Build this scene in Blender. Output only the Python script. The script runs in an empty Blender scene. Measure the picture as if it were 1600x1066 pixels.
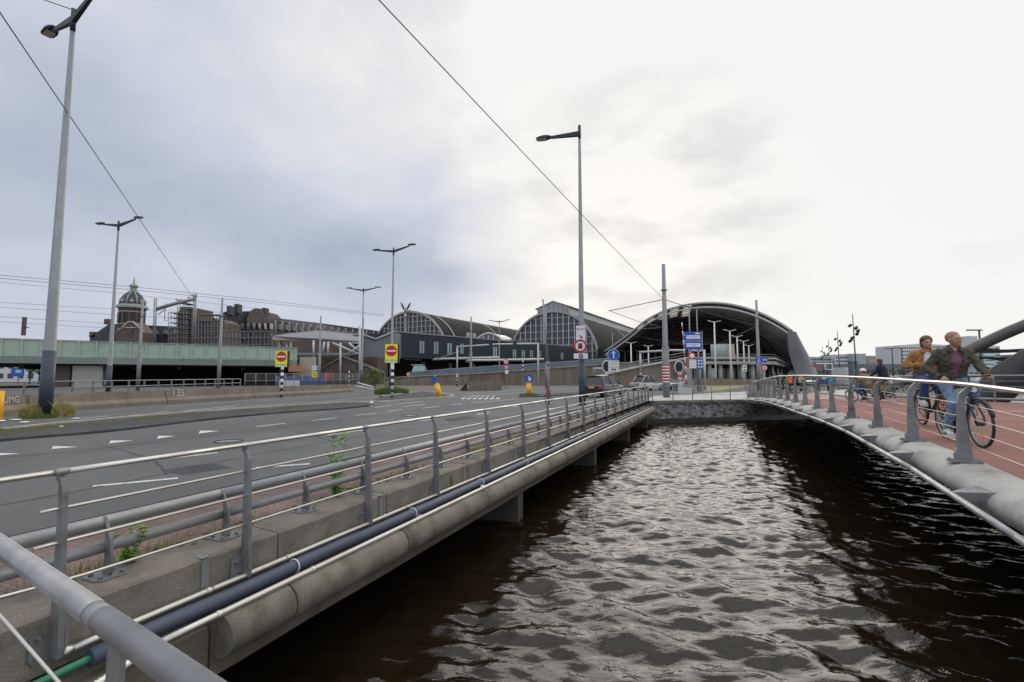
import bpy, bmesh, math, random
import numpy as np
from mathutils import Vector, Matrix, Euler
random.seed(7)
S = bpy.context.scene
C = S.collection
R = math.radians
# ------------------------------------------------------------------ camera
FPX = 735.0; PIT = R(4.2); EYE = 1.75
cd = bpy.data.cameras.new('camera'); cam = bpy.data.objects.new('camera', cd); C.objects.link(cam)
cam.location = (0, 0, EYE); cam.rotation_euler = (R(90) + PIT, 0, 0)
cd.sensor_width = 36; cd.lens = FPX / 1600 * 36; cd.clip_start = .05; cd.clip_end = 9000
S.camera = cam
S.render.resolution_x = 1024; S.render.resolution_y = 682
# ------------------------------------------------------------------ sky and sun
SUN_AZ = R(12.5); SUN_EL = R(15)
w = bpy.data.worlds.new('World'); S.world = w; w.use_nodes = True
nt = w.node_tree; N = nt.nodes; L = nt.links
for n in list(N): N.remove(n)
def wn(t, **k):
    n = N.new(t)
    for a, v in k.items(): setattr(n, a, v)
    return n
def wmath(op, a, b=None, c=None, clamp=False):
    n = N.new('ShaderNodeMath'); n.operation = op; n.use_clamp = clamp
    for i, v in enumerate((a, b, c)):
        if v is None: continue
        if isinstance(v, (int, float)): n.inputs[i].default_value = v
        else: L.new(v, n.inputs[i])
    return n.outputs[0]
def wmix(f, a, b):
    n = N.new('ShaderNodeMix'); n.data_type = 'RGBA'
    for i, v in ((0, f), (6, a), (7, b)):
        if isinstance(v, (int, float)): n.inputs[i].default_value = v
        elif isinstance(v, tuple): n.inputs[i].default_value = (*v, 1)
        else: L.new(v, n.inputs[i])
    return n.outputs[2]
sky = wn('ShaderNodeTexSky', sky_type='NISHITA', sun_disc=False)
sky.sun_elevation = SUN_EL; sky.sun_rotation = SUN_AZ
tc = wn('ShaderNodeTexCoord')
sep = wn('ShaderNodeSeparateXYZ'); L.new(tc.outputs['Generated'], sep.inputs[0])
sx, sy, sz = sep.outputs
# project the direction onto a flat cloud deck: p = dir.xy / (dir.z + k)
dz = wmath('ADD', wmath('MAXIMUM', sz, 0.0), 0.42)
cx = wmath('DIVIDE', sx, dz); cy = wmath('DIVIDE', sy, dz)
cmb = wn('ShaderNodeCombineXYZ'); L.new(cx, cmb.inputs[0]); L.new(cy, cmb.inputs[1])
def cloud(scale, detail, rough, dist, off, stretch=(1, 1, 1), rot=0):
    mp = wn('ShaderNodeMapping'); mp.inputs['Scale'].default_value = stretch
    mp.inputs['Location'].default_value = off; mp.inputs['Rotation'].default_value = (0, 0, rot)
    L.new(cmb.outputs[0], mp.inputs[0])
    n = wn('ShaderNodeTexNoise'); n.inputs['Scale'].default_value = scale; n.inputs['Detail'].default_value = detail
    n.inputs['Roughness'].default_value = rough; n.inputs['Distortion'].default_value = dist
    L.new(mp.outputs[0], n.inputs['Vector']); return n.outputs[0]
def cloud3(scale, detail, rough, dist, off, stretch=(1, 1, 1), rot=(0, 0, 0)):
    mp = wn('ShaderNodeMapping'); mp.inputs['Scale'].default_value = stretch; mp.inputs['Location'].default_value = off; mp.inputs['Rotation'].default_value = rot
    L.new(tc.outputs['Generated'], mp.inputs[0]); n = wn('ShaderNodeTexNoise'); n.inputs['Scale'].default_value = scale; n.inputs['Detail'].default_value = detail
    n.inputs['Roughness'].default_value = rough; n.inputs['Distortion'].default_value = dist; L.new(mp.outputs[0], n.inputs['Vector']); return n.outputs[0]
def ramp(v, a, b):
    return wmath('MULTIPLY', wmath('SUBTRACT', v, a), 1 / (b - a), clamp=True)
n1 = cloud3(1.5, 3, .45, .2, (3.1, 1.2, 0), (1, 1, 1.8), (0, .5, 0))
n2 = cloud3(3.6, 5, .5, .15, (7.3, 2.2, 1), (1, 1, 2.2), (0, .55, 0))
def dot(az, el):
    d = (math.sin(az) * math.cos(el), math.cos(az) * math.cos(el), math.sin(el))
    n = wn('ShaderNodeVectorMath', operation='DOT_PRODUCT'); L.new(tc.outputs['Generated'], n.inputs[0])
    n.inputs[1].default_value = d; return n.outputs['Value']
n3 = cloud3(2.3, 5, .52, .12, (2.2, 9.1, 4), (1, 1, 2.0), (0, .5, 0))
wob = wmath('MULTIPLY', wmath('SUBTRACT', n3, .5), .9)
def lobe(az, el, a, b_, k=.35): return ramp(wmath('ADD', dot(R(az), R(el)), wmath('MULTIPLY', wob, k)), a, b_)
right = ramp(wmath('ADD', dot(R(60), R(14)), wmath('MULTIPLY', wob, .45)), .12, .97)            # thin bright cloud towards the right
sunny = lobe(12.5, 15, .93, 1.0, .12)
sunn2 = lobe(14, 15, .75, 1.0, .25)
cov = wmath('ADD', wmath('MULTIPLY', n1, .55), wmath('MULTIPLY', n2, .45))
lum = wmath('ADD', wmath('MULTIPLY', ramp(cov, .36, .64), .34), wmath('MULTIPLY', right, .62))
lum = wmath('ADD', lum, wmath('MULTIPLY', sunny, .62))
lum = wmath('ADD', lum, wmath('MULTIPLY', sunn2, .18))
lum = wmath('ADD', lum, wmath('MULTIPLY', ramp(sz, .30, .62), .34))
lum = wmath('ADD', lum, .20)
lum = wmath('SUBTRACT', lum, wmath('MULTIPLY', lobe(-33, 13, .78, 1.02, .3), .20))
lum = wmath('SUBTRACT', lum, wmath('MULTIPLY', lobe(-5, 15.5, .93, 1.0, .10), .34))
lum = wmath('SUBTRACT', lum, wmath('MULTIPLY', lobe(19, 19, .972, 1.0, .08), .26))
lum = wmath('ADD', lum, wmath('MULTIPLY', lobe(-22, 27, .93, 1.01, .2), .22))
lum = wmath('ADD', lum, wmath('MULTIPLY', wob, .85))
horiz = ramp(sz, .2, .03)
lum = wmath('ADD', lum, wmath('MULTIPLY', horiz, .22))
lum = wmath('MULTIPLY', lum, 1.0, clamp=True)
cr = wn('ShaderNodeValToRGB'); L.new(lum, cr.inputs[0])
e = cr.color_ramp; e.elements[0].position = 0; e.elements[0].color = (.42, .48, .60, 1)
e.elements[1].position = 1; e.elements[1].color = (.96, .955, .94, 1)
for p, c in ((.3, (.545, .595, .70)), (.55, (.66, .70, .79)), (.78, (.80, .81, .84))):
    k = e.elements.new(p); k.color = (*c, 1)
# a wisp of darker cloud just over the veiled sun
wz = ramp(cloud3(5.5, 5, .5, .2, (1.4, 5.2, 3), (1, 1, 2.4), (0, .45, 0)), .45, .62)
wisp = wmath('MULTIPLY', wmath('MULTIPLY', wz, ramp(dot(R(15), R(16)), .945, .992)), .62)
ccol = wmix(wisp, cr.outputs[0], (.47, .49, .54))
glow = wmix(wmath('MULTIPLY', sunny, .45), ccol, (1.05, 1.0, .93))
# the cloud deck is brightest overhead, as an overcast sky is
zen = wmath('ADD', 1.0, wmath('MULTIPLY', ramp(sz, .72, 1.0), 1.3))
back = wmath('ADD', zen, wmath('MULTIPLY', ramp(sy, .1, -.7), .30))
vm = wn('ShaderNodeVectorMath', operation='SCALE'); L.new(glow, vm.inputs[0]); L.new(back, vm.inputs['Scale'])
vs = wn('ShaderNodeVectorMath', operation='SCALE'); L.new(sky.outputs[0], vs.inputs[0]); vs.inputs['Scale'].default_value = .05
vmx = wmix(.94, vs.outputs[0], vm.outputs[0])
bg = wn('ShaderNodeBackground'); L.new(vmx, bg.inputs[0]); bg.inputs[1].default_value = 1.0
wo = wn('ShaderNodeOutputWorld'); L.new(bg.outputs[0], wo.inputs[0])
sl = bpy.data.lights.new('sun', 'SUN'); so = bpy.data.objects.new('sun', sl); C.objects.link(so)
sl.energy = 1.0; sl.angle = R(50); sl.color = (1, .93, .84)
so.rotation_euler = (R(90) - SUN_EL, 0, math.pi - SUN_AZ)
S.view_settings.view_transform = 'Standard'; S.view_settings.look = 'None'
S.view_settings.exposure = 0; S.view_settings.gamma = 1; S.view_settings.use_curve_mapping = False
# ------------------------------------------------------------------ pixel of the 1600 px photo -> point in the place
def ray(px, py):
    u = px - 800; v = 533 - py
    return Vector((u, FPX * math.cos(PIT) - v * math.sin(PIT), FPX * math.sin(PIT) + v * math.cos(PIT)))
def G(px, py, z=0.0):
    r = ray(px, py); return Vector((0, 0, EYE)) + r * ((z - EYE) / r.z)
def W(px, py, Y):
    r = ray(px, py); return Vector((0, 0, EYE)) + r * (Y / r.y)
def gxy(px, Y, z=0.0):
    return Vector(((px - 800) / FPX * (Y * math.cos(PIT) + (z - EYE) * math.sin(PIT)), Y, z))
# ------------------------------------------------------------------ mesh collector
class MB:
    def __init__(s): s.v = []; s.f = []; s.sm = []
    def add(s, vs, fs, smooth=False):
        o = len(s.v); s.v += [Vector(p) for p in vs]
        s.f += [tuple(i + o for i in f) for f in fs]; s.sm += [smooth] * len(fs); return s
    def box(s, c, d, rz=0, m=None):
        hx, hy, hz = d[0] / 2, d[1] / 2, d[2] / 2
        M = m if m else Matrix.Rotation(rz, 3, 'Z')
        vs = [Vector(c) + M @ Vector((x * hx, y * hy, z * hz)) for x, y, z in
              ((-1, -1, -1), (1, -1, -1), (1, 1, -1), (-1, 1, -1), (-1, -1, 1), (1, -1, 1), (1, 1, 1), (-1, 1, 1))]
        return s.add(vs, [(3, 2, 1, 0), (4, 5, 6, 7), (0, 1, 5, 4), (1, 2, 6, 5), (2, 3, 7, 6), (3, 0, 4, 7)])
    def tube(s, pts, r, n=8, cap=True, closed=False, flat=None):
        pts = [Vector(p) for p in pts]; m = len(pts); o = len(s.v)
        rs = r if isinstance(r, (list, tuple)) else [r] * m
        ref = None; idx = []
        for i, p in enumerate(pts):
            a = pts[(i - 1) % m] if (i > 0 or closed) else p
            b = pts[(i + 1) % m] if (i < m - 1 or closed) else p
            t = (b - a).normalized()
            if ref is None:
                ref = Vector((0, 0, 1)) if abs(t.z) < .9 else Vector((1, 0, 0))
            x = ref.cross(t)
            if x.length < 1e-5: x = Vector((0, 1, 0)).cross(t)
            x.normalize(); y = t.cross(x).normalized(); ref = y
            fy = 1 if flat is None else flat
            idx.append([len(s.v) + k for k in range(n)])
            for k in range(n):
                q = 2 * math.pi * k / n
                s.v.append(p + x * (rs[i] * math.cos(q)) + y * (rs[i] * fy * math.sin(q)))
        fs = []
        for i in range(m - (0 if closed else 1)):
            A = idx[i]; B = idx[(i + 1) % m]
            for k in range(n): fs.append((A[k], A[(k + 1) % n], B[(k + 1) % n], B[k]))
        s.f += fs; s.sm += [True] * len(fs)
        if cap and not closed:
            s.f.append(tuple(reversed(idx[0]))); s.f.append(tuple(idx[-1])); s.sm += [False, False]
        return s
    def prism(s, poly, d):
        """closed outline extruded by vector d"""
        poly = [Vector(p) for p in poly]; n = len(poly); d = Vector(d)
        fs = [tuple(range(n - 1, -1, -1)), tuple(range(n, 2 * n))] + [(i, (i + 1) % n, n + (i + 1) % n, n + i) for i in range(n)]
        return s.add(poly + [p + d for p in poly], fs)
    def loft(s, rows, smooth=True, closed=False):
        n = len(rows[0]); vs = [p for r in rows for p in r]; fs = []
        for i in range(len(rows) - 1):
            for k in range(n if closed else n - 1):
                fs.append((i * n + k, i * n + (k + 1) % n, (i + 1) * n + (k + 1) % n, (i + 1) * n + k))
        return s.add(vs, fs, smooth)
    def poly(s, pts): return s.add(pts, [tuple(range(len(pts)))])
    def lathe(s, c, prof, n=16, axis='z'):
        rows = []
        for r, h in prof:
            row = []
            for k in range(n):
                q = 2 * math.pi * k / n; a, b = r * math.cos(q), r * math.sin(q)
                row.append(Vector(c) + (Vector((a, b, h)) if axis == 'z' else Vector((h, a, b)) if axis == 'x' else Vector((a, h, b))))
            rows.append(row)
        return s.loft(rows, True, True)
    def blob(s, c, r, n=8, jit=.1):
        rows = []
        for i in range(n + 1):
            th = math.pi * i / n; rows.append([Vector(c) + Vector((r[0] * math.sin(th) * math.cos(q), r[1] * math.sin(th) * math.sin(q), r[2] * math.cos(th))) * (1) for q in [2 * math.pi * k / (n * 2) for k in range(n * 2)]])
        return s.loft(rows, True, True)
    def xf(s, M):
        s.v = [M @ p for p in s.v]; return s
    def build(s, name, mat=None, parent=None, local=False, fix=True):
        me = bpy.data.meshes.new(name)
        off = Vector((0, 0, 0))
        if parent is not None and not local:
            off = Vector(parent.get('_wl', (0, 0, 0))) if parent.type == 'EMPTY' or '_wl' in parent else Vector((0, 0, 0))
        me.from_pydata([tuple(p - off) for p in s.v], [], s.f)
        me.polygons.foreach_set('use_smooth', s.sm)
        me.update()
        if fix:
            b = bmesh.new(); b.from_mesh(me); bmesh.ops.recalc_face_normals(b, faces=b.faces); b.to_mesh(me); b.free()
        if mat: me.materials.append(mat)
        o = bpy.data.objects.new(name, me); C.objects.link(o)
        if parent is not None:
            o.parent = parent; o['_wl'] = tuple(off)
        return o
def tag(o, label=None, cat=None, group=None, kind=None):
    for k, v in (('label', label), ('category', cat), ('group', group), ('kind', kind)):
        if v: o[k] = v
    return o
def thing(name, loc, label, cat, group=None, rz=0):
    o = bpy.data.objects.new(name, None); C.objects.link(o); o.location = loc; o.rotation_euler = (0, 0, rz)
    o.empty_display_size = .1; o['_wl'] = tuple(loc); return tag(o, label, cat, group)
def struct(o): return tag(o, kind='structure')
def dup(root, loc=None, rz=None, label=None, group=None, scale=None):
    def cp(o, par):
        c = o.copy(); C.objects.link(c)
        if par: c.parent = par
        for ch in KIDS(o): cp(ch, c)
        return c
    c = cp(root, None)
    if loc is not None: c.location = loc
    if rz is not None: c.rotation_euler = (0, 0, rz)
    if scale: c.scale = (scale,) * 3
    if label: c['label'] = label
    if group: c['group'] = group
    return c
def KIDS(o): return [c for c in C.objects if c.parent == o]
def crv(pts, k=8):
    """Catmull-Rom through points"""
    P = [Vector(p) for p in pts]; P = [P[0] * 2 - P[1]] + P + [P[-1] * 2 - P[-2]]; out = []
    for i in range(1, len(P) - 2):
        for j in range(k):
            t = j / k; a, b, c, d = P[i - 1:i + 3]
            out.append(.5 * ((2 * b) + (c - a) * t + (2 * a - 5 * b + 4 * c - d) * t * t + (3 * b - a - 3 * c + d) * t ** 3))
    return out + [P[-2]]
def text(s, size, mat, parent, loc, rot, name='lettering', ext=.002, align='CENTER', sx=1.0):
    cu = bpy.data.curves.new('t', 'FONT'); cu.body = s; cu.size = size; cu.extrude = ext; cu.align_x = align; cu.align_y = 'CENTER'
    cu.resolution_u = 3
    t = bpy.data.objects.new('t', cu); C.objects.link(t); bpy.context.view_layer.update()
    me = bpy.data.meshes.new_from_object(t.evaluated_get(bpy.context.evaluated_depsgraph_get()))
    bpy.data.objects.remove(t); me.materials.clear(); me.materials.append(mat)
    o = bpy.data.objects.new(name, me); C.objects.link(o); o.parent = parent; o.location = loc; o.rotation_euler = rot; o.scale = (sx, 1, 1)
    return o
# ------------------------------------------------------------------ materials
def newmat(name):
    m = bpy.data.materials.new(name); m.use_nodes = True; t = m.node_tree
    return m, t, t.nodes['Principled BSDF']
def mat(name, col, rough=.6, metal=0, var=.15, scale=2.0, bump=0, bscale=30, speck=0, sscale=120, coat=0, stretch=None, stain=None, stsc=1.2, stretch2=None):
    m, t, b = newmat(name); n = t.nodes; l = t.links
    co = n.new('ShaderNodeTexCoord'); src = co.outputs['Object']
    def noise(sc, det, st=None):
        v = src
        if st:
            mp = n.new('ShaderNodeMapping'); mp.inputs['Scale'].default_value = st; l.new(src, mp.inputs[0]); v = mp.outputs[0]
        x = n.new('ShaderNodeTexNoise'); x.inputs['Scale'].default_value = sc; x.inputs['Detail'].default_value = det
        x.inputs['Roughness'].default_value = .6; l.new(v, x.inputs['Vector']); return x.outputs[0]
    def mx(f, a, c):
        k = n.new('ShaderNodeMix'); k.data_type = 'RGBA'
        for i, v in ((0, f), (6, a), (7, c)):
            if isinstance(v, (int, float)): k.inputs[i].default_value = v
            elif isinstance(v, tuple): k.inputs[i].default_value = (*v[:3], 1)
            else: l.new(v, k.inputs[i])
        return k.outputs[2]
    def rmp(f, a, c):
        k = n.new('ShaderNodeMapRange'); k.inputs[1].default_value = a; k.inputs[2].default_value = c; l.new(f, k.inputs[0]); return k.outputs[0]
    lo = tuple(c * (1 - var) for c in col); hi = tuple(min(1, c * (1 + var)) for c in col)
    c1 = mx(rmp(noise(scale, 6, stretch), .3, .7), lo, hi)
    if speck: c1 = mx(rmp(noise(sscale, 2), .55, .72), c1, tuple(min(1, c * (1 + speck)) for c in col))
    if stain: c1 = mx(rmp(noise(stsc, 8, stretch2), .48, .72), c1, stain)
    l.new(c1, b.inputs['Base Color'])
    rr = n.new('ShaderNodeMapRange'); rr.inputs[3].default_value = max(.02, rough - .12); rr.inputs[4].default_value = min(1, rough + .12)
    l.new(noise(scale * 3, 4), rr.inputs[0]); l.new(rr.outputs[0], b.inputs['Roughness'])
    b.inputs['Metallic'].default_value = metal
    if coat: b.inputs['Coat Weight'].default_value = coat
    if bump:
        bp = n.new('ShaderNodeBump'); bp.inputs['Strength'].default_value = bump; bp.inputs['Distance'].default_value = .01
        l.new(noise(bscale, 6), bp.inputs['Height']); l.new(bp.outputs[0], b.inputs['Normal'])
    return m
def brickmat(name, c1, c2, mortar, scale, bw=.5, bh=.25, ms=.02, rot=0, vert=False, rough=.85, bump=.4, var=.25):
    m, t, b = newmat(name); n = t.nodes; l = t.links
    co = n.new('ShaderNodeTexCoord'); mp = n.new('ShaderNodeMapping'); l.new(co.outputs['Object'], mp.inputs[0])
    mp.inputs['Rotation'].default_value = (R(90) if vert else 0, 0, rot) if not vert else (R(-90), 0, rot)
    br = n.new('ShaderNodeTexBrick'); l.new(mp.outputs[0], br.inputs['Vector'])
    br.inputs['Color1'].default_value = (*c1, 1); br.inputs['Color2'].default_value = (*c2, 1); br.inputs['Mortar'].default_value = (*mortar, 1)
    br.inputs['Scale'].default_value = scale; br.inputs['Brick Width'].default_value = bw; br.inputs['Row Height'].default_value = bh
    br.inputs['Mortar Size'].default_value = ms
    nz = n.new('ShaderNodeTexNoise'); nz.inputs['Scale'].default_value = 1.3; nz.inputs['Detail'].default_value = 6; l.new(co.outputs['Object'], nz.inputs['Vector'])
    mr = n.new('ShaderNodeMapRange'); mr.inputs[1].default_value = .3; mr.inputs[2].default_value = .7; mr.inputs[3].default_value = 1 - var; mr.inputs[4].default_value = 1 + var; l.new(nz.outputs[0], mr.inputs[0])
    vm = n.new('ShaderNodeVectorMath'); vm.operation = 'SCALE'; l.new(br.outputs[0], vm.inputs[0]); l.new(mr.outputs[0], vm.inputs['Scale'])
    l.new(vm.outputs[0], b.inputs['Base Color']); b.inputs['Roughness'].default_value = rough
    bp = n.new('ShaderNodeBump'); bp.inputs['Strength'].default_value = bump; bp.inputs['Distance'].default_value = .01; bp.invert = True
    l.new(br.outputs['Fac'], bp.inputs['Height']); l.new(bp.outputs[0], b.inputs['Normal'])
    return m
M = {}
M['asphalt'] = mat('asphalt', (.112, .114, .114), .85, var=.16, scale=.6, bump=.5, bscale=90, speck=.7, sscale=70, stain=(.082, .083, .084), stsc=.32, stretch2=(1, .3, 1))
M['asphalt_dark'] = mat('asphalt_dark', (.06, .062, .068), .9, var=.2, scale=1.2, bump=.5, bscale=60, speck=.6, stain=(.10, .10, .10), stsc=.8)
M['bike_asphalt'] = mat('red_asphalt', (.255, .13, .112), .85, var=.14, scale=.35, bump=.3, bscale=120, speck=.25, sscale=160, stain=(.205, .105, .09), stsc=.45)
M['pink_path'] = mat('pink_path', (.33, .25, .22), .85, var=.1, scale=.5, bump=.2)
M['path_brick'] = brickmat('path_brick', (.165, .115, .108), (.20, .14, .128), (.10, .08, .072), 5.0, .5, .25, .018, rot=R(20))
M['slab'] = brickmat('pavement_slab', (.42, .41, .39), (.48, .47, .44), (.26, .25, .23), 1.0, .6, .6, .012, bump=.2)
M['marking'] = mat('road_paint', (.62, .62, .60), .6, var=.12, scale=6, stain=(.22, .22, .22), stsc=9)
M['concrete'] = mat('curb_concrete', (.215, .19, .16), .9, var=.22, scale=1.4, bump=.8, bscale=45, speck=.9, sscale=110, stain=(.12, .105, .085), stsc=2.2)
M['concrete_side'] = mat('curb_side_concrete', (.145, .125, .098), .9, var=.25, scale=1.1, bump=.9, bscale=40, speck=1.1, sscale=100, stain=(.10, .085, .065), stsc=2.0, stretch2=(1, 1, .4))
M['tube_concrete'] = mat('mossy_concrete', (.19, .172, .138), .9, var=.3, scale=1.3, bump=.9, bscale=50, speck=.7, sscale=90, stain=(.085, .08, .04), stsc=2.4)
M['pier'] = mat('dark_wet_concrete', (.085, .08, .06), .8, var=.3, scale=1.5, bump=.5, stain=(.035, .04, .015), stsc=1.5)
M['pale_concrete'] = mat('pale_concrete', (.42, .40, .37), .85, var=.12, scale=.9, bump=.3, stain=(.30, .29, .26), stsc=.7, stretch2=(1, 1, .3))
M['barrier_concrete'] = mat('barrier_concrete', (.235, .205, .165), .9, var=.18, scale=.7, bump=.5, bscale=20, stain=(.17, .145, .115), stsc=1.2, stretch2=(1, 1, .5))
M['wall_concrete'] = mat('stained_wall_concrete', (.22, .185, .15), .9, var=.2, scale=.25, bump=.3, stain=(.12, .095, .075), stsc=.6, stretch2=(1, 1, .12))
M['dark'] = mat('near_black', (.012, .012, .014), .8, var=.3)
M['black'] = mat('black_rubber', (.02, .02, .022), .6, var=.2)
M['galv'] = mat('galvanised_steel', (.27, .28, .285), .5, .4, var=.14, scale=5, bump=.12, bscale=60, stain=(.28, .29, .30), stsc=4)
M['galv_dark'] = mat('painted_grey_steel', (.205, .215, .225), .5, .25, var=.14, scale=5, bump=.12, bscale=50, stain=(.115, .10, .088), stsc=4)
M['stainless'] = mat('brushed_stainless_steel', (.62, .60, .56), .34, .9, var=.05, scale=1.2, stain=(.50, .46, .41), stsc=.9)
M['alu'] = mat('satin_aluminium', (.27, .27, .275), .42, .6, var=.07, scale=6, bump=.1, bscale=14, stain=(.42, .41, .42), stsc=3)
M['bluepipe'] = mat('blue_plastic_pipe', (.055, .07, .105), .42, var=.12, scale=4)
M['green'] = mat('green_plastic', (.02, .17, .09), .4); M['red'] = mat('red_plastic', (.55, .04, .04), .45)
M['pole_grey'] = mat('pole_grey_paint', (.24, .255, .265), .5, .3, var=.1, scale=1.5)
M['pole_dark'] = mat('pole_dark_paint', (.045, .06, .085), .5, .1, var=.2, scale=2)
M['lamp'] = mat('dark_lamp_metal', (.035, .04, .045), .5, .4)
M['lens'] = mat('lamp_glass', (.45, .42, .32), .2)
M['white'] = mat('white_paint', (.74, .75, .76), .5, var=.05)
M['signgrey'] = mat('sign_back_grey', (.33, .34, .36), .5, .3)
M['yellow'] = mat('sign_yellow', (.78, .82, .02), .45, var=.03); M['orange'] = mat('bollard_yellow', (.85, .42, .01), .5, var=.05)
M['sred'] = mat('sign_red', (.55, .012, .02), .45, var=.04); M['sblue'] = mat('sign_blue', (.012, .09, .42), .45, var=.04)
M['ink'] = mat('sign_black', (.02, .02, .03), .5)
M['viad'] = mat('pale_green_steel', (.38, .49, .40), .6, var=.06, scale=.4, stain=(.25, .34, .27), stsc=.4)
M['viad_dark'] = mat('grey_green_steel', (.19, .235, .21), .6, var=.1, scale=.4)
M['brick'] = brickmat('old_red_brick', (.085, .055, .048), (.115, .075, .062), (.12, .10, .09), 1.2, .5, .25, .05, vert=True)
M['slate'] = mat('slate_roof', (.075, .075, .085), .7, var=.25, scale=.6, bump=.4, bscale=5)
M['copper'] = mat('verdigris_copper', (.25, .29, .275), .6, var=.2, scale=1)
M['stone'] = mat('pale_sandstone', (.42, .39, .34), .8, var=.2, scale=1)
M['glass'] = mat('dark_glass', (.03, .035, .04), .12, var=.2); M['glass2'] = mat('pale_reflecting_glass', (.42, .55, .56), .12, .3, var=.25, scale=.5)
M['hall_glass'] = mat('hall_glazing', (.10, .105, .12), .2, .1, var=.35, scale=.15)
M['cladding'] = mat('dark_blue_cladding', (.032, .044, .055), .5, .2, var=.1, scale=.2, stretch=(1, 1, .1))
M['hall_steel'] = mat('hall_white_steel', (.50, .51, .51), .5, .2, var=.12)
M['roofgrey'] = mat('dark_roof_sheet', (.03, .032, .031), .8, .1, var=.2, scale=.08, stretch=(1, 1, 3))
M['rimgrey'] = mat('roof_rim_metal', (.36, .36, .345), .5, .3, var=.1)
M['vaultin'] = mat('vault_underside', (.24, .225, .23), .8, 0, var=.6, scale=.09, stretch=(3, .25, 3), stain=(.36, .25, .24), stsc=.05, stretch2=(6, .4, 8))
M['skirt'] = mat('canopy_skirt_sheet', (.30, .31, .335), .6, .1, var=.1, scale=.1)
M['vaultout'] = mat('vault_skin', (.17, .175, .19), .5, .3, var=.12, scale=.1)
M['bwhite'] = mat('facade_white', (.62, .63, .63), .7, var=.08); M['bbeige'] = mat('facade_beige', (.42, .37, .32), .8, var=.1)
M['bgreen'] = mat('facade_grey_green', (.36, .42, .40), .6, var=.1); M['bgrey'] = mat('facade_grey', (.16, .165, .18), .6, var=.15)
M['leaf'] = mat('fresh_leaf', (.16, .36, .035), .6, var=.4, scale=30); M['grass'] = mat('dry_grass', (.24, .22, .07), .8, var=.4, scale=12)
M['grass_green'] = mat('green_grass', (.10, .16, .03), .8, var=.4, scale=12); M['moss'] = mat('moss', (.10, .13, .03), .9, var=.5, scale=20, bump=1)
M['soil'] = mat('dry_soil', (.12, .10, .075), .95, var=.3, scale=4, bump=.8)
M['deckcon'] = mat('nosing_concrete', (.40, .385, .36), .8, var=.2, scale=1.2, bump=.5, bscale=30, speck=.3, stain=(.20, .19, .17), stsc=1.6)
M['arch'] = mat('arch_steel', (.11, .105, .10), .5, .3, var=.12, scale=.8); M['archdark'] = mat('arch_dark_steel', (.045, .042, .045), .6, .2, var=.2)
for k_, v_ in (('asphalt', .2), ('asphalt_dark', .15), ('bike_asphalt', .15), ('path_brick', .15), ('pink_path', .2), ('slab', .25), ('roofgrey', .1), ('cladding', .25), ('concrete', .2), ('concrete_side', .2), ('barrier_concrete', .2), ('wall_concrete', .2), ('slate', .2), ('deckcon', .25)):
    M[k_].node_tree.nodes['Principled BSDF'].inputs['Specular IOR Level'].default_value = v_
M['wire'] = mat('wire', (.05, .05, .055), .5, .5); M['orangebrown'] = mat('fresh_timber', (.42, .22, .11), .8)
M['tarp'] = mat('blue_tarp', (.03, .09, .22), .6); M['basalt'] = mat('basalt', (.07, .07, .075), .8)
# ------------------------------------------------------------------ water, ground, quay
BA = R(23.6); BO = Vector((-3.31, 3.53, 0)); BD = Vector((math.sin(BA), math.cos(BA), 0)); BP = Vector((math.cos(BA), -math.sin(BA), 0))
def B(s, t, z=0.0): return BO + BD * s + BP * t + Vector((0, 0, z))
WZ = -1.5
Q0 = Vector((9.6, 32.3, 0)); Q1 = Vector((17.3, 34.4, 0))                    # quay edge
def stoneface(name, base, hi):
    m, t, b = newmat(name); n = t.nodes; l = t.links
    co = n.new('ShaderNodeTexCoord'); mp = n.new('ShaderNodeMapping'); mp.inputs['Scale'].default_value = (1, 1, 1.7); l.new(co.outputs['Object'], mp.inputs[0])
    vo = n.new('ShaderNodeTexVoronoi'); vo.inputs['Scale'].default_value = 4.5; l.new(mp.outputs[0], vo.inputs['Vector'])
    ve = n.new('ShaderNodeTexVoronoi'); ve.feature = 'DISTANCE_TO_EDGE'; ve.inputs['Scale'].default_value = 4.5; l.new(mp.outputs[0], ve.inputs['Vector'])
    sp = n.new('ShaderNodeSeparateColor'); l.new(vo.outputs['Color'], sp.inputs[0])
    mx = n.new('ShaderNodeMix'); mx.data_type = 'RGBA'; l.new(sp.outputs[0], mx.inputs[0]); mx.inputs[6].default_value = (*base, 1); mx.inputs[7].default_value = (*hi, 1)
    rp = n.new('ShaderNodeMapRange'); rp.inputs[1].default_value = .0; rp.inputs[2].default_value = .05; l.new(ve.outputs['Distance'], rp.inputs[0])
    m2 = n.new('ShaderNodeMix'); m2.data_type = 'RGBA'; l.new(rp.outputs[0], m2.inputs[0]); m2.inputs[6].default_value = (.13, .12, .11, 1); l.new(mx.outputs[2], m2.inputs[7])
    l.new(m2.outputs[2], b.inputs['Base Color']); b.inputs['Roughness'].default_value = .85
    bp = n.new('ShaderNodeBump'); bp.inputs['Strength'].default_value = .8; bp.inputs['Distance'].default_value = .04; l.new(ve.outputs['Distance'], bp.inputs['Height']); l.new(bp.outputs[0], b.inputs['Normal'])
    return m
M['quaystone'] = stoneface('quay_rubble', (.02, .02, .022), (.30, .28, .27))
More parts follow.
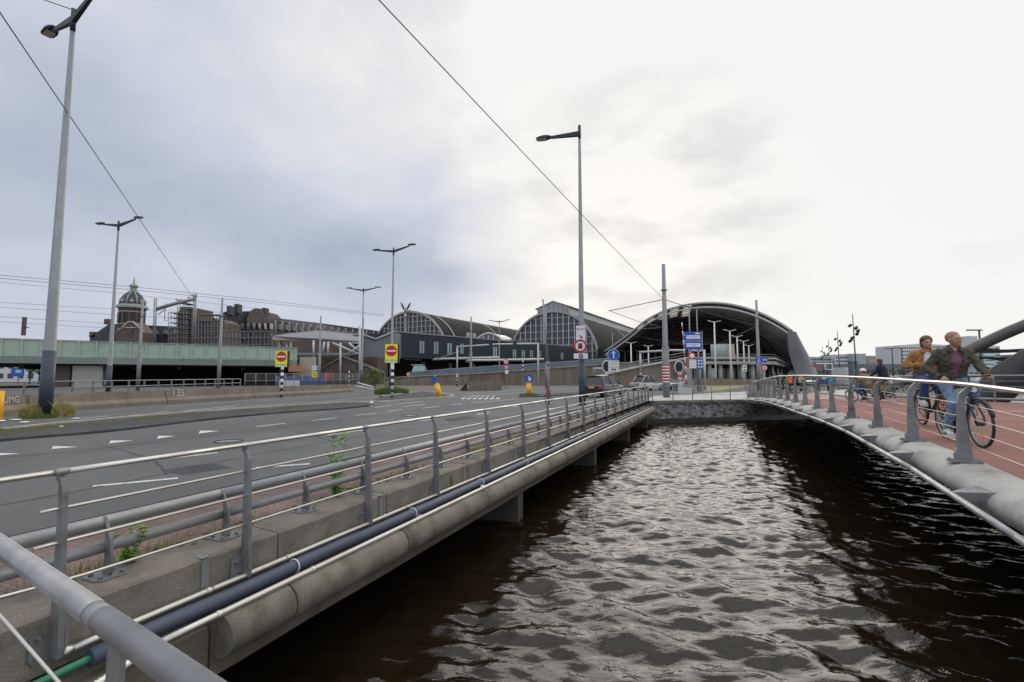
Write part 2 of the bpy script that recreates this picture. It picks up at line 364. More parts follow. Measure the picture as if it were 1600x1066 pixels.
# water
def water_h(x, y):
    h = np.zeros_like(x); rng = np.random.RandomState(5)
    for k in range(40):
        lam = .19 * (1.08 ** k); a = rng.normal(0.15, .85); A = .0105 * lam * (1.0 if lam < 1.0 else (1.0 / lam) ** 1.9) * .82
        if lam > 7: break
        kx, ky = math.sin(a) * 2 * math.pi / lam, math.cos(a) * 2 * math.pi / lam
        ph = kx * x + ky * y + rng.uniform(0, 6.28) + .7 * np.sin(x * rng.uniform(.1, .5) + y * rng.uniform(.1, .5) + rng.uniform(0, 6))
        s = np.sin(ph); h += A * (s + .25 * np.cos(2 * ph))
    return h
m, t, b = newmat('canal_water'); n = t.nodes; l = t.links
b.inputs['Base Color'].default_value = (.013, .009, .004, 1); b.inputs['Roughness'].default_value = .02; b.inputs['IOR'].default_value = 1.37
b.inputs['Specular IOR Level'].default_value = .5
co = n.new('ShaderNodeTexCoord'); mp = n.new('ShaderNodeMapping'); mp.inputs['Rotation'].default_value = (0, 0, R(-20)); mp.inputs['Scale'].default_value = (1, 1.9, 1); l.new(co.outputs['Object'], mp.inputs[0])
hh = []
for sc, st in ((3.4, .018), (10.0, .0025)):
    nz = n.new('ShaderNodeTexNoise'); nz.inputs['Scale'].default_value = sc; nz.inputs['Detail'].default_value = 3; nz.inputs['Distortion'].default_value = .6
    l.new(mp.outputs[0], nz.inputs['Vector']); mm = n.new('ShaderNodeMath'); mm.operation = 'MULTIPLY'; mm.inputs[1].default_value = st; l.new(nz.outputs[0], mm.inputs[0]); hh.append(mm)
ad = n.new('ShaderNodeMath'); ad.operation = 'ADD'; l.new(hh[0].outputs[0], ad.inputs[0]); l.new(hh[1].outputs[0], ad.inputs[1])
bp = n.new('ShaderNodeBump'); bp.inputs['Strength'].default_value = .8; bp.inputs['Distance'].default_value = 1.0; l.new(ad.outputs[0], bp.inputs['Height']); l.new(bp.outputs[0], b.inputs['Normal'])
M['water'] = m
xs = np.concatenate([np.arange(-7, 24, .055)]); ys = np.arange(.2, 37, .055)
gx, gy = np.meshgrid(xs, ys, indexing='xy'); gh = water_h(gx, gy)
edge = np.minimum.reduce([(gx + 7), (24 - gx), (gy - .2), (37 - gy), np.full_like(gx, 1.5)]) / 1.5
gh = gh * np.clip(edge, 0, 1) + WZ
nx_, ny_ = len(xs), len(ys)
vv = np.stack([gx, gy, gh], -1).reshape(-1, 3)
ii = np.arange(nx_ * ny_).reshape(ny_, nx_)
ff = np.stack([ii[:-1, :-1], ii[:-1, 1:], ii[1:, 1:], ii[1:, :-1]], -1).reshape(-1, 4)
vl = vv.tolist(); fl = ff.tolist()
far = [(-400, -60), (400, -60), (400, 260), (-400, 260)]; near = [(-7, .2), (24, .2), (24, 37), (-7, 37)]
o0 = len(vl); vl += [(x, y, WZ) for x, y in far + near]
fl += [[o0, o0 + 1, o0 + 5, o0 + 4], [o0 + 1, o0 + 2, o0 + 6, o0 + 5], [o0 + 2, o0 + 3, o0 + 7, o0 + 6], [o0 + 3, o0, o0 + 4, o0 + 7]]
me = bpy.data.meshes.new('water'); me.from_pydata(vl, [], fl); me.polygons.foreach_set('use_smooth', [True] * len(fl)); me.materials.append(M['water'])
wo_ = bpy.data.objects.new('water', me); C.objects.link(wo_); struct(wo_)
# land sheet (asphalt), with the canal basin left open
def sheet(name, pts, z, m, kind=True):
    mb = MB(); b_ = bmesh.new(); vs = [b_.verts.new((p[0], p[1], z)) for p in pts]; f = b_.faces.new(vs)
    bmesh.ops.triangulate(b_, faces=[f]); bmesh.ops.recalc_face_normals(b_, faces=b_.faces)
    if sum(f.normal.z for f in b_.faces) < 0: bmesh.ops.reverse_faces(b_, faces=b_.faces)
    me = bpy.data.meshes.new(name); b_.to_mesh(me); b_.free(); me.materials.append(m)
    o = bpy.data.objects.new(name, me); C.objects.link(o)
    return struct(o) if kind else o
a = B(-30, -.55); c = B(31.2, -.55)
land = [a, c, Q0, Q1, (22, 36), (43, 59), (60, 120), (90, 170), (400, 240), (5000, 600), (5000, 7000), (-5000, 7000), (-5000, -100), (-60, -100)]
sheet('ground', land, 0.0, M['asphalt'])
# brick strip beside the curb
def sheet_px(name, pts, z, m): return sheet(name, [G(*p) for p in pts], z, m)
sheet('brick_path', [B(-30, -.5), B(31, -.5), B(31.3, -1.3), B(25, -1.7), B(13, -2.8), B(7.2, -2.75), B(2.8, -2.35), B(-30, -2.35)], .004, M['path_brick'])
# quay wall with coping
mb = MB(); qd = (Q1 - Q0).normalized(); qn = Vector((qd.y, -qd.x, 0))
q9 = Q0 - qd * 1.2; q8 = Q1 + qd * 8
rows = []
for i in range(41):
    p = q9.lerp(q8, i / 40); rows.append([p + qn * (.0 + .03 * math.sin(i * 2.1)) + Vector((0, 0, -.16)), p + qn * .05 + Vector((0, 0, -.7)), p + qn * .14 + Vector((0, 0, -1.2)), p + qn * .2 + Vector((0, 0, -2.2)), p - qn * .5 + Vector((0, 0, -2.2))])
mb.loft(rows, False); qw = mb.build('quay_wall', M['quaystone']); tag(qw, 'dark rubble quay wall closing the far end of the canal', 'wall')
rows = []
for i in range(41):
    p = q9.lerp(q8, i / 40); u = .0 + .03 * math.sin(i * 2.1); rows.append([p + qn * (.155 + u * .2) + Vector((0, 0, -1.18 + .03 * math.sin(i * 1.3))), p + qn * .235 + Vector((0, 0, -2.2))])
MB().loft(rows, False).build('algae_band', mat('wet_algae', (.02, .024, .012), .4, var=.4, scale=5), qw)
qt = tag(MB().prism([q9 + qn * .05 + Vector((0, 0, -.16)), q8 + qn * .05 + Vector((0, 0, -.16)), q8 - qn * .5 + Vector((0, 0, -.16)), q9 - qn * .5 + Vector((0, 0, -.16))], (0, 0, .185)).build('coping', M['tube_concrete']), None)
qt.parent = qw
# pavement behind the quay
sheet('pavement', [Q0 - qd * .3 - qn * .4, Q1 - qn * .4, G(1168, 612), G(1020, 619)], .008, M['slab'])
# ------------------------------------------------------------------ road bridge edge: curb beam, nosing, pipes, railings
S0, S1 = -3.0, 31.4
joints = [-3, -.55, 1.9, 3.74, 6.2, 8.65, 11.1, 13.55, 16.0, 18.45, 20.9, 23.35, 25.8, 28.2, 29.8, 31.4]
root = thing('curb_beam', B(0, 0, 0), 'long weathered concrete curb beam with mossy round nosing along the road bridge', 'curb')
def prof_prism(name, prof, s0, s1, m, parent, flat=True):
    n = max(1, int((s1 - s0) / .3)); rows = []
    for i in range(n + 1):
        s = s0 + (s1 - s0) * i / n
        rows.append([B(s, t + .004 * math.sin(s * 3.1 + z * 9), z + .003 * math.sin(s * 2.3 + t * 7)) for t, z in prof])
    mb = MB().loft(rows, False, True); k = len(prof)
    mb.f.append(tuple(range(k - 1, -1, -1))); mb.f.append(tuple(range(n * k, n * k + k))); mb.sm += [False, False]
    return mb.build(name, m, parent)
for a, b_ in zip(joints, joints[1:]):
    prof_prism('curb_block', [(-.56, -.3), (-.56, .045), (-.55, .06), (-.02, .045), (.0, .03), (.0, -.36), (-.3, -.36)], a + .008, b_ - .008, M['concrete'], root)
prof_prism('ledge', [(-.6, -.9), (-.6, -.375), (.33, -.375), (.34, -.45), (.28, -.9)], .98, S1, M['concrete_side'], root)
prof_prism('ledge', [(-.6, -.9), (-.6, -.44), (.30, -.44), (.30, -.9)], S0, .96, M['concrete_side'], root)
for a, b_ in ((1.0, 1.7), (1.7, 3.55), (3.55, 6.0), (6.0, 8.45), (8.45, 10.9), (10.9, 13.35), (13.35, 16.0), (16.0, 18.5), (18.5, 21), (21, 23.5), (23.5, 26), (26, 28.5), (28.5, 31.4)):
    mb = MB(); pts = [B(a + .012 + (b_ - a - .024) * i / 6, .355, -.535) for i in range(7)]
    mb.tube(pts, .185, 28); mb.build('round_nosing', M['tube_concrete'], root)
# deck underside and piers
MB().prism([B(-30, -.6, -.5), B(31.3, -.6, -.5), B(31.3, -40, -.5), B(-30, -40, -.5)], (0, 0, .45)).build('deck_slab', M['dark'], root)
for i, s in enumerate((8.1, 15.2, 22.3, 28.9)):
    pt = thing('bridge_pier', B(s, -.9, -2.6), ('mossy concrete pier under the road bridge, %s from the quay wall' % ['fourth', 'third', 'second', 'first'][i]), 'pier', 'piers under the road bridge')
    MB().box(B(s, -2.6, -1.7), (5.6, .36, 1.65), -BA).build('pier_wall', M['pier'], pt)
    MB().box(B(s, .16, -1.85), (.24, .3, 2.1), -BA).build('column', M['pier'], pt)
# fence strip far away behind: ---- pipes lying on the ledge
def pipe(name, t, z, r, s0, s1, m, label, n=14, sag=.004):
    pts = [B(s0 + (s1 - s0) * i / 60, t + sag * math.sin(i * .7), z + sag * math.sin(i * 1.1)) for i in range(61)]
    o = MB().tube(pts, r, n).build(name, m); return tag(o, label, 'pipe')
pp = thing('steel_pipe', B(.3, .07, -.3), 'upper stainless pipe strapped to the face of the curb beam', 'pipe')
MB().tube([B(.0 + i * .5, .075, -.235) for i in range(63)], .032, 12).build('tube', M['stainless'], pp)
pp2 = thing('steel_pipe', B(1, .4, -.35), 'lower stainless pipe running along the top of the round nosing', 'pipe')
MB().tube([B(.5 + i * .5, .385, -.335) for i in range(62)], .033, 12).build('tube', M['stainless'], pp2)
bp_ = thing('blue_pipe', B(0, .19, -.34), 'thick dark blue plastic conduit lying between the two stainless pipes', 'pipe')
MB().tube([B(.14 + i * .5, .2 + .008 * math.sin(i), -.3 + .004 * math.sin(i * 1.7)) for i in range(62)], .066, 18).build('tube', M['bluepipe'], bp_)
for s in (1.95, 4.1, 6.3, 8.6, 10.9, 13.3):
    mb = MB(); mb.tube([B(s, .2 + .073 * math.cos(q), -.3 + .073 * math.sin(q)) for q in [k * math.pi / 8 for k in range(16)]], .007, 6, closed=True)
    mb.tube([B(s, .09, -.2), B(s, .13, -.225)], .006, 6); mb.build('cable_tie', M['white'], bp_)
for s in (.06, 1.1, 3.6, 6.0, 8.45, 10.9, 13.35, 15.8, 18.2, 20.7, 23.1):
    MB().tube([B(s - .03, .075, -.235), B(s + .03, .075, -.235)], .037, 12).build('clamp', M['stainless'], pp)
    mb = MB().box(B(s, .006, -.10), (.012, .07, .28), -BA); mb.box(B(s, -.05, .052), (.12, .07, .006), -BA)
    mb.build('hanging_strap', M['galv'], pp)
    MB().tube([B(s + .9, .385, -.335), B(s + .95, .385, -.335)], .038, 12).build('clamp', M['stainless'], pp2)
# conduit ends in the near corner
g = thing('green_conduit', B(.3, .14, -.36), 'green plastic conduit with grey cable sock entering the blue pipe', 'conduit')
gp = crv([B(-2.1, .25, -.52), B(-1.2, .2, -.42), B(-.4, .18, -.34), B(.2, .2, -.3)], 6)
MB().tube(gp, .03, 12).build('tube', M['green'], g)
mb = MB()
for i in range(9): mb.tube([B(-.42 + i * .03, .184 + .034 * math.cos(q), -.345 + i * .003 + .034 * math.sin(q)) for q in [k * math.pi / 6 for k in range(12)]], .004, 5, closed=True)
mb.build('cable_sock', M['galv_dark'], g)
tag(MB().tube(crv([B(-1.7, .32, -.52), B(-1.1, .30, -.46), B(-.6, .28, -.42), B(-.12, .27, -.40)], 5), .016, 10).build('red_conduit', M['red']), 'thin red plastic conduit lying beside the green one', 'conduit')
def flex(name, pts, r, label):
    P = crv(pts, 40); mb = MB(); mb.tube(P, [r * (1 + (.13 if i % 2 else -.06)) for i in range(len(P))], 12)
    return tag(mb.build(name, M['stainless']), label, 'conduit')
flex('flexible_conduit', [B(-1.3, .5, -.62), B(-.65, .42, -.52), B(-.05, .42, -.42), B(.52, .385, -.335)], .034, 'ribbed flexible metal conduit curving up to the lower stainless pipe')
flex('flexible_conduit', [B(-1.6, .12, -.6), B(-.9, .16, -.54), B(-.3, .3, -.58), B(.1, .5, -.75)], .026, 'ribbed flexible metal conduit in the bottom left corner under the thin cable')
tag(MB().box(B(-.9, .1, -.4), (.3, .5, .26), -BA + .3).build('rubble_stone', M['basalt']), 'dark stone lump at the near end of the curb beam', 'stone')
# pedestrian railing on the water side
rail = thing('bridge_railing', B(0, .05, 0), 'long grey steel railing with a bright stainless handrail on the road bridge', 'railing')
PS = [.0, 1.48, 3.28, 4.96, 6.9, 8.86, 10.71, 12.55, 14.47, 16.27, 18.2, 20.05, 21.85, 23.65, 25.35, 27.05, 28.6, 29.9, 31.3]
hr = [B(-3.2, -.03, 1.04)] + [B(s, -.03 + .01 * math.sin(s), 1.04) for s in PS]
mb = MB()
for a, b_ in zip(hr, hr[1:]): mb.tube([a, b_], .031, 14, flat=.72)
mb.build('handrail', M['stainless'], rail)
for z, s0, t in ((.78, -.12, .01), (.54, -.15, .03), (.26, .16, .045)):
    pts = [B(s, t, z) for s in [s0] + PS[(1 if s0 > 0 else 0):] if s >= s0]
    if s0 > 0: pts = crv([B(-2.6, t - .35, z + .02), B(-.9, t - .3, z + .02), B(-.45, t - .12, z), B(.1, t, z)], 6)[:-1] + pts
    MB().tube(pts, .0125, 10).build('rail', M['stainless'], rail)
def rail_post(s):
    # curved flat blade: outline in the (t, z) plane, thickness along s
    ou = [(.115, -.25), (.125, -.17), (.105, .1), (.085, .45), (.065, .75), (.05, .9), (.02, .985), (-.02, 1.012), (-.05, 1.005)]
    inn = [(-.05, .985), (-.02, .97), (-.005, .93), (-.0, .8), (.0, .6), (.0, .3), (.002, .0), (.004, -.13), (.03, -.25)]
    for sg in (-.022, .016):
        pass
    mb = MB(); pl = ou + inn
    for q in range(1):
        rows = [[B(s - .018, t, z) for t, z in pl], [B(s + .018, t, z) for t, z in pl]]
        o = len(mb.v); mb.loft([rows[0], rows[1]], False, True); k = len(pl)
        n1_ = len(ou)
        for side in (0, 1):
            for i in range(n1_ - 1):
                a_, c_ = i, len(pl) - 1 - i
                f = (a_, a_ + 1, c_ - 1, c_) if side == 0 else (a_, c_, c_ - 1, a_ + 1)
                mb.f.append(tuple(o + side * k + j for j in f)); mb.sm.append(False)
    mb.build('post', M['galv_dark'], rail)
    fl = MB(); fl.prism([B(s - .10, .006, -.27), B(s - .13, .006, -.23), B(s - .13, .006, -.08), B(s - .10, .006, -.04), B(s + .05, .006, -.04), B(s + .07, .006, -.08), B(s + .07, .006, -.23), B(s + .05, .006, -.27)], BP * .014)
    for dz in (-.09, -.22):
        for ds in (-.085,): fl.tube([B(s + ds, .02, dz), B(s + ds, .042, dz)], .016, 6); fl.tube([B(s + ds, .042, dz), B(s + ds, .055, dz)], .008, 6)
    fl.build('wall_flange', M['galv_dark'], rail)
    MB().tube([B(s - .04, -.03, 1.04), B(s + .04, -.03, 1.04)], .035, 14, flat=.78).build('handrail_sleeve', M['galv'], rail)
for s in PS: rail_post(s)
mb = MB().tube([B(31.35, 0, .0), B(31.55, .1, .5), B(31.4, 0, 1.0)], .025, 8); mb.build('end_loop', M['galv'], rail)
# vehicle barrier inside it
veh = thing('crash_barrier', B(0, -.4, 0), 'low crash barrier of two thick grey tubes behind the bridge railing', 'barrier')
bs = [.5 - 3.15, .5 - 2.1, .5 - 1.05] + [.5 + 1.05 * i for i in range(0, 30)]
for k, (z, r, t) in enumerate(((.485, .056, -.47), (.285, .048, -.43))):
    for a, b_ in ((-3.0, 1.55), (1.56, 8.0), (8.01, 14.2), (14.21, 20.4), (20.41, 26.6), (26.61, 31.1)):
        MB().tube([B(a, t, z), B((a + b_) / 2, t, z - .003), B(b_, t, z)], r, 18).build('tube', M['galv'], veh)
for s in bs:
    if s > 31: continue
    pl = [(-.33, .06), (-.29, .1), (-.30, .22), (-.33, .36), (-.385, .46), (-.43, .53), (-.46, .54), (-.45, .50), (-.42, .44), (-.40, .36), (-.40, .20), (-.42, .06)]
    k = len(pl); mb = MB(); mb.loft([[B(s - .011, t, z) for t, z in pl], [B(s + .011, t, z) for t, z in pl]], False, True)
    for side in (0, 1):
        for i in range(k // 2 - 1):
            mb.f.append(tuple(side * k + j for j in (i, i + 1, k - 2 - i, k - 1 - i))); mb.sm.append(False)
    mb.build('post', M['galv_dark'], veh)
    mb = MB(); mb.prism([B(s - .13, -.46, .05), B(s - .09, -.50, .05), B(s + .09, -.50, .05), B(s + .13, -.46, .05), B(s + .13, -.3, .05), B(s + .09, -.24, .05), B(s - .09, -.24, .05), B(s - .13, -.3, .05)], (0, 0, .018))
    if s < 12:
        for ds in (-.08, .08):
            for tt in (-.44, -.3): mb.tube([B(s + ds, tt, .068), B(s + ds, tt, .092)], .017, 6)
    mb.build('base_plate', M['galv_dark'], veh)
# near railing that the photographer leans over
h = [G(-60, 804, 1.1), G(0, 850, 1.1), G(152, 961, 1.1), G(302, 1066, 1.1), G(380, 1119, 1.1)]
nr = thing('near_railing', (h[2].x, h[2].y, 0), 'thick satin metal handrail crossing the bottom left corner in front', 'railing')
d = (h[4] - h[1]).normalized(); a = h[2] - d * 3; 
MB().tube([h[2] - d * 3, h[2] - d * .02], .0315, 32).build('handrail', M['alu'], nr)
MB().tube([h[2] + d * .035, h[2] + d * 2.2], .0315, 32).build('handrail', M['alu'], nr)
MB().tube([h[2] - d * .035, h[2] + d * .04], .0298, 32).build('joint_sleeve', M['galv'], nr)
pxy = W(207, 1010, h[3].y * .6 + h[2].y * .4); 
q = h[2] + d * .14
MB().box((q.x, q.y, .53), (.08, .014, 1.1), math.atan2(d.y, d.x)).build('post', M['alu'], nr)
c1 = h[2] + Vector((0, 0, -.18))
cb = [W(-40, 930, 1.32), W(0, 962, 1.27), W(95, 1070, 1.12), W(150, 1130, 1.05)]
mb = MB().tube(cb, .0042, 8); mb.build('cable', M['stainless'], nr)
sheet('near_platform', [(-6, -4), (12, -4), (12, .05), (.2, .25), (-2.6, 1.2), (-6, 3)], -.9, M['slab'])
# weeds growing in the gaps of the curb
def weed(p, h, n, spread, name, label, m=None, leaf=.02, grp=None):
    r = thing(name, p, label, 'weed', grp); st = MB(); lf = MB()
    for k in range(n):
        a = random.uniform(0, 6.28); l = h * random.uniform(.5, 1); tip = Vector(p) + Vector((math.cos(a) * spread * random.random(), math.sin(a) * spread * random.random(), l))
        mid = Vector(p).lerp(tip, .5) + Vector((random.uniform(-1, 1) * spread * .2, random.uniform(-1, 1) * spread * .2, 0))
        P = crv([p, mid, tip], 4); st.tube(P, [.003 * (1 - i / len(P) * .7) for i in range(len(P))], 4)
        for q in range(int(9 * l / .2) + 3):
            c = P[min(len(P) - 1, int(random.uniform(.15, 1) * len(P)))]; b_ = random.uniform(0, 6.28); s = leaf * random.uniform(.6, 1.4)
            dr = Vector((math.cos(b_), math.sin(b_), random.uniform(-.2, .7))).normalized(); sd = dr.cross(Vector((random.uniform(-1, 1), random.uniform(-1, 1), 1))).normalized()
            lf.add([c, c + dr * s * .8 + sd * s * .5, c + dr * s * 1.9, c + dr * s * .8 - sd * s * .5], [(0, 1, 2, 3)])
    st.build('stem', M['grass_green'], r); lf.build('leaves', m or M['leaf'], r, fix=False); return r
weed(B(.72, -.50, .04), .36, 15, .2, 'leafy_weed', 'bushy fresh green weed behind the second crash barrier post', leaf=.028)
weed(B(3.32, -.58, .02), .95, 14, .2, 'leafy_weed', 'tall bright green weed growing up through the crash barrier', leaf=.03)
weed(B(3.3, -.5, .02), .35, 9, .2, 'leafy_weed', 'low leafy growth at the foot of the tall green weed', leaf=.026)
weed(B(5.55, .02, -.2), .16, 6, .05, 'leafy_weed', 'small green plant sprouting from a joint in the curb face', leaf=.028)
weed(B(.22, -.45, .05), .12, 5, .08, 'flowering_weed', 'tiny weed with white flowers beside the nearest railing post', leaf=.016)
weed(B(2.0, -.6, .02), .16, 6, .1, 'leafy_weed', 'small weed between two crash barrier posts left of the tall one', leaf=.018)
# grass and moss along the joint: uncountable
mb = MB()
for k in range(12000):
    s = random.uniform(-1.5, 31); 
    if math.sin(s * 1.7) + math.sin(s * .61 + 2) * .8 < random.uniform(-1.6, 1.4): continue
    p = B(s, min(-.57, random.gauss(-.72, .12)), .0); hgt = random.uniform(.03, .13); a = random.uniform(0, 6.28); dx = Vector((math.cos(a), math.sin(a), 0)) * .004
    lean = Vector((random.gauss(0, .02), random.gauss(0, .02), hgt))
    mb.add([p - dx, p + dx, p + lean], [(0, 1, 2)])
tag(mb.build('grass', M['grass'], fix=False), kind='stuff')
mb = MB()
for k in range(620):
    s = random.uniform(-1.5, 24); p = B(s, random.gauss(-.72, .07) if k % 3 else random.gauss(-.5, .03), .012 if k % 3 else .05); q = random.uniform(.5, 1); mb.blob(p, (.05 * q, .045 * q, .016), 3)
tag(mb.build('moss', M['moss'], fix=False), kind='stuff')
# two scraps of litter on the ledge
tag(MB().box(B(4.15, .29, -.36), (.06, .16, .02), -BA + .3).build('crumpled_wrapper', M['white']), 'pale crumpled wrapper lying between the blue pipe and the lower pipe', 'litter')
tag(MB().blob(B(6.2, .29, -.35), (.05, .07, .03), 4).build('white_litter', M['white']), 'small white scrap of litter further along beside the blue pipe', 'litter')
# ------------------------------------------------------------------ cycle bridge on the right
LE = [(2.2, -1.5), (3.6, 1.2), (5.0, 4.0), (6.2, 6.5), (7.2, 8.6), (8.05, 10.4), (8.75, 12.1), (9.4, 13.8), (10, 15.5), (10.62, 17.1), (11.25, 18.8), (11.88, 20.4), (12.5, 22.1), (13.1, 23.8), (13.75, 25.5), (14.4, 27.2), (15.05, 28.9), (15.7, 30.6), (16.35, 32.3), (17.0, 34.0)]
RE = [(30, -10), (30, -5), (30, 0), (30, 5), (29, 9), (27, 12.5), (24.5, 15.5), (21.5, 18.3), (20.3, 19.8), (19.6, 21.2), (19.0, 22.3), (18.7, 23.0), (18.75, 23.6), (21.5, 28), (24.5, 32.5), (28, 38), (32, 44), (36, 50), (39.5, 55), (43, 59)]
def zd(y):
    pts = [(-10, .0), (2, .34), (6.6, .545), (9, .575), (13, .63), (18, .66), (22, .63), (26, .5), (30, .3), (34, .12), (60, .02)]
    for (a, u), (b_, v) in zip(pts, pts[1:]):
        if y <= b_: f = (y - a) / (b_ - a); f = max(0, f); return u + (v - u) * (f * f * (3 - 2 * f) if a >= 22 else f)
    return .02
lc = crv([(x, y, 0) for x, y in LE], 4); rc_ = crv([(x, y, 0) for x, y in RE], 4)
zrow = [zd(p.y) for p in lc]
br = thing('cycle_bridge', (12, 16, .5), 'curved cycle bridge with red asphalt deck and pale concrete edge on the right', 'bridge')
def strip(f0, f1, dz, i0=0, i1=None):
    rows = []
    for i in range(i0, (i1 or len(lc))):
        a, b_ = lc[i], rc_[i]; u = (b_ - a).normalized(); Lg = (b_ - a).length
        row = []
        for k in range(9):
            f = f0 + (f1 - f0) * k / 8 if f1 is not None else 0
            p = a + (b_ - a) * f; row.append(Vector((p.x, p.y, zrow[i] + dz)))
        rows.append(row)
    return MB().loft(rows, True)
def off(i, w):     # point at w metres in from the left edge
    a, b_ = lc[i], rc_[i]; t = (lc[min(i + 1, len(lc) - 1)] - lc[max(0, i - 1)]).normalized(); n_ = Vector((t.y, -t.x, 0)); return a + n_ * w, n_
i_end = 48
rows = []
for i in range(0, i_end + 1):
    a, n_ = off(i, .16); rows.append([Vector((p.x, p.y, zrow[i])) for p in [a.lerp(rc_[i], k / 8) for k in range(9)]])
MB().loft(rows, True).build('red_deck', M['bike_asphalt'], br)
rows = []
for i in range(i_end, len(lc)):
    a, n_ = off(i, .16); rows.append([Vector((p.x, p.y, zrow[i])) for p in [a.lerp(rc_[i], k / 8) for k in range(9)]])
struct(MB().loft(rows, True).build('bridge_approach', M['pink_path']))
# beige slabs on the right of the approach with a curved kerb
rows = []; kerb = []
for i in range(i_end + 1, len(lc)):
    f = (i - i_end) / (len(lc) - i_end); a = lc[i].lerp(rc_[i], .74 - .26 * f ** .5); kerb.append(Vector((a.x, a.y, zrow[i] + .03)))
    rows.append([Vector((p.x, p.y, zrow[i] + .012)) for p in [a.lerp(rc_[i], k / 4) for k in range(5)]])
struct(MB().loft(rows, True).build('pavement', M['slab']))
tag(MB().tube(kerb, .09, 6).build('kerb', M['galv_dark']), 'dark curved kerb between the cycle path and the pale slabs', 'kerb')
# nosing: flat shelf, rounded shoulder, underside
rows = []
for i in range(len(lc)):
    a, n_ = off(i, 0); z = zrow[i]; fade = 1
    pr = [(.17, .012), (.15, .05), (.0, .055), (-.13, .047), (-.22, .02), (-.30, -.04), (-.345, -.12), (-.34, -.2), (-.28, -.28), (-.16, -.33), (.3, -.38)]
    rows.append([a + n_ * t + Vector((0, 0, z + h_)) for t, h_ in pr])
for a_ in range(0, len(rows) - 1, 8):
    seg_ = [list(r_) for r_ in rows[a_:a_ + 9]]
    if len(seg_) > 1: seg_[-1] = [p.lerp(q, .03) for p, q in zip(seg_[-1], seg_[-2])]; MB().loft(seg_, True).build('nosing_segment', M['deckcon'], br)
rows = []
for i in range(len(lc)):
    a, n_ = off(i, .3); rows.append([Vector((a.x, a.y, zrow[i] - .46)), Vector((rc_[i].x, rc_[i].y, zrow[i] - .46)), Vector((rc_[i].x, rc_[i].y, zrow[i] - .02))])
rows = rows[:66]
MB().loft(rows, False).build('deck_underside', M['dark'], br)
# thin channel between deck and nosing
MB().tube([off(i, .165)[0] + Vector((0, 0, zrow[i] + .03)) for i in range(len(lc))], .018, 6).build('edge_channel', M['ink'], br)
# outer guard tube with cantilever brackets
gt = [off(i, -.60)[0] + Vector((0, 0, zrow[i] - .11)) for i in range(len(lc))]
for a in range(0, len(gt) - 1, 4):
    MB().tube(gt[a:a + 5], .036, 12).build('guard_tube', M['alu'], br)
for k in range(10, len(lc) - 4, 4):
    a, n_ = off(k, 0); z = zrow[k]; t = Vector((n_.y, -n_.x, 0)) * -1
    A = a + n_ * -.59 + Vector((0, 0, z - .075)); w_ = .05
    mb = MB()
    # wedge: broad at the nosing, pointed at the tube
    b0 = a + n_ * -.2; 
    v = [A - t * .02, A + t * .03, b0 + t * .34 + Vector((0, 0, z - .01)), b0 - t * .2 + Vector((0, 0, z - .01)),
         A - t * .02 - Vector((0, 0, .05)), A + t * .03 - Vector((0, 0, .05)), b0 + t * .34 + Vector((0, 0, z - .36)), b0 - t * .2 + Vector((0, 0, z - .36))]
    mb.add(v, [(0, 1, 2, 3), (4, 5, 6, 7), (0, 1, 5, 4), (1, 2, 6, 5), (2, 3, 7, 6), (3, 0, 4, 7)]); mb.build('cantilever_bracket', M['galv_dark'], br)
# railing
cr_ = thing('cycle_bridge_railing', (12, 16, .6), 'curved grey railing with stainless handrail and thin wires on the cycle bridge', 'railing')
px_posts = [1505, 1425, 1371, 1330, 1300, 1277, 1258, 1243, 1230.5, 1219.5, 1209.5, 1201, 1194, 1188, 1182.5, 1177, 1172, 1167]
def at_px(px):
    for i in range(len(lc) - 1):
        def pxo(p): return 800 + FPX * p.x / (p.y * math.cos(PIT) - 1.0 * math.sin(PIT))
        if lc[i].y < 3: continue
        a, b_ = pxo(off(i, -.08)[0]), pxo(off(i + 1, -.08)[0])
        if (a - px) * (b_ - px) <= 0: return i + (a - px) / (a - b_)
    return None
ps = [at_px(p) for p in px_posts]; ps = [p for p in ps if p is not None]
ps = [ps[0] - 4.2 * k for k in (3, 2, 1) if ps[0] - 4.2 * k > 0] + ps
def fr(s):
    i = int(s); f = s - i; a, n_ = off(i, -.08); b_, m_ = off(min(i + 1, len(lc) - 1), -.08); j = min(i + 1, len(lc) - 1)
    return a.lerp(b_, f), n_.lerp(m_, f).normalized(), zrow[i] * (1 - f) + zrow[j] * f
hp = []
for s in ps:
    p, n_, z = fr(s); t = Vector((-n_.y, n_.x, 0)); hp.append(s)
    def Q(u, h_, w_=0): return p + n_ * u + t * w_ + Vector((0, 0, z + h_))
    pl = [(-.09, .055), (-.10, .16), (-.06, .24), (-.045, .6), (-.03, .85), (.0, .97), (.06, 1.04), (.12, 1.07)] ; pr = [(.14, 1.03), (.09, .98), (.05, .9), (.045, .8), (.055, .6), (.07, .4), (.09, .2), (.10, .055)]
    al = pl + pr; k = len(al); mb = MB(); mb.loft([[Q(u, h_, -.022) for u, h_ in al], [Q(u, h_, .022) for u, h_ in al]], False, True)
    for side in (0, 1):
        for i in range(k // 2 - 1): mb.f.append(tuple(side * k + j for j in (i, i + 1, k - 2 - i, k - 1 - i))); mb.sm.append(False)
    mb.build('post', M['galv_dark'], cr_)
    mb = MB().box(Q(.01, .065), (.34, .16, .02), math.atan2(n_.y, n_.x))
    for u in (-.13, .14):
        for w_ in (-.05, .05): mb.tube([Q(u, .07, w_), Q(u, .1, w_)], .014, 6)
    mb.build('base_plate', M['galv_dark'], cr_)
    for h_ in (.28, .46, .64, .82): MB().tube([Q(.05, h_), Q(.11, h_)], .012, 6).build('wire_clamp', M['ink'], cr_)
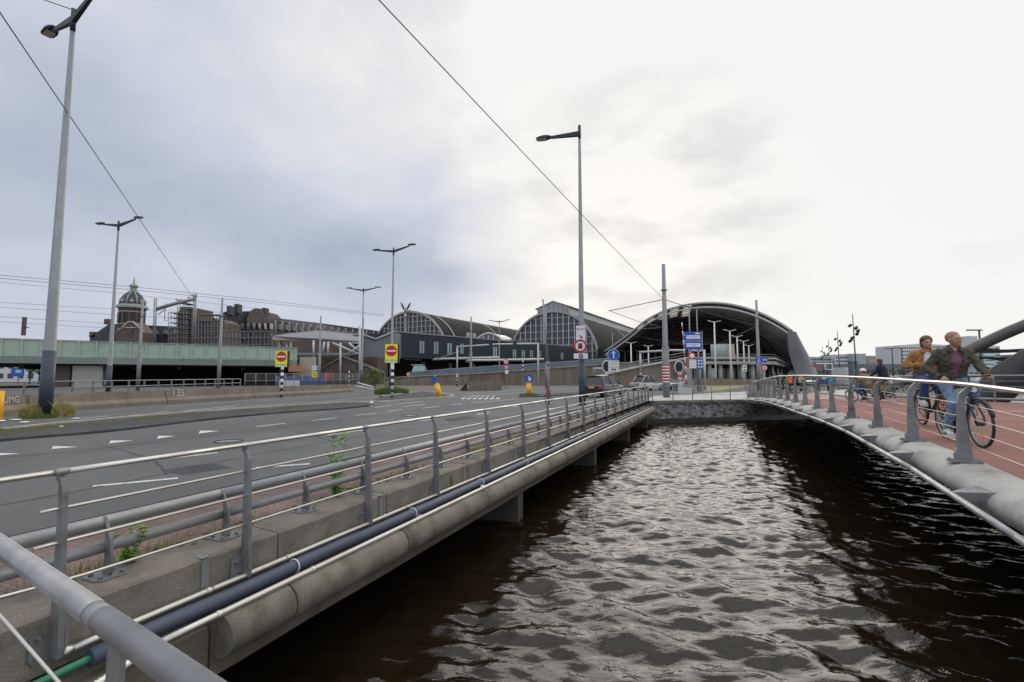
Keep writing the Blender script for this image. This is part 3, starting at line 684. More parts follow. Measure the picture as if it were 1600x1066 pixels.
def railpts(u, h_): return [fr(hp[0] + (hp[-1] - hp[0]) * i / 90) for i in range(91)], u, h_
def rp(u, h_):
    return [q[0] + q[1] * u + Vector((0, 0, q[2] + h_)) for q in [fr(hp[0] + (hp[-1] - .01 - hp[0]) * i / 90) for i in range(91)]]
MB().tube(rp(.11, 1.09), .029, 12).build('handrail', M['stainless'], cr_)
for h_ in (.28, .46, .64, .82): MB().tube(rp(.09, h_), .0045, 5).build('wire', M['stainless'], cr_)
# lane line on the red deck
mb = MB()
a = G(1535, 643, .62); b_ = G(1568, 644.5, .61)
u = (b_ - a).normalized(); v = Vector((-u.y, u.x, 0)) * .05
for k in range(3):
    o = a + u * k * 3; mb.add([Vector((q.x, q.y, zd(q.y) + .012)) for q in (o - v, o + v, o + v + u * 1.2, o - v + u * 1.2)], [(0, 1, 2, 3)])
struct(mb.build('lane_marking', M['marking'], fix=False))
# quay railing across the far end
qr = thing('quay_railing', Q0, 'low plain grey railing along the top of the far quay wall', 'railing')
n = 5; e0 = Q0 + qd * .1 - qn * .15; e1 = Q1 - qn * .15
for i in range(6):
    p = e0.lerp(e1, i / 5); MB().tube([p, p + Vector((0, 0, 1.0))], .03, 8).build('post', M['galv_dark'], qr)
for h_, r in ((1.02, .028), (.7, .01), (.4, .01)):
    MB().tube([e0 + Vector((0, 0, h_)), e1 + Vector((0, 0, h_))], r, 8).build('rail', M['galv'], qr)
# far side railing of the cycle bridge, with the steel arches beyond it
fr_ = thing('far_side_railing', (20, 20, .6), 'railing with thin bars on the far side of the cycle bridge below the arches', 'railing')
pts = [Vector((27.5, 12.2, 0)), Vector((23.2, 16.4, 0)), Vector((20.3, 19.9, 0)), Vector((18.9, 22.8, 0)), Vector((21.6, 27.8, 0)), Vector((25.5, 33.5, 0)), Vector((30, 40.5, 0)), Vector((36, 49.5, 0)), Vector((43, 58.5, 0))]
P = crv(pts, 5); P = [Vector((p.x, p.y, zd(p.y) + .02)) for p in P]
for h_, r in ((1.08, .035), (.85, .012), (.62, .012), (.4, .012), (.1, .05)): MB().tube([p + Vector((0, 0, h_)) for p in P], r, 8).build('rail', M['galv'], fr_)
for p in P[::2]: MB().box(p + Vector((0, 0, .55)), (.09, .05, 1.1), .6).build('post', M['galv_dark'], fr_)
ar = thing('bridge_arch', (21, 24, -1), 'big slanting grey steel arch tube rising to the right behind the cyclists', 'bridge')
c = crv([W(1340, 640, 25), W(1398, 604, 24.4), W(1430, 588, 24), W(1515, 547, 22.8), W(1600, 509, 21.5), W(1700, 474, 20), W(1800, 452, 18.6), W(1950, 430, 17), W(2150, 425, 15.5)], 6)
MB().tube(c, [.15 + .11 * min(1, i / 14) for i in range(len(c))], 20).build('arch_tube', M['arch'], ar)
def slab_bar(name, top, bot, Y0, Y1, m, par, th=.5):
    n = len(top); mb = MB(); rows = []
    for i in range(n):
        Y = Y0 + (Y1 - Y0) * i / (n - 1); a_ = W(*top[i], Y); b_ = W(*bot[i], Y); dd = Vector((.5, .86, 0)) * th
        rows.append([a_, b_, b_ + dd, a_ + dd])
    mb.loft(rows, False, True); mb.f += [(0, 1, 2, 3), tuple(4 * (n - 1) + q for q in (3, 2, 1, 0))]; mb.sm += [False] * 2
    return mb.build(name, m, par)
def seg(pts, k=5): return [(p.x, p.y) for p in crv([(x, y, 0) for x, y in pts], k)]
slab_bar('cross_beam', seg([(1530, 540), (1548, 545), (1575, 546), (1640, 542)]), seg([(1530, 552), (1548, 551), (1575, 551), (1640, 548)]), 23, 22.4, M['archdark'], ar)
slab_bar('cross_beam', seg([(1524, 557), (1550, 558), (1585, 558), (1640, 556)]), seg([(1524, 561), (1550, 561), (1580, 566), (1640, 574)]), 23.6, 23, M['archdark'], ar)
slab_bar('web_plate', seg([(1534, 570), (1550, 575), (1566, 576), (1584, 570), (1600, 563), (1640, 545)]), seg([(1534, 590), (1550, 589), (1566, 588), (1584, 588), (1600, 588), (1640, 588)]), 24, 23.6, M['arch'], ar, .2)
c = crv([W(1528, 640, 22.2), W(1558, 607, 22), W(1576, 588, 21.8), W(1600, 568, 21.5), W(1660, 535, 21), W(1780, 490, 20), W(1920, 455, 18.6), W(2080, 440, 17)], 5)
MB().tube(c, [.45 + .17 * math.sin(math.pi * min(1, i / 14)) - .1 * max(0, i - 14) / 20 for i in range(len(c))], 18, flat=1.2).build('arch_foot', M['archdark'], ar)
# ------------------------------------------------------------------ roads, verges, barriers
sheet_px('median', [(-400, 741), (0, 690), (170, 675), (330, 656), (450, 645), (540, 639), (583, 634), (583, 630), (540, 629), (450, 635), (300, 645), (110, 661), (0, 673), (-400, 700)], .012, M['asphalt_dark'])
def band(name, pts, w_, z, h_, m, label=None, cat='kerb', kind=None):
    P = crv([G(*p) for p in pts], 6); rows = []
    for i, p in enumerate(P):
        t = (P[min(i + 1, len(P) - 1)] - P[max(i - 1, 0)]).normalized(); n_ = Vector((t.y, -t.x, 0)) * w_ / 2
        rows.append([p - n_ + Vector((0, 0, z)), p - n_ + Vector((0, 0, z + h_)), p + n_ + Vector((0, 0, z + h_)), p + n_ + Vector((0, 0, z))])
    mb = MB().loft(rows, False); return tag(mb.build(name, m), label, cat if label else None, None, kind)
band('median_kerb', [(-300, 728), (0, 690), (170, 675), (330, 656), (450, 645), (540, 639), (583, 634)], .16, 0, .07, M['asphalt_dark'], kind='structure')
band('median_kerb', [(0, 673), (110, 661), (300, 645), (450, 635), (540, 629), (583, 630)], .2, 0, .07, M['pale_concrete'], kind='structure')
# traffic island further on
sheet_px('traffic_island', [(580, 629), (595, 622), (660, 613), (700, 618), (704, 621), (640, 626), (600, 629)], .09, M['asphalt_dark'])
band('island_kerb', [(580, 629), (600, 629), (640, 626), (704, 621), (700, 618), (660, 613), (595, 621)], .2, 0, .12, M['pale_concrete'], kind='structure')
sheet_px('verge', [(560, 606), (600, 611), (700, 611), (830, 604), (1000, 596), (1000, 592), (700, 600), (560, 602)], .01, M['soil'])
# markings: each run of paint is part of the road surface
mk = MB()
def mark(pts): mk.add([G(*p) + Vector((0, 0, .004)) for p in pts], [tuple(range(len(pts)))])
def dash(x0, y0, x1, y1, w_=.12):
    a, b_ = G(x0, y0), G(x1, y1); d = (b_ - a).normalized(); v = Vector((-d.y, d.x, 0)) * w_ / 2; z = Vector((0, 0, .004))
    mk.add([a - v + z, b_ - v + z, b_ + v + z, a + v + z], [(0, 1, 2, 3)])
dash(145, 760, 278, 747.5); dash(260, 717, 340, 707.5); dash(400, 731, 485, 725)
for t in ((80, 700, 120, 698.5), (170, 691.5, 206, 688.5), (245, 684, 272, 681.5), (310, 676, 341, 673.5), (-12, 711, 30, 709)):
    x0, y0, x1, y1 = t; mark([(x0, y0 + 1.8), (x1 + 2, y1), (x0 + 3, y0 - 2.8)])
dash(400, 667, 447, 661.5); dash(487, 657.5, 526, 653); dash(555, 649, 588, 646); dash(606, 643, 628, 640)
dash(630, 636, 664, 632); dash(512, 680, 568, 672, .1); dash(652, 658, 680, 655); dash(745, 648, 766, 644.5); dash(660, 638, 686, 635)
dash(705, 633, 722, 631); dash(735, 630, 806, 624, .1); dash(585, 637, 612, 633.5); dash(620, 632, 662, 627, .1); dash(790, 637, 812, 634.5)
dash(300, 641, 370, 634); dash(340, 639, 600, 619.5, .09); dash(110, 655, 170, 650); dash(200, 650, 222, 648); dash(240, 645, 262, 643); dash(286, 643, 306, 641)
dash(260, 635.5, 480, 618.5, .09); dash(700, 622, 905, 606, .1); dash(730, 615, 905, 602, .1); dash(480, 633, 600, 625, .08)
dash(812, 631, 850, 627, .09); dash(850, 640, 872, 637.5); dash(880, 636, 900, 634)
for k in range(7):
    x = 720 + k * 9; mark([(x, 624.2), (x + 6, 623.2), (x + 8, 621.6), (x + 2, 622.4)])
for k in range(5): mark([(735 + k * 8, 620.2), (740 + k * 8, 619.4), (742 + k * 8, 618.4), (737 + k * 8, 619.2)])
dash(1098, 618, 1165, 612, .3); dash(1136, 603.6, 1146, 602.9, .3); dash(1020, 612, 1095, 606, .12)
struct(mk.build('road_marking', M['marking'], fix=False))
# tar joints and repair patches in the carriageway
sm = MB()
def seam(pts, w_=.035):
    P = crv([G(*p) for p in pts], 10); rows = []
    for i, p in enumerate(P):
        t = (P[min(i + 1, len(P) - 1)] - P[max(i - 1, 0)]).normalized(); n_ = Vector((-t.y, t.x, 0)) * w_ * random.uniform(.6, 1.3); j = Vector((random.gauss(0, .012), random.gauss(0, .012), .002)); rows.append([p - n_ + j, p + n_ + j])
    sm.loft(rows, False)
seam([(-60, 722), (170, 699), (400, 672), (620, 646), (800, 627)]); seam([(-40, 798), (200, 752), (420, 707), (640, 671), (860, 641)]); seam([(60, 652), (300, 637), (560, 619)]); seam([(430, 664), (520, 690), (560, 706)], .02); seam([(150, 693), (230, 716), (262, 742)], .02)
struct(sm.build('tar_joint', M['asphalt_dark'], fix=False))
sheet_px('repair_patch', [(250, 735), (330, 724), (365, 731), (285, 743)], .0025, M['asphalt_dark']); sheet_px('repair_patch', [(690, 655), (730, 650), (745, 653), (705, 659)], .0025, M['asphalt_dark'])
for x, y, lb in ((357, 690, 'round iron drain cover in the near lane left of the tall weed'), (640, 650, 'round iron drain cover farther up the near lane')):
    r = thing('manhole_cover', G(x, y), lb, 'drain cover'); MB().tube([G(x, y) + Vector((0, 0, .0)), G(x, y) + Vector((0, 0, .006))], .3, 24).build('iron_lid', M['galv_dark'], r); MB().tube([G(x, y) + Vector((.33 * math.cos(k * .3), .33 * math.sin(k * .3), .004)) for k in range(21)], .02, 5, closed=True).build('frame_ring', M['asphalt_dark'], r)
# long concrete barrier of separate blocks behind the far lane
bl = [(-170, 668), (48, 645.5), (262, 631.5), (398, 623), (500, 616.5), (553, 612)]
pr = [(-.30, 0), (-.30, .22), (-.13, .42), (-.09, .86), (.09, .86), (.13, .42), (.30, .22), (.30, 0)]
names = ['pale worn concrete barrier block at the left edge of the photo, with scrawled chalk', 'long worn concrete barrier block right behind the big near lamp post', 'concrete barrier block with a chalk number, left of the sign on the striped post', 'yellowish concrete barrier block just right of the chalk numbered one', 'pale yellow end block of the concrete barrier beside the slanting guard rails']
for i, (p, q) in enumerate(zip(bl, bl[1:])):
    a, b_ = G(*p), G(*q); d = (b_ - a).normalized(); n_ = Vector((-d.y, d.x, 0))
    r = thing('concrete_barrier', a, names[i], 'barrier', 'concrete barrier blocks along the far lane'); rows = []
    a2, b2 = a + d * .03, b_ - d * .03
    hh_ = 1 if i < 4 else .9
    mb = MB().loft([[a2 + n_ * (.3 + t) + Vector((0, 0, z)) for t, z in pr], [b2 + n_ * (.3 + t) + Vector((0, 0, z * hh_)) for t, z in pr]], False, True)
    mb.f += [tuple(range(7, -1, -1)), tuple(range(8, 16))]; mb.sm += [False] * 2
    mb.build('block', M['barrier_concrete'], r)
    ang = math.atan2(d.y, d.x)
    if i == 1:
        pass
    if i == 2: text('135', .62, M['marking'], r, d * (G(287, 631) - a).length + n_ * .165 + Vector((0, 0, .64)), (R(88), 0, ang), 'chalk_number')
    if i == 0: text('UMG', .42, M['marking'], r, d * (G(26, 648) - a).length + n_ * .165 + Vector((0, 0, .66)), (R(88), 0, ang), 'chalk_scrawl')
r = thing('guard_rail', G(556, 611), 'slanting white end rails at the far end of the concrete barrier', 'rail')
for o in (0, .4): MB().tube([G(556, 611) + Vector((0, .3, .95 - o)), G(583, 611) + Vector((0, .3, .42 - o * .6))], .06, 8).build('rail', M['white'], r)
MB().box(G(570, 611) + Vector((0, .3, .3)), (.1, .1, .6)).build('post', M['galv'], r)
# light tube railing behind the barrier
r = thing('tube_fence', G(0, 634), 'low grey tube fence between the concrete barrier and the viaduct', 'fence')
a, b_ = G(-60, 640), G(375, 612); n = 17
for i in range(n + 1):
    p = a.lerp(b_, i / n); MB().box(p + Vector((0, 0, .68)), (.1, .06, 1.36)).build('post', M['galv_dark'], r)
for h_ in (1.38, .95): MB().tube([a + Vector((0, 0, h_)), b_ + Vector((0, 0, h_))], .04, 6).build('rail', M['galv'], r)
# grass tufts
def tuft(c, rad, h_, n, m, label, rz=1):
    mb = MB()
    for k in range(n):
        a = random.uniform(0, 6.28); q = rad * math.sqrt(random.random()); p = Vector((c.x + q * math.cos(a), c.y + q * math.sin(a) * rz, c.z)); l_ = h_ * random.uniform(.35, 1) * (1 - .4 * q / rad)
        dx = Vector((random.uniform(-1, 1), random.uniform(-1, 1), 0)).normalized() * .009 * (1 + h_); ln = Vector((random.gauss(0, .22) * l_, random.gauss(0, .22) * l_, l_))
        md = p + ln * .55 + Vector((0, 0, l_ * .12)); mb.add([p - dx, p + dx, md + dx * .7, p + ln, md - dx * .7], [(0, 1, 2, 4), (4, 2, 3)])
    return tag(mb.build('grass_tuft', m, fix=False), label, 'grass')
bse = G(72, 652)
M['straw'] = mat('straw_grass', (.36, .31, .12), .85, var=.45, scale=9)
tuft(bse + Vector((-.45, -.1, 0)), .42, .8, 1100, M['straw'], 'dry yellow grass tuft left of the foot of the big near lamp post')
tuft(bse + Vector((.62, .1, 0)), .34, .85, 900, M['straw'], 'dry yellow grass tuft right of the foot of the big near lamp post')
tuft(bse + Vector((.1, -.35, 0)), .55, .28, 600, M['grass_green'], 'short green grass in front of the foot of the big near lamp post')
mb = MB()
for k in range(5200):
    f = random.random(); x = -60 + f * 600; yk = np.interp(x, [-60, 0, 110, 300, 450, 540], [679, 673, 661, 645, 635, 629.5]) + abs(random.gauss(0, 1)) * np.interp(x, [-60, 540], [5, 1.6]) + .6
    if math.sin(x * .031) + math.sin(x * .083 + 1) < random.uniform(-1.8, 1.5): continue
    p = G(x, yk) + Vector((0, 0, .01)); l_ = random.uniform(.03, .13); dx = Vector((.008, 0, 0)); mb.add([p - dx, p + dx, p + Vector((random.gauss(0, .03), 0, l_))], [(0, 1, 2)])
tag(mb.build('verge_grass', M['grass'], fix=False), kind='stuff')
for x, y, s in ((24, 657, .16), (38, 661, .12), (0, 659, .14), (119, 655, .1), (96, 668, .05)):
    tag(MB().blob(G(x, y) + Vector((0, 0, .03)), (s * 1.5, s, .03), 4).build('litter', M['white']), 'pale scrap of litter on the verge near the big lamp post', 'litter', 'scraps of litter on the verge')
tuft(G(612, 616), 1.6, .95, 2600, M['grass_green'], 'bushy green grass around the foot of the right no entry sign', .8)
def bush(c, r, h_, n, m, label, name='bush', ls=.12):
    rt = thing(name, c, label, 'bush'); st = MB(); lf = MB()
    for k in range(14):
        a = random.uniform(0, 6.28); tip = c + Vector((math.cos(a) * r * .7, math.sin(a) * r * .7, h_ * random.uniform(.6, 1))); st.tube([c, c.lerp(tip, .5) + Vector((0, 0, .1)), tip], [.03, .02, .008], 4)
    for k in range(n):
        a = random.uniform(0, 6.28); q = r * random.random() ** .5; z = h_ * random.random() ** .8; q *= (1.1 - (z / h_) ** 2 * .6) * (.75 + .4 * math.sin(a * 3 + z * 2))
        p = c + Vector((math.cos(a) * q, math.sin(a) * q, z)); u = Vector((random.gauss(0, 1), random.gauss(0, 1), random.gauss(0, 1))).normalized(); v = u.cross(Vector((0, 0, 1)) + u * .3).normalized(); s = ls * random.uniform(.5, 1.3)
        lf.add([p, p + u * s + v * s * .4, p + u * s * 2, p + u * s - v * s * .4], [(0, 1, 2, 3)])
    st.build('stem', M['grass_green'], rt); lf.build('leaves', m, rt, fix=False); return rt
M['bushleaf'] = mat('bush_leaf', (.13, .17, .05), .7, var=.5, scale=4)
bush(G(583, 606.5), 2.0, 2.6, 2600, M['bushleaf'], 'loose green bush between the far lamp post and the right no entry sign')
# ------------------------------------------------------------------ street lamps
def pole_parts(r, h_, rb, rt, hd, dark=M['pole_dark'], lite=M['pole_grey']):
    rm = rb * .86
    MB().tube([(0, 0, 0), (0, 0, hd)], [rb, rb * .97], 20).build('pole_foot', dark, r, True)
    MB().tube([(0, 0, hd), (0, 0, hd + .02), (0, 0, h_)], [rb * .9, rb * .86, rt], 16).build('pole', lite, r, True)
    MB().box((0, -rb * .98, 1.1), (.13, .02, .35)).build('service_door', dark, r, True)
def lamp_arm(r, sgn, ln, z, rise, heavy=False):
    h_ = .13
    v = []
    for x, hh__, w_, zz in ((.0, .15, .09, z), (ln * .72, .07, .05, z + rise * .8)):
        v += [(x * sgn, -w_, zz - hh__), (x * sgn, w_, zz - hh__), (x * sgn, w_, zz + hh__), (x * sgn, -w_, zz + hh__)]
    MB().add(v, [(0, 1, 5, 4), (1, 2, 6, 5), (2, 3, 7, 6), (3, 0, 4, 7), (0, 3, 2, 1), (4, 5, 6, 7)]).build('arm', M['lamp'], r, True)
    x0, x1 = ln * .66, ln; zh = z + rise
    rows = []
    for f, wd, th in ((0, .10, .05), (.15, .2, .08), (.4, .26, .10), (.8, .24, .08), (1, .14, .04)):
        x = (x0 + (x1 - x0) * f) * sgn; zz = zh + .06 - .03 * f
        rows.append([Vector((x, -wd, zz - th)), Vector((x, wd, zz - th)), Vector((x, wd * .9, zz + th * .5)), Vector((x, 0, zz + th)), Vector((x, -wd * .9, zz + th * .5))])
    mb = MB().loft(rows, False, True); mb.f += [(0, 1, 2, 3, 4), tuple(20 + q for q in (4, 3, 2, 1, 0))]; mb.sm += [False] * 2
    hd = mb.build('lamp_head', M['lamp'], r, True)
    xm = (x0 + (x1 - x0) * .62) * sgn
    MB().box((xm, 0, zh - .055), (.62, .34, .03)).build('lens', M['lens'], hd, True)
def double_lamp(label):
    r = thing('street_lamp', (0, 0, 0), label, 'street lamp', 'tall double armed street lamps')
    pole_parts(r, 17.3, .235, .085, 2.8)
    MB().tube([(0, 0, 17.2), (0, 0, 18.25)], .1, 12).build('mast_top', M['lamp'], r, True)
    lamp_arm(r, -1, 3.3, 17.75, .45); lamp_arm(r, 1, 3.3, 17.75, .62)
    return r
armrz = math.atan2(-.36, .93)
L0 = double_lamp('big near double armed street lamp at the left, dark foot in dry grass')
L0.location = gxy(70, 20.1); L0.rotation_euler.z = R(-29); L0.scale = (1, 1, 1)
for px, Y, rz, lb in ((169, 49.3, armrz + .1, 'double armed street lamp in front of the green viaduct, left of the dome'), (611, 59.8, armrz, 'double armed street lamp standing behind the right yellow no entry sign'),
                  (564.5, 87.8, .0, 'slender double armed street lamp left of the right no entry sign, farther off'), (816 - 34, 140, 0, 'smallest double armed street lamp in front of the dark blue station block')):
    dup(L0, gxy(px if px != 782 else 780, Y), rz, lb)
r = thing('street_lamp', gxy(910, 28), 'tall single armed street lamp carrying the round bus ban sign', 'street lamp', rz=math.atan2(-.3, .95))
pole_parts(r, 16.4, .2, .08, 2.85)
MB().tube([(0, 0, 16.3), (0, 0, 17.15)], .09, 12).build('mast_top', M['lamp'], r, True); lamp_arm(r, -1, 2.75, 16.62, .06)
LP5 = gxy(910, 28)
# lattice/spot masts along the quay to the right
def spot_mast(px, top, Y, label):
    h_ = W(px, top, Y).z; r = thing('spotlight_mast', gxy(px + 3, Y), label, 'light mast', 'spotlight masts on the far quay', )
    MB().tube([(0, 0, 0), (0, 0, 2.8)], .16, 8).build('pole_foot', M['pole_dark'], r, True); MB().tube([(0, 0, 2.8), (-.1, 0, h_)], [.12, .07], 8).build('pole', M['galv_dark'], r, True)
    for dx, dz_ in ((-.75, 1.9), (.5, 2.3), (.95, 2.8), (.7, 3.3), (-.35, 4.0), (-.85, 4.5)):
        k = h_ / 10; z = h_ - dz_ * k * .82; mb = MB().tube([(-.08, 0, z), (dx * .7, 0, z)], .035, 5); mb.tube([(dx * .7, -.2, z + .1), (dx * .7 + .1 * (1 if dx > 0 else -1), .25, z - .18)], [.2, .24], 10); mb.build('spotlight', M['lamp'], r, True)
    return r
spot_mast(1336, 491, 78, 'tallest mast with clusters of round spotlights, right of the canopy'); spot_mast(1310, 517, 108, 'second spotlight mast from the right, thinner and shorter than the tallest')
spot_mast(1295, 531, 138, 'third spotlight mast from the right beside the far white flats'); spot_mast(1285, 541, 170, 'most distant spotlight mast at the end of the canopy')
# slim single quay lamps
def quay_lamp(px, top, Y, sgn, label):
    h_ = W(px, top, Y).z; r = thing('quay_lamp', gxy(px, Y), label, 'street lamp', 'slim flat headed lamps on the right quay'); MB().tube([(0, 0, 0), (0, 0, h_)], [.12, .07], 8).build('pole', M['pole_dark'], r, True)
    MB().box((-.45 * sgn, 0, h_), (1.3, .3, .1)).build('lamp_head', M['lamp'], r, True)
quay_lamp(1397, 545, 75, 1, 'slim flat headed lamp left of the white block of flats'); quay_lamp(1412, 544, 72, 1, 'slim flat headed lamp in front of the white block of flats'); quay_lamp(1537, 516, 44, 1, 'slim flat headed lamp standing right above the big arch tube')
# ------------------------------------------------------------------ tram masts
def tram_mast(px, Y, h_, split, label, top_dark=False, r0=.2):
    r = thing('tram_mast', gxy(px, Y), label, 'mast', 'grey tram wire masts')
    MB().tube([(0, 0, 0), (0, 0, split)], [r0, r0 * .98], 14).build('pole_foot', M['galv_dark'], r, True)
    MB().tube([(0, 0, split), (0, 0, split + .04), (0, 0, h_)], [r0 * .85, r0 * .8, r0 * .5], 14).build('pole', M['pole_grey'], r, True)
    MB().tube([(0, 0, h_ * .8), (0, 0, h_ * .8 + .08)], r0 * .95, 12).build('collar', M['galv_dark'], r, True)
    return r
tram_mast(215, 54.6, 10.8, 5.0, 'tram mast with pale top in front of the viaduct, right of the dome'); tram_mast(341, 54.6, 10.8, 5.0, 'tram mast with pale top between the dome and the left no entry sign')
tram_mast(498, 70.8, 10.8, 5.2, 'tram mast just right of the small yellow sign by the platform roof'); tram_mast(735.5, 72, 10.8, 5.4, 'tram mast in front of the dark blue station block, left of centre')
tm = tram_mast(1041.5, 38, 10.85, 4.1, 'thick tram mast with red and white warning band beside the quay railing', r0=.27)
mb = MB(); mb2 = MB()
for k in range(6):
    z = 1.2 + k * .24; mb.tube([(0, 0, z), (0, 0, z + .1)], .285, 14); mb2.tube([(0, 0, z + .1), (0, 0, z + .2)], .284, 14)
mb.build('warning_band', M['white'], tm, True); mb2.build('warning_band', M['sred'], tm, True)
tram_mast(1187, 56, 10.8, 4.0, 'tram mast in front of the right part of the big canopy beside blue signs', r0=.24)
for px, top, Y in ((853, 487, 62), (957, 520, 110), (565, 497, 105), (1079, 481, 75), (1091, 483, 75.5)):
    h_ = W(px, top, Y).z; nm = {853: 'bare slim pole in front of the central glass arch, right of the height gantry', 957: 'bare slim pole behind the round blue arrow sign', 565: 'dark slim pole beside the far double armed lamp', 1079: 'left of the two pale poles rising behind the blue direction sign', 1091: 'right of the two pale poles rising behind the blue direction sign'}[px]
    r = thing('slim_pole', gxy(px + 1, Y), nm, 'pole'); MB().tube([(0, 0, 0), (0, 0, 3.5)], [.16, .15], 10).build('pole_foot', M['galv_dark'], r, True); MB().tube([(0, 0, 3.5), (0, 0, h_)], [.12, .08], 10).build('pole', M['pole_grey'], r, True)
# white T shaped lamps below the canopy
for i, (px, top, bot, Y) in enumerate(((987, 536, 592, 100), (1014, 541, 590, 115), (1119, 503, 600, 85), (1143, 517, 600, 90), (1154, 526, 600, 97), (1164, 533, 600, 104), (1172, 540, 600, 112))):
    h_ = W(px, top, Y).z
    r = thing('canopy_lamp', gxy(px, Y), ['left', 'second', 'tallest', 'fourth', 'fifth', 'sixth', 'last and smallest'][i] + ' of the white T shaped lamps standing in front of the big canopy', 'street lamp', 'white T shaped lamps by the canopy')
    MB().tube([(0, 0, 0), (0, 0, h_)], [.17, .12], 8).build('pole', M['white'], r, True)
    for s in (-1, 1): MB().prism([(.05 * s, -.12, h_ - .12), (1.15 * s, -.16, h_ + .18), (1.15 * s, .16, h_ + .18), (.05 * s, .12, h_ - .12)], (0, 0, .09)).build('lamp_wing', M['white'], r, True)
# ------------------------------------------------------------------ wires
def wire(name, pts, r, label, grp=None, sag=0, n=14):
    P = []
    for a, b_ in zip(pts, pts[1:]):
        for i in range(n): f = i / n; P.append(a.lerp(b_, f) - Vector((0, 0, sag * 4 * f * (1 - f))))
    P.append(pts[-1]); return tag(MB().tube(P, r, 5).build(name, M['wire']), label, 'wire', grp)
mtop = W(1037, 468, 38)
wire('tram_wire', [W(560, -40, 9), W(592, 0, 9.7), mtop], .014, 'thick wire running diagonally across the sky to the mast by the quay', sag=.06)
wire('tram_wire', [W(-40, -60, 12), W(0, 20, 14.5), W(300, 464, 62)], .022, 'wire running down the left sky to the catenary portal', sag=.0)
wire('span_wire', [W(60, -3, 18), W(119, 17, 20)], .02, 'short wire reaching the top of the big near lamp post')
wire('tram_wire', [mtop, W(1186, 510, 56)], .03, 'wire from the mast by the quay down to the mast in front of the canopy', sag=.1)
wire('tram_wire', [W(1186, 508, 56), W(1128, 536, 80)], .03, 'wire from the mast in front of the canopy to the grey box on the deck')
r = thing('span_bracket', mtop, 'V shaped bracket of thin dark tubes held out left of the mast by the quay', 'bracket')
MB().tube([mtop, W(951, 486, 38)], .035, 6).build('arm', M['galv_dark'], r); MB().tube([W(953, 486, 38), W(996, 502, 38), W(1037, 512, 38)], .022, 6).build('stay', M['galv_dark'], r)
wire('tram_wire', [W(1037, 512, 38), W(965, 516, 70)], .02, 'wire from the mast by the quay towards the glass station arch')
wire('tram_wire', [W(968, 521, 70), W(1070, 539, 60), W(1186, 536, 56)], .022, 'low wire sagging across the mouth of the big canopy')
for i, (y0, y1, y2) in enumerate(((432, 470, 492), (437, 474, 494), (443, 484, 500), (477, 490, 506), (484, 503, 515), (499, 516, 524), (507, 521, 528))):
    wire('catenary_wire', [W(-80, y0 - 9, 60), W(200, (y0 * 2 + y1) / 3 + 3, 68), W(420, y1, 80), W(600, y2, 100)][:(4 if i < 2 else 3)], .028 if i < 2 else .02, ['topmost', 'second', 'third', 'fourth', 'fifth', 'sixth', 'lowest'][i] + ' of the thin catenary wires above the green railway viaduct', 'catenary wires above the viaduct')
# ------------------------------------------------------------------ green railway viaduct
def qw_(px, py, Y): return W(px, py, Y)
M['viad_rib'] = mat('pale_rib_paint', (.42, .50, .43), .6)
vd = thing('railway_viaduct', G(-20, 600), 'long pale green steel railway viaduct crossing the left side', 'viaduct')
VA = Vector((-78, 58, 0)); VB = Vector((-39.3, 86.0, 0)); VD = (VB - VA).normalized(); VN = Vector((VD.y, -VD.x, 0)); VL = (VB - VA).length
def V(s, t, z): return VA + VD * s + VN * t + Vector((0, 0, z))
MB().prism([V(0, 0, 4.45), V(VL, 0, 4.45), V(VL, 0, 6.75), V(0, 0, 6.75)], VN * -.3).build('parapet_panel', M['viad'], vd)
k = 0; s = .6
while s < VL:
    MB().box(V(s, .1, 5.55), (.16, .26, 2.45), math.atan2(VD.y, VD.x)).build('parapet_rib', M['viad_rib'], vd); s += 1.95
MB().box(V(VL / 2, .05, 6.82), (VL, .3, .1), math.atan2(VD.y, VD.x)).build('top_rail', M['rimgrey'], vd)
MB().prism([V(0, .25, 3.55), V(VL, .25, 3.55), V(VL, .25, 4.42), V(0, .25, 4.42)], VN * -.3).build('main_girder', M['viad_dark'], vd)
MB().prism([V(0, .45, 3.45), V(VL, .45, 3.45), V(VL, -.4, 3.45), V(0, -.4, 3.45)], (0, 0, .1)).build('bottom_flange', M['viad_dark'], vd)
MB().prism([V(0, -.4, 3.2), V(VL, -.4, 3.2), V(VL, -26, 3.2), V(0, -26, 3.2)], (0, 0, 1.0)).build('deck', M['dark'], vd)
for s in (3, 12, 21, 30, 39): MB().prism([V(s, -.4, 2.7), V(s, -26, 2.7), V(s, -26, 3.2), V(s, -.4, 3.2)], VD * .5).build('cross_girder', M['dark'], vd)
r2 = []
mb = MB()
for i in range(9): a = V(VL - 17 + i * 2, .3, 4.5); b_ = V(VL - 17 + i * 2, 1.3, 4.75); mb.tube([a, b_], .05, 5)
mb.tube([V(VL - 17.5, 1.3, 4.78), V(VL, 1.3, 4.78)], .06, 6); mb.build('service_walkway', M['viad'], vd)
for s, w_, d_, m_ in ((19.2, 3.4, 3, 'pale_concrete'), (15.8, 2.6, 1, 'wall_concrete')):
    r = thing('viaduct_pier', V(s, -1, 0), {3: 'pale square concrete pier under the green viaduct', 1: 'browner concrete wall pier behind the pale one under the viaduct'}[d_], 'pier')
    MB().box(V(s, -2.2 if d_ == 3 else -4, 1.65), (w_, 2.6, 3.4), math.atan2(VD.y, VD.x)).build('shaft', M[m_], r); MB().box(V(s, -2.2 if d_ == 3 else -4, 3.3), (w_ + .2, 2.8, .2), math.atan2(VD.y, VD.x)).build('bearing_cap', M[m_], r)
bk = thing('underpass_wall', V(20, -24, 0), 'dark back wall of the road passage under the green viaduct', 'wall')
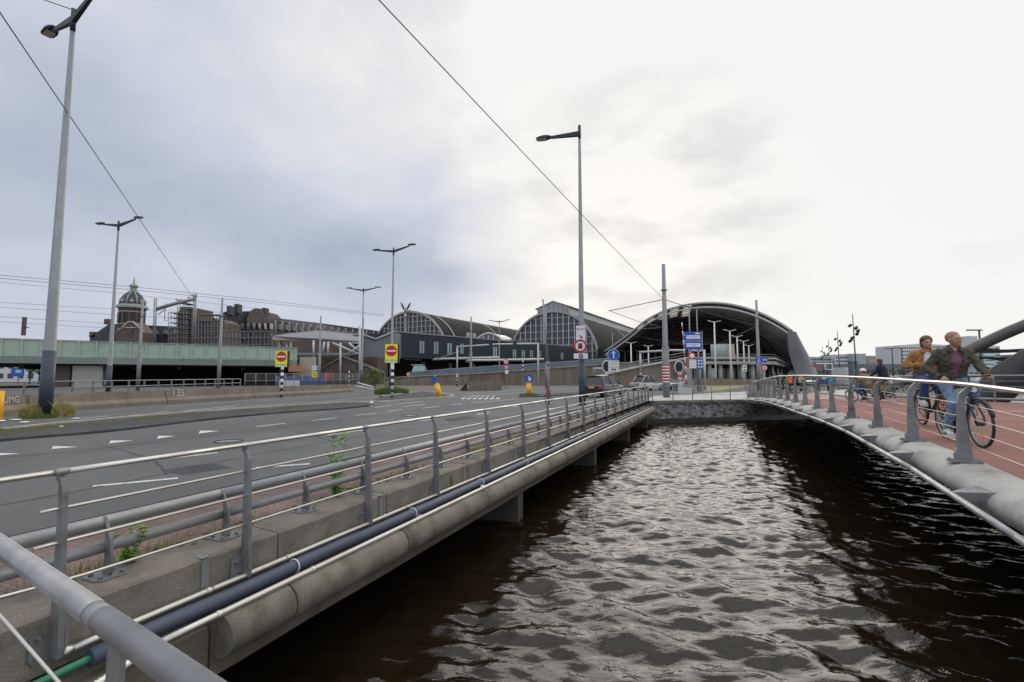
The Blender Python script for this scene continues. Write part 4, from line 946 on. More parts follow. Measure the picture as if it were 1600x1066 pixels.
MB().prism([V(20, -24, 0), V(VL + 3, -24, 0), V(VL + 3, -24, 3.5), V(20, -24, 3.5)], VN * -.4).build('wall_face', M['dark'], bk)
MB().prism([V(VL, -.5, 0), V(VL, -24, 0), V(VL, -24, 3.5), V(VL, -.5, 3.5)], VD * .5).build('side_wall', M['wall_concrete'], bk)
for i, s in enumerate((9, 12.5, 16.5, 20, 24, 30)):
    MB().box(V(s, -12, 3.02), (.9, .25, .06), math.atan2(VD.y, VD.x)).build('ceiling_lamp', M['white'], bk)
# street under and beyond the viaduct at the far left
def leafy(px, Y, h_, r, label, m, n=1500, ls=.35):
    c = gxy(px, Y); rt = thing('street_tree', c, label, 'tree', ); tr = MB()
    tr.tube([c, c + Vector((.1, 0, h_ * .3)), c + Vector((0, .1, h_ * .6))], [.16, .12, .08], 7)
    for k in range(7):
        a = k * .9; tr.tube([c + Vector((0, 0, h_ * .35)), c + Vector((math.cos(a) * r * .5, math.sin(a) * r * .5, h_ * .65)), c + Vector((math.cos(a) * r * .75, math.sin(a) * r * .75, h_ * .85))], [.08, .05, .02], 5)
    tr.build('trunk', M['archdark'], rt); lf = MB(); cl = [(c + Vector((random.uniform(-1, 1) * r * .7, random.uniform(-1, 1) * r * .7, h_ * random.uniform(.5, .95))), r * random.uniform(.3, .5)) for _ in range(14)]
    for k in range(n):
        cc, q = random.choice(cl); d_ = Vector((random.gauss(0, 1), random.gauss(0, 1), random.gauss(0, .8))); d_ = d_.normalized() * q * random.random() ** .4; p = cc + d_; u = Vector((random.gauss(0, 1), random.gauss(0, 1), random.gauss(0, 1))).normalized(); v = u.orthogonal().normalized(); s = ls * random.uniform(.5, 1.1)
        lf.add([p, p + u * s * .5 + v * s * .3, p + u * s, p + u * s * .5 - v * s * .3], [(0, 1, 2, 3)])
    lf.build('crown', m, rt, fix=False)
M['treeleaf'] = mat('tree_leaf', (.10, .22, .04), .6, var=.5, scale=2)
leafy(46, 100, 6.0, 2.6, 'small green street tree seen through the opening under the viaduct', M['treeleaf']); leafy(60, 104, 5.4, 2.2, 'second small street tree seen through the viaduct opening, right of the first', M['treeleaf'])
def facade(name, label, x0, x1, Y, z1, th, m, rows_=0, cols=0, wm=None, cat='building', roof=None, z0=0, wf=(.55, .5), grp=None, dy=0, rise=None, margin=.04, sill=False, win='window'):
    """a building seen from the front: box between image columns x0..x1 at depth Y (left) and Y+dy (right)"""
    a = gxy(x0, Y); b_ = gxy(x1, Y + dy); d = (b_ - a); Lg = d.length; d.normalize(); n_ = Vector((-d.y, d.x, 0)); r = thing(name, a, label, cat, grp)
    rs = rise or 0
    MB().prism([a + Vector((0, 0, z0)), b_ + Vector((0, 0, z0)), b_ + Vector((0, 0, z1 + rs)), a + Vector((0, 0, z1))], n_ * th).build('wall', m, r)
    ang = math.atan2(d.y, d.x)
    if rows_:
        cw = Lg * (1 - 2 * margin) / cols; ch = (z1 - z0) * .94 / rows_
        for j in range(rows_):
            for i in range(cols):
                p = a + d * (Lg * margin + cw * (i + .5)) - n_ * .03 + Vector((0, 0, z0 + (z1 - z0) * .03 + ch * (j + .5)))
                MB().box(p, (cw * wf[0], .12, ch * wf[1]), ang).build(win, wm, r)
    if roof:
        MB().box(a + d * Lg / 2 + n_ * th / 2 + Vector((0, 0, z1 + rs / 2 + .15)), (Lg + .3, th + .3, .3), ang).build('roof_edge', roof, r)
    return r, a, d, n_, Lg
def zy(py, Y): return W(800, py, Y).z
facade('pale_building', 'pale building front seen through the viaduct opening at the left edge', -60, 60, 135, 9, 10, M['bwhite'], 3, 7, M['glass'])
r = thing('billboard', gxy(28, 110), 'blue billboard seen through the opening under the viaduct', 'billboard')
a = W(28, 575, 110); MB().box(a + Vector((0, 0, -1.0)), (2.9, .2, 2.0)).build('panel', M['sblue'], r); MB().tube([gxy(28, 110.2), a + Vector((0, .2, -2))], .12, 6).build('leg', M['galv_dark'], r); MB().box(a + Vector((.3, -.13, -.8)), (1.3, .04, .7)).build('picture', M['glass2'], r)
# ------------------------------------------------------------------ old station building with dome, scaffolds and long roof
Y = 190
st = thing('dome_tower', gxy(206, Y), 'round brick station tower with ribbed grey green dome and lantern', 'tower')
def P_(px, py): return W(px, py, Y)
cx_ = P_(206, 500); zb = zy(481, Y) + .0; rr_ = 4.45
def lath(prof, nm, m, n=16, cx=cx_): return MB().lathe((cx.x, cx.y, 0), prof, n).build(nm, m, st)
z = lambda py: W(206, py, Y).z
lath([(rr_, 0), (rr_, z(484)), (rr_ + .3, z(483)), (rr_ + .3, z(481)), (0, z(481))], 'drum', M['brick'], 8)
lath([(rr_ + .9, z(482.5)), (rr_ + 1.0, z(480)), (rr_ + .4, z(477)), (rr_ - .2, z(476.5))], 'cornice', M['copper'], 8)
dm = lath([(rr_ - .2, z(477)), (4.05, z(470)), (3.3, z(464)), (2.2, z(460)), (1.6, z(457.5)), (1.4, z(456))], 'dome', M['slate'], 24)
for k in range(8):
    q = k * math.pi / 4 + .2; mb = MB(); mb.tube([(cx_.x + rr * math.cos(q), cx_.y + rr * math.sin(q), zz) for rr, zz in [(rr_ - .1, z(477)), (4.1, z(470)), (3.35, z(464)), (2.3, z(460)), (1.6, z(457))]], .3, 6); mb.build('dome_rib', M['copper'], dm)
    q += math.pi / 8; mb = MB(); mb.tube([(cx_.x + 3.8 * math.cos(q), cx_.y + 3.8 * math.sin(q), z(471.5)), (cx_.x + 4.4 * math.cos(q), cx_.y + 4.4 * math.sin(q), z(471.5))], .65, 10); mb.build('round_dormer', M['stone'], dm)
lath([(1.5, z(457)), (1.7, z(456)), (1.15, z(455)), (1.15, z(449)), (1.65, z(448)), (1.4, z(446)), (.5, z(443)), (.22, z(441)), (.2, z(436)), (.0, z(432))], 'lantern', M['copper'], 10)
lath([(.15, z(441)), (.4, z(440)), (.15, z(439))], 'finial_ball', M['copper'], 8)
for k in range(5):
    q = -math.pi / 2 + (k - 2) * .5; c = Vector((cx_.x + rr_ * .97 * math.cos(q), cx_.y + rr_ * .97 * math.sin(q), 0)); MB().box(c + Vector((0, 0, z(498))), (.9, .7, 4.2), q + math.pi / 2).build('window', M['glass'], st)
for zz in (z(489), z(508), z(516)): lath([(rr_ + .02, zz), (rr_ + .12, zz + .1), (rr_ + .12, zz + .35), (rr_ + .02, zz + .4)], 'stone_band', M['stone'], 8)
# stepped gable in front of the drum and low hipped roofs
g = thing('gabled_house', gxy(200, Y - 8), 'low brick gable with pale stone trim at the foot of the dome tower', 'building')
mb = MB(); mb.prism([W(182, 600, 182), W(226, 600, 182), W(226, 520, 182), W(214, 508, 182), W(207, 503, 182), W(200, 503, 182), W(192, 510, 182), W(182, 520, 182)], (0, 6, 0)); mb.build('gable_wall', M['brick'], g)
for pa, pb in (((182, 520), (200, 503)), ((200, 503), (208, 503)), ((208, 503), (226, 520)), ((194, 512), (214, 512))): MB().tube([W(*pa, 181.9), W(*pb, 181.9)], .28, 5).build('stone_trim', M['stone'], g)
MB().box(W(204, 518, 181.9), (1.6, .4, 2.2)).build('window', M['glass'], g)
rf = thing('hipped_roof_house', gxy(180, 196), 'dark slate hipped roof building left and right of the dome tower', 'building')
rf_pts = [(140, 527), (171, 506), (290, 511), (292, 530), (292, 600), (140, 600)]
MB().prism([W(x, y, 197) for x, y in rf_pts], (0, 14, 0)).build('slate_roof', M['slate'], rf)
for x in (147, 170): MB().box(W(x, 523 if x == 147 else 503, 198), (2.4, 2, 2.2)).build('chimney', M['brick'], rf)
for x in (236, 252, 268): MB().prism([W(x, 522, 195), W(x + 8, 522, 195), W(x + 4, 515, 195)], (0, 3, 0)).build('dormer', M['bgrey'], rf)
# long station building, receding to the right
A0 = Vector(W(262, 600, 150)); 
def L_(px, py, Y): return W(px, py, Y)
sb = thing('station_building', gxy(300, 150), 'long dark brick station building with dormers, chimneys and slate roof', 'building')
ya, yb = 168, 300
def YL(px): return ya + (yb - ya) * ((px - 262) / (600 - 262)) ** 1.4
def wallpoly(name, outline, m, th=8, par=sb, dY=0):
    return MB().prism([W(x, y, YL(x) + dY) for x, y in outline], (0, th, 0)).build(name, m, par)
wallpoly('wall', [(286, 600), (286, 508), (430, 512), (590, 530), (590, 600)], M['brick'])
wallpoly('slate_roof', [(420, 514), (410, 498), (430, 497), (500, 505), (590, 517), (590, 531), (500, 525)], M['slate'], 10, dY=-1)
wallpoly('corner_block', [(340, 560), (342, 492), (352, 487), (412, 486), (418, 492), (424, 500), (424, 560)], M['slate'], 12, dY=-3)
wallpoly('gable_wall', [(386, 560), (386, 497), (391, 486), (397, 482), (404, 483), (410, 490), (418, 496), (422, 560)], M['brick'], 3, dY=-6)
for x, y in ((357, 478), (369, 475), (401, 482), (412, 481)): MB().prism([W(x - 3, y + 14, YL(x) - 5), W(x + 3, y + 14, YL(x) - 5), W(x + 3, y, YL(x) - 5), W(x - 3, y, YL(x) - 5)], (0, 3, 0)).build('chimney', M['slate'], sb)
for i, x in enumerate(range(431, 586, 11)):
    y = 505 + (x - 431) * .105; MB().prism([W(x, y + 9, YL(x) - 4), W(x + 5.5, y + 9.5, YL(x) - 4), W(x + 5.5, y + 1, YL(x) - 4), W(x, y, YL(x) - 4)], (0, 3, 0)).build('dormer', M['bgrey'], sb)
    MB().prism([W(x - 2.2, y + 11, YL(x) - 5), W(x - 1, y + 11, YL(x) - 5), W(x - 1, y - 4, YL(x) - 5), W(x - 2.2, y - 4, YL(x) - 5)], (0, 1, 0)).build('stone_pinnacle', M['stone'], sb)
for x in range(430, 590, 8):
    y = 524 + (x - 430) * .06
    MB().prism([W(x, y + 10, YL(x) - .3), W(x + 4, y + 10, YL(x) - .3), W(x + 4, y + 1, YL(x) - .3), W(x, y + 1, YL(x) - .3)], (0, 1, 0)).build('window', M['glass'], sb)
for x in range(345, 422, 9):
    for y in (505, 520, 533): MB().prism([W(x, y + 9, YL(x) - 6.3), W(x + 4.5, y + 9, YL(x) - 6.3), W(x + 4.5, y, YL(x) - 6.3), W(x, y, YL(x) - 6.3)], (0, 3, 0)).build('window', M['glass'], sb)
# scaffolding, open frames of thin tubes with boards
def scaffold(name, x0, x1, y0, y1, Y, nx, ny, label, dep=3, boards=True):
    r = thing(name, gxy((x0 + x1) / 2, Y), label, 'scaffold'); mb = MB(); bd = MB()
    for k in range(2):
        for i in range(nx + 1):
            x = x0 + (x1 - x0) * i / nx; mb.tube([W(x, y1, Y) + Vector((0, dep * k, 0)), W(x, y0, Y) + Vector((0, dep * k, 0))], .09, 4)
        for j in range(ny + 1):
            y = y0 + (y1 - y0) * j / ny; a_, c_ = W(x0, y, Y), W(x1, y, Y); mb.tube([a_ + Vector((0, dep * k, 0)), c_ + Vector((0, dep * k, 0))], .08, 4)
            if k == 0 and boards and j % 1 == 0: bd.box((a_ + c_) / 2 + Vector((0, dep / 2, .1)), ((c_ - a_).length, dep, .16))
    for i in range(nx):
        if i % 2: continue
        for j in range(ny): mb.tube([W(x0 + (x1 - x0) * i / nx, y0 + (y1 - y0) * j / ny, Y), W(x0 + (x1 - x0) * (i + 1) / nx, y0 + (y1 - y0) * (j + 1) / ny, Y)], .05, 4)
    mb.build('frame', M['galv_dark'], r)
    if boards: bd.build('boards', M['bgrey'], r)
    return r
M['hoard'] = mat('brown_hoarding', (.20, .12, .08), .8)
b0 = thing('brick_block', gxy(298, 165), 'dark brick block behind the scaffold stack', 'building'); MB().prism([W(277, 600, 168), W(346, 600, 168), W(346, 503, 168), W(334, 497, 168), W(300, 494, 168), W(300, 480, 168), W(283, 479, 168), W(277, 490, 168)], (0, 12, 0)).build('wall', M['brick'], b0)
scaffold('scaffold_tower', 263, 277, 489, 600, 160, 3, 14, 'tall narrow scaffold tower with pale sheets right of the dome', 4)
scaffold('scaffold_tower', 277, 292, 474, 600, 162, 3, 16, 'tallest dark scaffold stack beside the narrow scaffold tower', 5)
MB().prism([W(300, 500, 166.5), W(329, 500, 166.5), W(329, 489, 166.5), W(300, 488, 166.5)], (0, 1, 0)).build('timber_hoarding', M['hoard'], b0)
scaffold('scaffold', 300, 345, 492, 600, 158, 9, 12, 'wide scaffold wrapped around the brick corner left of the chimneys')
scaffold('scaffold', 345, 425, 518, 600, 152, 13, 8, 'low wide scaffold in front of the brick station building', boards=True)
for x in (290, 303, 316, 329):
    for y in (500, 516, 532): MB().prism([W(x, y + 9, 167.8), W(x + 5, y + 9, 167.8), W(x + 5, y, 167.8), W(x, y, 167.8)], (0, .4, 0)).build('window', M['glass'], b0)
# catenary portal over the viaduct
cp = thing('catenary_portal', W(235, 545, 75), 'grey catenary portal with round boom standing on the railway viaduct', 'gantry')
for x0, y0, yb_ in ((243, 466, 532), (305, 459, 540)):
    for dx in (-1.6, 1.6): MB().tube([W(x0 + dx - 2, yb_, 78), W(x0 + dx, y0, 78)], .09, 6).build('leg', M['galv'], cp)
    mb = MB()
    for k in range(14): y = y0 + (yb_ - y0) * k / 14; mb.tube([W(x0 - 2, y, 78), W(x0 + 1.5, y + 4, 78)], .04, 4)
    mb.build('lacing', M['galv'], cp)
MB().tube([W(245, 483, 78), W(275, 474, 78), W(305, 467, 78)], .3, 8).build('boom', M['galv'], cp)
MB().tube([W(247, 492, 78), W(258, 483, 78)], .07, 5).build('brace', M['galv'], cp); MB().tube([W(258, 482, 78), W(257, 502, 78), W(262, 501, 78)], .07, 5).build('drop_bracket', M['galv'], cp)
for x, y in ((259, 475), (275, 467), (294, 464), (300, 461)): MB().tube([W(x, y, 78), W(x + 4, y + 4, 78), W(x + 8, y + 1, 78)], .1, 5).build('insulator', M['wire'], cp)
r = thing('rusty_mast', W(38, 524, 66), 'short rusty brown mast rising above the green viaduct at the left', 'mast'); MB().box(W(37.5, 510, 66), (.35, .35, 2.6)).build('post', M['brick'], r); MB().tube([W(37, 512, 66), W(45, 512, 66)], .06, 5).build('bracket', M['wire'], r)
# ------------------------------------------------------------------ platform roof and link building
pr_ = thing('platform_roof', W(490, 540, 100), 'pale folded platform roof on slanting steel struts right of the viaduct', 'canopy')
tp = [W(428, 526, 96), W(500, 517, 112), W(562, 527, 122), W(562, 533, 118), W(500, 531, 100), W(428, 532, 95)]
MB().prism([W(426, 527, 95), W(500, 531, 98), W(562, 535, 104), W(560, 524, 130), W(500, 517, 124), W(455, 522, 118)], (0, 0, .25)).build('roof_sheet', M['bgrey'], pr_)
MB().prism([W(426, 527, 94.8), W(562, 535, 103.8), W(562, 537.5, 103.8), W(426, 531, 94.8)], (0, .3, 0)).build('fascia', M['bbeige'], pr_)
for (xa, y_a), (xb, y_b) in (((446, 532), (452, 556)), ((455, 532), (454, 553)), ((507, 534), (504, 552)), ((513, 534), (512, 556)), ((545, 536), (559, 548)), ((520, 536), (560, 553)), ((562, 540), (545, 552)), ((437, 532), (437, 600)), ((532, 536), (532, 600)), ((562, 510), (562, 600)), ((490, 532), (490, 560))):
    MB().tube([W(xa, y_a, 97), W(xb, y_b, 97)], .22, 6).build('strut', M['hall_steel'], pr_)
MB().box(W(495, 553, 97.2), (17, .3, .35)).build('beam', M['galv'], pr_)
pf = thing('platform_embankment', gxy(520, 100), 'brown sloping station platform and embankment under the folded roof', 'embankment')
MB().prism([W(428, 600, 99), W(428, 556, 99), W(590, 558, 99), W(590, 600, 99)], (0, 8, 0)).build('wall', mat('dark_soil_wall', (.085, .065, .052), .95, var=.35, scale=.3), pf)
MB().prism([W(500, 578, 97.5), W(535, 557, 97.5), W(570, 568, 97.5), W(600, 582, 97.5), W(600, 600, 97.5), W(500, 600, 97.5)], (0, 1.4, 0)).build('gable_wall', M['brick'], pf)
MB().tube([W(500, 578, 97.3), W(535, 557, 97.3), W(600, 583, 97.3)], .2, 5).build('coping', M['barrier_concrete'], pf)
lk = thing('link_building', gxy(590, 108), 'grey corrugated link building with a butterfly roof left of the dark blue block', 'building')
MB().prism([W(563, 560, 106), W(563, 523, 106), W(587, 531, 107), W(617, 519, 108), W(617, 559, 108)], (0, 6, 0)).build('wall', mat('corrugated_grey', (.17, .18, .19), .6, .2, var=.1, scale=2, stretch=(6, 1, .1)), lk)
MB().tube([W(563, 522, 105.8), W(587, 530.5, 106.8), W(617, 518, 107.8)], .3, 5).build('roof_edge', M['galv'], lk)
# ------------------------------------------------------------------ dark blue station block
db = thing('station_block', gxy(617, 113), 'long dark blue clad station block raised over the road with narrow windows', 'building')
DA = Vector((W(617, 519, 113).x, 113, 0)); DB_ = Vector((W(905, 543, 200).x, 200, 0)); DD = (DB_ - DA).normalized(); DN = Vector((-DD.y, DD.x, 0)); DL = (DB_ - DA).length
zt, zb_ = W(617, 519, 113).z, W(617, 559, 113).z
def D(s, t, z_): return DA + DD * s + DN * t + Vector((0, 0, z_))
zt2 = W(905, 543, 200).z; zb2 = W(905, 568, 200).z
MB().prism([D(0, 0, zb_), D(DL, 0, zb2), D(DL, 0, zt2), D(0, 0, zt)], DN * 16).build('wall', M['cladding'], db)
MB().prism([D(-.3, -.15, zt), D(DL, -.15, zt2), D(DL, -.15, zt2 + .3), D(-.3, -.15, zt + .3)], DN * .5).build('roof_edge', M['galv'], db)
def dpx(px, Yg=None):
    k = (px - 800) / FPX; # solve DA + DD s with X = k*(Y cos + ..)
    c = k * math.cos(PIT); return (DA.x - c * DA.y - k * math.sin(PIT) * 3) / (c * DD.y - DD.x)
for i, (x0, x1, y0, y1) in enumerate([(655, 662, 533, 552), (677.5, 684, 534, 553), (698.5, 705, 536, 554), (719, 723.5, 537, 553), (770, 776, 542, 557), (801, 806, 546, 559), (815, 820, 547, 559.5), (828, 832.5, 547.5, 560), (841, 845, 548, 560), (876.5, 880, 551, 562)]):
    s0, s1 = dpx(x0), dpx(x1); Yc = D(s0, 0, 0).y; za, zc = W(x0, y0, Yc).z, W(x0, y1, Yc).z
    wn_ = MB().prism([D(s0, -.12, zc), D(s1, -.12, zc), D(s1, -.12, za), D(s0, -.12, za)], DN * .3).build('window', M['glass2'], db)
    MB().prism([D(s0 + (s1 - s0) * .42, -.18, zc), D(s0 + (s1 - s0) * .58, -.18, zc), D(s0 + (s1 - s0) * .58, -.18, za), D(s0 + (s1 - s0) * .42, -.18, za)], DN * .1).build('mullion', M['ink'], wn_)
ud = thing('undercroft', gxy(700, 118), 'dark space with pillars under the dark blue station block', 'building')
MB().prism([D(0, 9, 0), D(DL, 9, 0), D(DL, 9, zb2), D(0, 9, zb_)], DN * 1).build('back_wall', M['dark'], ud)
for s in range(2, int(DL), 11): MB().box(D(s, 3, 2.6), (.8, .8, 5.4), 0).build('pillar', M['bgrey'], ud)
for i, s in enumerate((6, 9, 30, 52)): MB().box(D(s, 1.5, zb_ - .25 - s * .004), (2.6, .3, .08), math.atan2(DD.y, DD.x)).build('strip_lamp', M['white'], ud)
# canopies pointing at the road from the block
for (xa, ya_, xb, yb__, xc, yc_) in ((676, 563, 718, 549, 780, 560), (728, 565, 790, 564, 850, 563)):
    r = thing('pointed_awning', W(xa, ya_, 110), {676: 'grey pointed awning under the dark blue block, left of the height gantry', 728: 'grey pointed awning under the dark blue block, behind the height gantry'}[xa], 'awning')
    MB().prism([W(xa, ya_, 110), W(xc, yc_, 118), W(xc, yc_ - 1.8, 124), W(xa + 6, ya_ - 2, 112)], (0, 0, .25)).build('blade', M['galv_dark'], r); MB().tube([W(xa + 4, ya_ - 1, 110.5), W(xb, yb__, 112)], .08, 5).build('tie_rod', M['galv'], r)
# ------------------------------------------------------------------ station halls (barrel vaults)
AX = R(28.5); HA = Vector((math.sin(AX), math.cos(AX), 0)); HB = Vector((math.cos(AX), -math.sin(AX), 0)); H0 = Vector((-.62, 230, 0))
def hall(name, label, u0, u1, z0, rise, Lg, lantern, pane_m=M['hall_glass'], nb=16, bars_h=6, pil=.42):
    um, hw = (u0 + u1) / 2, (u1 - u0) / 2
    def P(u, s, z_): return H0 + HB * u + HA * s + Vector((0, 0, z_))
    def arc(q, k=1.0): return um - hw * k * math.cos(q), z0 + rise * k * math.sin(q)
    r = thing(name, P(um, 0, 0), label, 'station hall'); n = 40
    qs = [math.pi * i / n for i in range(n + 1)]
    rows = [[P(arc(q, 1)[0], s, arc(q, 1)[1]) for q in qs] for s in (-.5, 40, 90, 150, Lg)]
    MB().loft(rows, True).build('roof', M['roofgrey'], r)
    rows = [[P(*[arc(q, k)[0], s, arc(q, k)[1]]) for q in qs] for k, s in ((1.015, -.6), (1.015, -1.1), (.975, -1.1), (.975, -.6))]
    MB().loft(rows, False).build('arch_rim', M['rimgrey'], r)
    # a second raised rib on the roof
    for s0 in ((9, 60) if not lantern else (60,)):
        rows = [[P(arc(q, 1.012)[0], s, arc(q, 1.012)[1]) for q in qs] for s in (s0, s0 + .9)]; MB().loft(rows, True).build('roof_rib', M['rimgrey'], r)
    ga = [P(arc(q, .975)[0], 0, arc(q, .975)[1]) for q in qs]; ga = ga + [P(um + hw * .975, 0, 6), P(um - hw * .975, 0, 6)]
    MB().add(ga, [tuple(range(len(ga)))]).build('glazing', pane_m, r)
    for i in range(1, nb * 3):
        f = i / (nb * 3); u = um - hw + 2 * hw * f; sn = math.sqrt(max(0, 1 - ((u - um) / (hw * .975)) ** 2)) if abs(u - um) < hw * .975 else 0; top = z0 + rise * .96 * sn
        if i % 3 == 0 or top > 12: MB().box(P(u, -.35, (top + 9) / 2), (.42 if i % 3 == 0 else .13, .4, max(.1, top - 9)), -AX).build('mullion', M['hall_steel'] if i % 3 == 0 else M['bgrey'], r)
    for j in range(1, bars_h + 1):
        z_ = z0 + rise * j / (bars_h + 1); hw_ = hw * .97 * math.sqrt(max(0, 1 - ((z_ - z0) / (rise * .96)) ** 2)); MB().box(P(um, -.4, z_), (2 * hw_, .3, .22), -AX).build('transom', M['hall_steel'], r)
    MB().box(P(um - hw * (1 - pil * 2) * 1, -.8, (z0 + rise) / 2 + 3), (1.5, 1.2, z0 + rise - 6.8), -AX).build('pilaster', M['rimgrey'], r)
    # ridge
    MB().prism([P(um - 3, 0, z0 + rise * .985), P(um, 0, z0 + rise * 1.0 + 1.2), P(um + 3, 0, z0 + rise * .985)], HA * Lg).build('ridge_light', M['rimgrey'], r)
    if lantern:
        w_ = hw * .37; zz = z0 + rise * .93; ln = MB().prism([P(um - w_, 1, zz), P(um - w_, 1, zz + 3.2), P(um, 1, zz + 6.2), P(um + w_, 1, zz + 3.2), P(um + w_, 1, zz)], HA * (Lg - 2)); ln.build('roof_lantern', mat('lantern_glass', (.33, .34, .34), .4, .2, var=.15), r)
        for s in (-1, 1): MB().prism([P(um, .6, zz + 6.3), P(um + s * (w_ + 1), .6, zz + 3.1), P(um + s * (w_ + 1), .6, zz + 3.5), P(um, .6, zz + 6.8)], HA * (Lg - 1)).build('lantern_roof', M['rimgrey'], r)
        for k in range(7):
            MB().box(P(um - w_ + (k + .5) * 2 * w_ / 7, .7, zz + 1.6 + 1.5 * (1 - abs(k - 3) / 3.5)), (.25, .3, 3 + 3 * (1 - abs(k - 3) / 3.5)), -AX).build('lantern_bar', M['rimgrey'], r)
    return r, P, um, hw
hall('station_hall', 'large glazed barrel vault of the station with roof lantern, in the centre', 0, 44.5, 9.5, 22.3, 330, True)
h1, P1, um1, hw1 = hall('station_hall', 'glazed barrel vault of the station with an eagle on its ridge, left of centre', -91.5, -37.5, 11, 26.3, 330, False, nb=18, bars_h=8, pil=.47)
# eagle ornament
c = W(633.5, 492, 259); eg = thing('eagle_statue', c, 'golden winged eagle statue on the ridge of the left station hall', 'statue')
zz = c.z
mb = MB(); mb.lathe((c.x, c.y, zz), [(0, 4.6), (.4, 4.2), (.35, 3.7), (.7, 3.2), (.85, 2.5), (.6, 1.9), (.3, 1.5), (.25, 1.2)], 10); mb.build('body', mat('old_gilding', (.42, .34, .16), .4, .5), eg)
for s in (-1, 1):
    o_ = [(0.4, 2.4), (1.1, 2.7), (2.0, 4.2), (2.7, 6.2), (2.8, 7.0), (2.2, 6.5), (1.7, 6.0), (1.2, 4.9), (.8, 4.0), (.5, 3.4)]
    MB().prism([(c.x + s * x, c.y, zz + z_) for x, z_ in o_], (0, .35, 0)).build('wing', M['archdark'], eg)
MB().lathe((c.x, c.y, zz), [(1.2, -1), (.9, 0), (.3, .4), (.3, 1.3), (.7, 1.5)], 8).build('pedestal', M['rimgrey'], eg)
# small arched gable between the halls
sa = thing('small_arch_gable', W(760, 540, 160), 'small white rimmed arch window between the two station halls', 'roof')
ap = [W(x, y, 205) for x, y in crv([(740, 538, 0), (748, 528, 0), (762, 521, 0), (776, 524, 0), (786, 534, 0), (790, 545, 0)] if False else [Vector((740, 538, 0)), Vector((748, 528, 0)), Vector((762, 521, 0)), Vector((776, 524, 0)), Vector((786, 534, 0)), Vector((790, 545, 0))], 5) for x, y in [(x.x, x.y)]] if False else [W(p.x, p.y, 203) for p in crv([(738, 540, 0), (747, 528, 0), (762, 521, 0), (776, 525, 0), (786, 534, 0), (790, 547, 0)], 5)]
MB().tube(ap, .45, 6).build('arch_rim', M['hall_steel'], sa); MB().prism(ap + [W(790, 560, 203), W(738, 560, 203)], HA * 12).build('glazing', M['hall_glass'], sa)
for x in (755, 763, 771): MB().tube([W(x, 523.5, 202.8), W(x, 560, 202.8)], .22, 4).build('mullion', M['hall_steel'], sa)
for x, y in ((731, 520), (741, 521)): tag(MB().tube([W(x, y, 185), W(x, y + 20, 185)], .6, 8).build('vent_pipe', M['galv']), ('left' if x == 731 else 'right') + ' grey vent pipe on the roof of the dark blue block', 'pipe', 'vent pipes on the station block roof')
# ------------------------------------------------------------------ big dark canopy on the right
cn = thing('river_canopy', gxy(1110, 120), 'huge dark arched canopy roof over the bus station, pale rim along its front', 'canopy')
fpx = [(944, 552), (965, 538), (985, 523), (1010, 503), (1040, 488), (1075, 479), (1110, 476.5), (1145, 480), (1180, 490), (1210, 504), (1236, 521), (1250, 537), (1262, 557), (1277, 586)]
fY = [150, 146, 142, 137, 132, 127, 122, 117, 112, 108, 104, 108, 116, 128]
bpx = [(1000, 556), (1005, 554), (1012, 551), (1024, 547), (1040, 544), (1060, 542), (1080, 541.5), (1100, 542), (1115, 544), (1125, 547), (1133, 550), (1136, 552), (1139, 553), (1150, 556)]
fp = crv([(x, y, 0) for x, y in fpx], 5); fy = [np.interp(i / 5, range(len(fY)), fY) for i in range(len(fp))]; bpp = crv([(x, y, 0) for x, y in bpx], 5)
F = [W(p.x, p.y, Y_) for p, Y_ in zip(fp, fy)]; Bk = [W(p.x, p.y, 330) for p in bpp]
FR = [0, .006, .030, .036, .060, .066, .090, .096, .120, .126, .150, .158, .2, .25, .32, .4, .5, .6, .7, .8, .9, 1.0]
def vp_(k, g_, dz=0): return F[k].lerp(Bk[k], g_) + Vector((0, 0, 2 * math.sin(math.pi * g_) * math.sin(math.pi * min(1, k / len(F))) + dz))
def open_(k, i): return 12 <= k < 27 and (k - 12) % 3 != 2 and 0 < i < 11 and i % 2 == 1 and i <= 3 + (k - 12) // 2 * 1.0
def shell(name, m, fn):
    n = len(F); vs = [fn(k, g_) for g_ in FR for k in range(n)]
    fs = [(i * n + k, i * n + k + 1, (i + 1) * n + k + 1, (i + 1) * n + k) for i in range(len(FR) - 1) for k in range(n - 1) if not open_(k, i)]
    return MB().add(vs, fs, True).build(name, m, cn)
shell('inner_vault', M['vaultin'], vp_)
up = Vector((.15, .1, 1)) * .8
shell('outer_skin', M['vaultout'], lambda k, g_: vp_(k, g_) + up * (math.sin(math.pi * min(1, .15 + k / len(F))) if k < 50 else .3))
m_, t_, b_s = newmat('frosted_roof_panel'); tr_ = t_.nodes.new('ShaderNodeBsdfTranslucent'); tr_.inputs[0].default_value = (.42, .36, .29, 1); t_.links.new(tr_.outputs[0], t_.nodes['Material Output'].inputs[0]); M['skylight'] = m_
for i in range(1, 11, 2):
    for k in range(12, 27, 3):
        if open_(k, i) and open_(k + 1, i): MB().add([vp_(k, FR[i], .1), vp_(k + 2, FR[i], .1), vp_(k + 2, FR[i + 1], .1), vp_(k, FR[i + 1], .1)], [(0, 1, 2, 3)]).build('roof_panel', M['skylight'], cn, fix=False)
MB().tube([p + Vector((0, -.3, .5)) for p in F[:51]], .3, 8).build('front_rim', M['rimgrey'], cn)
MB().tube([p + Vector((0, -.5, -.7)) for p in F[:51]], .22, 6).build('lower_rim', M['hall_steel'], cn)
